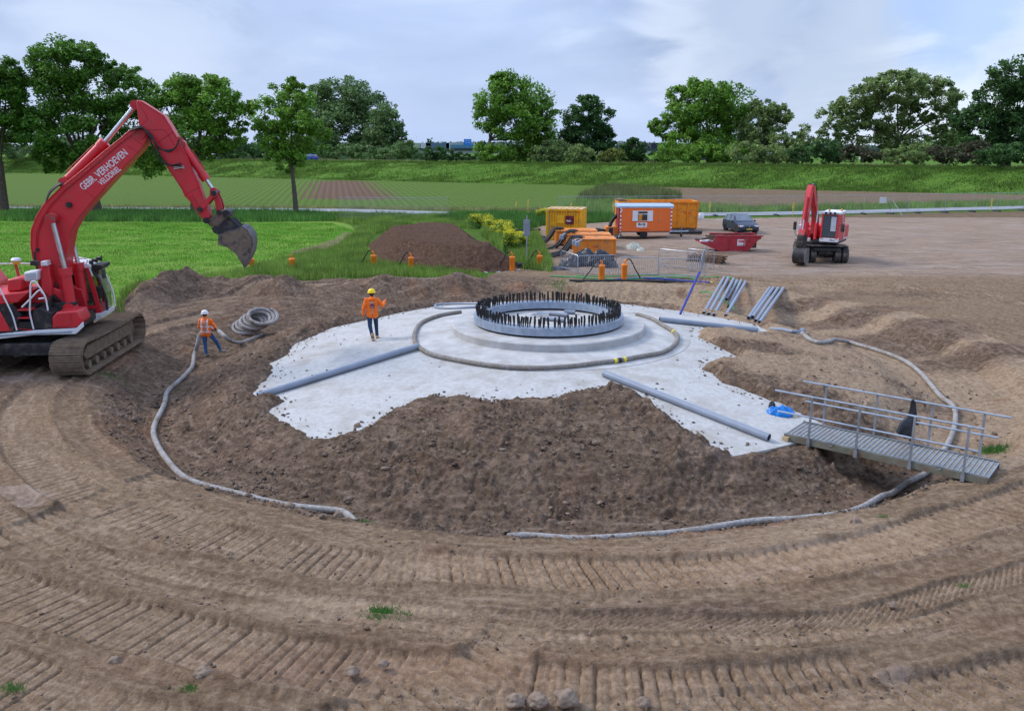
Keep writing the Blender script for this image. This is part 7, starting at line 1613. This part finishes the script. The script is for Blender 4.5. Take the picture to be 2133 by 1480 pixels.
bush('grey green shrubs at the left end of the viaduct', 225, [(850, 318, 24, 12), (835, 322, 24, 10), (780, 322, 40, 10), (700, 322, 40, 10)], (850, 340), G6, 43, .5)
bush('long low dark bushes in front of the viaduct', 190, [(885, 326, 22, 8), (910, 325, 20, 9), (935, 328, 20, 7), (965, 331, 20, 5), (1000, 332, 20, 5)], (910, 342), G3, 44, .36)
bush('low scrub at the foot of the bare stemmed poplar', 183, [(1010, 322, 16, 14), (1035, 325, 20, 12), (1060, 322, 22, 14), (1100, 325, 26, 12)], (1040, 342), G2, 45, .4)
bush('pale green bush left of the dark blue green poplar', 178, [(1150, 318, 22, 14), (1175, 322, 20, 14), (1130, 325, 20, 12)], (1155, 343), G4, 46, .38)
bush('pale rounded bush directly in front of the dark poplar', 172, [(1215, 325, 18, 13), (1200, 330, 18, 10)], (1210, 343), G4, 47, .36)
bush('yellow green flowering bush left of the small round tree', 172, [(1278, 328, 16, 9), (1262, 332, 12, 7)], (1275, 343), G5, 48, .34)
bush('low green bank of bushes right of the small round tree', 176, [(1360, 334, 16, 7), (1385, 330, 18, 9)], (1370, 344), G3, 49, .34)
bush('row of green shrubs under the big broad tree cluster', 168, [(1400, 322, 26, 14), (1440, 325, 28, 13), (1480, 325, 28, 13), (1525, 325, 30, 14)], (1460, 345), G2, 50, .36)
bush('silvery bushes under the leaning willow', 160, [(1560, 322, 28, 14), (1600, 325, 28, 13), (1645, 326, 28, 12)], (1600, 345), G4, 51, .36)
bush('dark scrub right of the thin airy tree', 155, [(1680, 325, 26, 12), (1715, 322, 24, 14), (1745, 328, 22, 10)], (1710, 345), G3, 52, .34)
bush('reddish brown scrub left under the spreading willow', 150, [(1780, 322, 24, 13), (1805, 330, 20, 8)], (1785, 345), leafmat('brown_leaves', (.045, .05, .025), (.08, .085, .045), (.12, .12, .07)), 53, .34)
bush('bushy green shrubs right under the spreading willow', 150, [(1850, 328, 26, 10), (1890, 326, 24, 12), (1930, 326, 24, 12)], (1890, 345), G4, 54, .34)
bush('brownish scrub between the spreading willow and the dark right tree', 145, [(1965, 326, 22, 11), (2000, 325, 26, 14), (2040, 322, 26, 14)], (2000, 345), leafmat('brown_leaves', (1, 1, 1), (1, 1, 1), (1, 1, 1)), 55, .34)
bush('pale distant tree tops in the gap left of the dark right tree', 230, [(1990, 298, 24, 14), (2020, 305, 24, 12), (1960, 308, 30, 14)], (1990, 340), G6, 56, .6)
bush('dark hedge under the dark tree at the right edge', 138, [(2080, 328, 30, 12), (2125, 328, 34, 14), (2180, 325, 40, 16)], (2100, 345), G3, 57, .34)
# grass blades
def blades(name, poly, n, h, w, mats, seed, zoff=0.0, dens=None, lab=None, bend=.35, world=None, var=.5):
    g = np.random.default_rng(seed); W_ = world if world is not None else [tuple(at(a, b, 0)[:2]) for a, b in poly]; xs = [p[0] for p in W_]; ys = [p[1] for p in W_]; P = []
    while sum(len(q) for q in P) < n:
        x = g.uniform(min(xs), max(xs), n * 2); y = g.uniform(min(ys), max(ys), n * 2); k = inpoly(x, y, W_)
        if dens is not None: k &= g.uniform(0, 1, n * 2) < dens(x, y)
        P.append(np.stack([x[k], y[k]], 1))
    P = np.concatenate(P)[:n]; x, y = P[:, 0], P[:, 1]; z = macro(x, y) + zoff
    hh = h * g.uniform(1 - var, 1 + var, n) * (.75 + .9 * (fbm(x * .8, y * .8, 3, seed) + .3)); a = g.uniform(0, 2 * math.pi, n); bx, by = np.cos(a) * hh * bend * g.uniform(0, 1, n), np.sin(a) * hh * bend * g.uniform(0, 1, n)
    b = g.uniform(-.6, .6, n); wx_, wy_ = np.cos(b) * w * g.uniform(.5, 1.4, n), np.sin(b) * w
    V = np.stack([np.stack([x - wx_, y - wy_, z - .05], 1), np.stack([x + wx_, y + wy_, z - .05], 1), np.stack([x + bx, y + by, z + hh], 1)], 1).reshape(-1, 3)
    o = npmesh(name, V, np.arange(3 * n).reshape(-1, 3), mats, nv=3); tag(o, kind='stuff', label=lab, cat='grass'); return o
Ga = leafmat('grass_blades', (0.096, 0.186, 0.026), (0.179, 0.301, 0.045), (0.320, 0.422, 0.115), .3); Gb = leafmat('straw_blades', (.20, .22, .07), (.30, .30, .12), (.42, .38, .20), .3); Gc = leafmat('dark_weeds', (0.037, 0.116, 0.023), (0.074, 0.200, 0.037), (0.150, 0.300, 0.059), .3)
Gd = leafmat('dike_blades', (.06, .12, .016), (.105, .19, .027), (.17, .26, .045), .3)
RGH = [(245, 648), (290, 615), (340, 592), (480, 575), (560, 553), (700, 520), (760, 470), (770, 455), (960, 452), (985, 476), (850, 470), (775, 490), (762, 520), (790, 552), (900, 566), (1000, 573), (1000, 582), (880, 580), (780, 580), (700, 580), (610, 586), (560, 590), (330, 612), (285, 632), (250, 655)]
blades('tall_grass', RGH, 60000, .38, .022, Ga, 1, lab='tall green grass between the mown lawn and the soil heaps')
blades('tall_grass', [(1085, 500), (1120, 490), (1150, 560), (1150, 568), (1090, 562), (1075, 545), (1000, 490), (1020, 480)], 14000, .5, .022, Ga, 2, lab='tall green grass round the sign post')
blades('tall_grass', [(960, 447), (1140, 452), (1290, 452), (1285, 462), (1130, 470), (1090, 482), (1040, 480), (990, 470), (900, 462)], 16000, .55, .03, Gc, 3, lab='weeds and grass between the road and the yellow flowers')
blades('ditch_weeds', [(-900, 437), (600, 443), (690, 450), (712, 461), (500, 463), (-900, 458)], 60000, .5, .04, leafmat('ditch_blades', (0.050, 0.150, 0.027), (0.100, 0.250, 0.044), (0.183, 0.349, 0.074), .3), 4, lab='dark green weeds along the ditch before the road')
blades('road_verge', [(1280, 418), (1560, 436), (2250, 420), (2250, 428), (1560, 443), (1160, 446), (1200, 425)], 26000, .55, .035, Ga, 5, lab='green grass verge on the far side of the road at the right')
blades('tall_weeds', [(1262, 394), (1330, 398), (1420, 412), (1350, 420), (1200, 420), (1240, 402)], 16000, .9, .05, leafmat('seed_weeds', (.09, .13, .04), (.15, .19, .06), (.24, .25, .12)), 6, lab='pale seeding weeds where crop field meets brown field')
blades('verge_straw', [(-900, 426), (700, 433), (1100, 437), (1280, 430), (1280, 433), (1100, 441), (700, 436), (-900, 429)], 16000, .3, .04, Gb, 7, lab='dry straw coloured verge beyond the road')
def dline(t0, t1, off, wd): return [(t0, 161 - .49 * t0 + off), (t1, 161 - .49 * t1 + off), (t1, 161 - .49 * t1 + off + wd), (t0, 161 - .49 * t0 + off + wd)]
blades('dike_fringe', None, 60000, .6, .09, Gb, 8, lab='pale seeding grass fringe along the crest of the dike', world=dline(-230, 150, 24, 5), var=.4)
blades('dike_fringe', None, 40000, .35, .08, Gd, 9, lab='green grass along the near crest of the dike', world=dline(-230, 150, 14, 4))
dd_ = lambda x, y: np.clip(fbm(x * .12, y * .3, 3, 77) * 3 + .5, .12, 1)
blades('dike_grass', None, 130000, .28, .07, Gd, 10, lab='long green grass tufts on the dike slope', world=dline(-230, 150, 0, 15), dens=dd_, bend=.8)
blades('lawn_edge_grass', [(0, 463), (690, 465), (735, 478), (742, 492), (690, 512), (600, 535), (330, 585), (225, 640), (0, 640), (-60, 500)], 70000, .09, .03, leafmat('lawn_blades', (0.091, 0.247, 0.019), (0.143, 0.351, 0.036), (0.221, 0.468, 0.065), .3), 11, lab='short mown grass blades of the lawn', dens=lambda x, y: np.clip(fbm(x * .3, y * .9, 3, 78) * 2 + .8, .3, 1))
blades('meadow_grass', [(690, 445), (960, 452), (1000, 470), (850, 472), (780, 478), (760, 470), (700, 462)], 16000, .35, .03, Ga, 17, lab='rough green meadow round the three free standing mesh panels')
# hay windrow
def hay():
    px = [(742, 486), (720, 502), (690, 512), (655, 520), (632, 528)]
    W_ = [at(a, b, 0) for a, b in px]; poly = [(p.x - 1.0, p.y) for p in W_] + [(p.x + 1.3, p.y) for p in W_[::-1]]
    blades('hay_windrow', None, 5000, .12, .05, leafmat('hay', (.30, .25, .13), (.42, .36, .20), (.52, .46, .28)), 12, lab='pale dry hay line at the edge of the mown lawn', world=poly)
hay()
W_ = [at(a, b, 0) for a, b in [(470, 535), (520, 531), (560, 524), (600, 512)]]
# small green tufts in the sand
def tuft2(px, py, n, r, h, lab, s):
    c = atg(px, py); g = np.random.default_rng(s); x = g.normal(0, r, n); y = g.normal(0, r * .6, n); z = macro(c.x + x, c.y + y) - .02 - c.z; hh = h * g.uniform(.5, 1.3, n); a = g.uniform(0, 6.28, n)
    V = np.stack([np.stack([x - .007, y, z], 1), np.stack([x + .007, y, z], 1), np.stack([x + np.cos(a) * hh * .6, y + np.sin(a) * hh * .6, z + hh], 1)], 1).reshape(-1, 3)
    o = npmesh('grass_tuft', V, np.arange(3 * n).reshape(-1, 3), leafmat('tuft_blades', (.05, .14, .03), (.08, .21, .04), (.13, .28, .06)), nv=3); o.location = c; tag(o, lab, 'grass tuft', 'green tufts growing in the bare soil', 'stuff')
tuft2(798, 1277, 420, .13, .10, 'brightest green grass tuft between the tyre tracks in the foreground', 1); tuft2(845, 1284, 140, .07, .07, 'small green tuft right of the brightest foreground tuft', 2)
tuft2(395, 1435, 160, .12, .06, 'thin green tuft low in the foreground left of the bottom centre', 3); tuft2(25, 1432, 120, .09, .07, 'thin green tuft in the bottom left corner', 4); tuft2(2070, 938, 500, .2, .16, 'green weeds at the far end of the footbridge', 5)
tuft2(445, 1462, 60, .08, .05, 'tiny green tuft near the bottom edge', 6); tuft2(1842, 1076, 60, .07, .06, 'tiny green tuft outside the pit rim at the lower right', 7); tuft2(235, 785, 120, .25, .12, 'green tuft at the rim beside the excavator track', 8); tuft2(2010, 1218, 50, .07, .05, 'tiny green tuft at the far right foreground', 9); tuft2(760, 1085, 120, .12, .07, 'small green tuft at the near rim where the left hose ends', 10)
tuft2(1165, 592, 400, .5, .16, 'green grass patch on the back rim left of the black pipe', 11)
# yellow flowering plants
yfl = leafmat('yellow_flowers', (.60, .56, .02), (.75, .70, .03), (.85, .80, .08), .3)
def flower(px, py, rpx, hpx, D, lab, s):
    g = np.random.default_rng(s); k = (D * cT + 1.7) / F; c = aty(px, py, D); r = rpx * k; h_ = hpx * k; z0 = surf(c.x, c.y)
    o = empty('flowering_plant', (c.x, c.y, z0), 0, lab, 'plant', 'yellow flowering plants between mound and yard')
    sc = g.normal(0, 1, (9, 2)) * np.array([r * .42, r * .4]); sh = h_ * g.uniform(.55, 1.12, 9); kk = g.integers(0, 9, 2200)
    x = sc[kk, 0] + g.normal(0, r * .17, 2200); y = sc[kk, 1] + g.normal(0, r * .17, 2200); z = sh[kk] * g.uniform(0, .95, 2200) ** .8
    V, Fq = cards(np.stack([x, y, z], 1), .07, s); npmesh('foliage', V, Fq, Gc, o)
    kk = g.integers(0, 9, 1700); x = sc[kk, 0] + g.normal(0, r * .19, 1700); y = sc[kk, 1] + g.normal(0, r * .19, 1700); z = sh[kk] * g.uniform(.55, 1.2, 1700)
    V, Fq = cards(np.stack([x, y, z], 1), .045, s + 1); npmesh('flowers', V, Fq, yfl, o)
for a in ((1003, 462, 26, 24, 74, 'yellow flowering clump furthest left behind the brown mound', 61), (1028, 474, 26, 26, 70, 'yellow flowering clump above the top right corner of the mound', 62), (1046, 488, 26, 30, 65, 'yellow flowering clump in the middle of the row right of the mound', 63), (1070, 520, 26, 42, 56, 'large yellow flowering clump nearest the camera, left of the sign post', 64), (1086, 512, 18, 34, 57, 'yellow flowering clump touching the sign post', 65), (1128, 455, 14, 20, 82, 'small yellow flowering clump left behind the yellow container', 66)): flower(*a)
for k, (a, b, h_) in enumerate(((1040, 500, .9), (1020, 488, .8))): pass
tree('weed_bush', 'dark green leafy weed left of the yellow container', 74, [(1080, 467, 10, 8)], (1080, 475), Gc, .14, 1.2, 67, 0, None, 'bush')
# clods scattered over the clay, one uncountable cover
def clods():
    g = np.random.default_rng(99); n = 26000; a = g.uniform(0, 2 * math.pi, n * 3); r = np.sqrt(g.uniform(0, 1, n * 3)) * 14.2; x = PCX + r * np.cos(a); y = PCY + r * np.sin(a)
    z = macro(x, y); vis = (r > 10.6) | (z > cone(r) + .03); front_ = np.clip(.25 + (PCY - y) / 9, .12, 1) * np.where((x > PCX + 5) & (y > 19), .25, 1); cl = fbm(x * .7, y * .7, 3, 88) + .5
    k = vis & (g.uniform(0, 1, n * 3) < front_ * np.clip(cl * 2 - .5, .1, 1)); hd2 = np.minimum(polydist(x, y, HL, False), polydist(x, y, HR, False)); k &= hd2 > .16
    x, y, z = x[k][:n], y[k][:n], z[k][:n]; s = .012 + .03 * g.power(.5, len(x)) ** 2 + .06 * (g.uniform(0, 1, len(x)) < .03) * g.uniform(.3, 1, len(x))
    # a few hundred on the slab near the soil edge
    m2 = 3600; a2 = g.uniform(0, 2 * math.pi, m2 * 6); r2 = np.sqrt(g.uniform(.12, 1, m2 * 6)) * 10.3; x2 = PCX + r2 * np.cos(a2); y2 = PCY + r2 * np.sin(a2); dd = polydist(x2, y2, EXPO); ok = (r2 > 4.9) & inpoly(x2, y2, EXPO) & (g.uniform(0, 1, m2 * 6) < np.exp(-dd / .2) + .009)
    x2, y2 = x2[ok][:m2], y2[ok][:m2]; z2 = cone(np.hypot(x2 - PCX, y2 - PCY)); s2 = .008 + .034 * g.power(.6, len(x2)) ** 2
    # foreground crumbs
    m3 = 5000; x3 = g.uniform(-8, 11, m3); y3 = g.uniform(8.3, 16.5, m3); r3 = np.hypot(x3 - PCX, y3 - PCY); kk = (np.exp(-(((r3 % 1.45) - .35) / .28) ** 2) > g.uniform(0, 1, m3) * .9) & (r3 > 14.4); x3, y3 = x3[kk], y3[kk]; z3 = macro(x3, y3) - .0; s3 = .010 + .026 * g.power(.5, len(x3)) ** 2
    X_ = np.concatenate([x, x2, x3]); Y_ = np.concatenate([y, y2, y3]); Z_ = np.concatenate([z + .02, z2, z3]); S_2 = np.concatenate([s, s2, s3]); N = len(X_)
    ico = bmesh.new(); bmesh.ops.create_icosphere(ico, subdivisions=1, radius=1); iv = np.array([v.co[:] for v in ico.verts]); fi = np.array([[v.index for v in f.verts] for f in ico.faces]); ico.free()
    V = iv[None] * (1 + g.uniform(-.5, .4, (N, len(iv), 1))) * S_2[:, None, None] * g.uniform(.6, 1.6, (N, 1, 3)) * np.array([1, 1, .6]); V = V + np.stack([X_, Y_, Z_ + S_2 * .3], 1)[:, None]
    Fi = fi[None] + (np.arange(N) * len(iv))[:, None, None]
    m = leafmat('clod_soil', (.06, .04, .03), (.115, .08, .058), (.19, .14, .105), 0); o = npmesh('soil_clods', V.reshape(-1, 3), Fi.reshape(-1, 3), m, nv=3); tag(o, kind='stuff', label='crumbs and clods of clay scattered over the pit and slab')
clods()
# named stones in the foreground
stn = pm('clay_boulder', (.27, .20, .15), (.16, .115, .085), 5, .95, bump=.9, bscale=9)
def boulder(px, py, r, lab, s, grp=None):
    c = atg(px, py); bm = bmesh.new(); bmesh.ops.create_icosphere(bm, subdivisions=4, radius=1)
    for v in bm.verts:
        p = v.co.copy(); d = 1 + .35 * mnoise(p * 1.3 + Vector((s, 0, 0))) + .15 * mnoise(p * 3.5 + Vector((0, s, 0))) + .05 * mnoise(p * 9); v.co = Vector((p.x * d * r, p.y * d * r * .8, p.z * d * r * .75))
    me = bpy.data.meshes.new('clay_lump'); bm.to_mesh(me); bm.free(); me.polygons.foreach_set('use_smooth', np.ones(len(me.polygons), bool)); me.materials.append(stn); o = bpy.data.objects.new('clay_lump', me); COL.objects.link(o); o.location = c + V3(0, 0, r * .35); tag(o, lab, 'clay lump', grp)
G_ = 'lumps of clay lying in the foreground'
boulder(1072, 1466, .13, 'left lump of three clay lumps at the bottom edge centre', 1, G_); boulder(1118, 1466, .14, 'middle lump of three clay lumps at the bottom edge centre', 2, G_); boulder(1180, 1462, .16, 'biggest, right hand lump of the three at the bottom edge', 3, G_)
boulder(424, 1408, .12, 'lone clay lump in the left foreground', 4, G_); boulder(240, 1378, .08, 'small dark clay lump far left in the foreground', 5, G_); boulder(1340, 1466, .09, 'small clay lump right of the three at the bottom edge', 6, G_)
boulder(745, 888, .09, 'single clay lump on the slab near its lower left soil edge', 7, G_); boulder(898, 832, .12, 'clay lump on top of the soil edge at the front of the slab', 8, G_); boulder(706, 1074, .12, 'boulder tucked under the end of the left hose', 9, G_); boulder(800, 1385, .07, 'small clay lump in the lower tracks left of centre', 10, G_); boulder(735, 1402, .1, 'round clay lump in the lower tracks', 11, G_); boulder(1858, 1262, .07, 'small stone lying right of the tracks in the foreground', 12, G_)
boulder(1782, 1089, .1, 'flat stone outside the rim below the right hose', 13, G_)
# ------------------------------------------------------------------ far beyond the dike: viaduct, traffic, gantry
D0 = 420
vc = pm('viaduct_concrete', (.34, .36, .40), (.27, .29, .33), .2, .8); fargreen = pm('far_bank', (.11, .16, .08), (.08, .12, .06), .1, .9); dk = pm('far_dark', (.05, .06, .07), None, 1, .8)
a, b = aty(868, 318, D0), aty(1700, 318, D0); o = empty('viaduct', (a.x, D0, 0), 0, 'grey motorway viaduct seen far beyond the dike', 'viaduct')
L_ = b.x - a.x; zt = aty(900, 313, D0).z; zb = aty(900, 320, D0).z
m = MB(); m.bb(0, L_, 0, 14, zb, zt); m.build('deck', vc, o); m = MB(); m.bb(0, L_, -.3, 0, zt - .2, zt + .9); m.build('parapet', dk, o)
for k in range(14): m = MB(); m.bb(12 + k * 16, 13.6 + k * 16, 2, 12, -1, zb); m.build('pier', vc, o)
m = MB(); m.prism([(-130, -1), (40, -1), (4, zt - .6), (-110, zt - 3)], 1, 16); o2 = m.build('embankment', fargreen); o2.location = (a.x, D0, 0); tag(o2, 'grassy motorway embankment at the left end of the viaduct', 'embankment')
def gantry(px0, px1, py, lab):
    p, q = aty(px0, 315, D0 - 4), aty(px1, 315, D0 - 4); zt2 = aty(px0, py, D0 - 4).z; o = empty('sign_gantry', (p.x, D0 - 4, 0), 0, lab, 'gantry'); w = q.x - p.x
    for x in (0, w): m = MB(); m.box((x, 0, zt2 / 2 + zt / 4), (.4, .4, zt2 - zt / 2)); m.build('leg', pm('gantry_grey', (.55, .58, .62), None, 3, .5), o)
    for dz in (0, -.9): m = MB(); m.box((w / 2, 0, zt2 + dz), (w, .25, .25)); m.build('beam', pm('gantry_grey', (.55, .58, .62)), o)
    m = MB()
    for k in range(16): x = w * k / 16; m.tube([(x, 0, zt2), (x + w / 32, 0, zt2 - .9), (x + w / 16, 0, zt2)], .08, 4)
    m.build('lattice', pm('gantry_grey', (.55, .58, .62)), o)
    return o, p, w, zt2
g_, p, w, zt2 = gantry(937, 988, 296.5, 'lattice motorway sign gantry over the viaduct with a big blue sign')
q = aty(974, 296, D0 - 5); m = MB(); m.box((q.x - p.x, -.6, q.z), (3.6, .3, 2.8)); bs = m.build('blue_sign', pm('motorway_blue', (.01, .20, .80), None, 3, .4), g_)
m = MB()
for dx, dz, ww in ((-.7, .6, 1.2), (.7, .6, 1.0), (-.6, -.2, 1.0), (.8, -.3, 1.2)): m.box((q.x - p.x + dx, -.78, q.z + dz), (ww, .04, .18))
m.build('sign_lines', whi, bs)
trk = [(866, 296, 5, (.35, .42, .30), 'olive lorry trailer on the left of the viaduct'), (888, 302, 5.0, (.55, .57, .6), 'white box van roof on the viaduct left of the sign'), (913, 303, 12, (.09, .16, .26), 'dark blue lorry on the viaduct left of the gantry'), (957, 304, 13, (.08, .22, .30), 'dark teal lorry on the viaduct under the gantry'), (1374, 315, 9, (.02, .025, .05), 'dark bus on the viaduct in the gap right of the round tree'), (1392, 314, 5, (.03, .18, .50), 'blue lorry on the viaduct partly behind the big tree'), (1548, 304, 9, (.6, .62, .64), 'pale lorry glimpsed through the big tree cluster')]
for k, (px, py, ln, c, lab) in enumerate(trk):
    q = aty(px, 310, D0 + 4); o = empty('lorry' if ln > 5.1 else 'van', (q.x, D0 + 4, zt), 0, lab, 'lorry' if ln > 5.1 else 'van', 'traffic on the viaduct'); col = pm('lorry_paint_%d' % k, c, None, 1, .5); hh = 2.6
    m = MB(); m.box((0, 0, .9 + hh / 2), (ln, 2.4, hh)); m.build('box_body', col, o, .1); m = MB(); m.box((ln / 2 + 1.0, 0, 1.6), (1.8, 2.3, 2.3)); m.build('driver_cab', col, o, .2)
    for x in (-ln * .35, ln * .2, ln / 2 + .9): m = MB(); m.cyl((x, -1.2, .5), (x, 1.2, .5), .5, 12); m.build('axle_wheels', black, o)
for k, (px, top, lab) in enumerate(((867, 283, 'thin lamp post left on the viaduct'), (919, 284, 'thin lamp post left of the gantry on the viaduct'), (977, 284, 'thin lamp post behind the blue sign'), (1299, 281, 'thin lamp post above the small round tree'), (1714, 272, 'thin lamp post left of the spreading willow'))):
    q = aty(px, top, D0 + 8); m = MB(); m.tube([(q.x, D0 + 8, zt), (q.x, D0 + 8, q.z), (q.x + 1.2, D0 + 8, q.z + .1)], .035, 5); tag(m.build('street_lamp', pm('gantry_grey', (.55, .58, .62))), lab, 'street lamp', 'lamp posts on the viaduct')
# distant wooded horizon
def wood():
    g = np.random.default_rng(5); n = 26000; x = g.uniform(-900, 900, n); y = 760 + g.uniform(0, 60, n); t = fbm(x * .012, x * 0, 4, 9); z = g.uniform(0, 1, n) ** .7 * (8 + 8 * t)
    V, Fq = cards(np.stack([x, y, z], 1), 2.2, 6); o = npmesh('distant_woods', V, Fq, leafmat('far_leaves', (.05, .085, .06), (.07, .11, .08), (.10, .14, .10), .1)); tag(o, kind='stuff', label='low band of distant woods on the horizon')
wood()
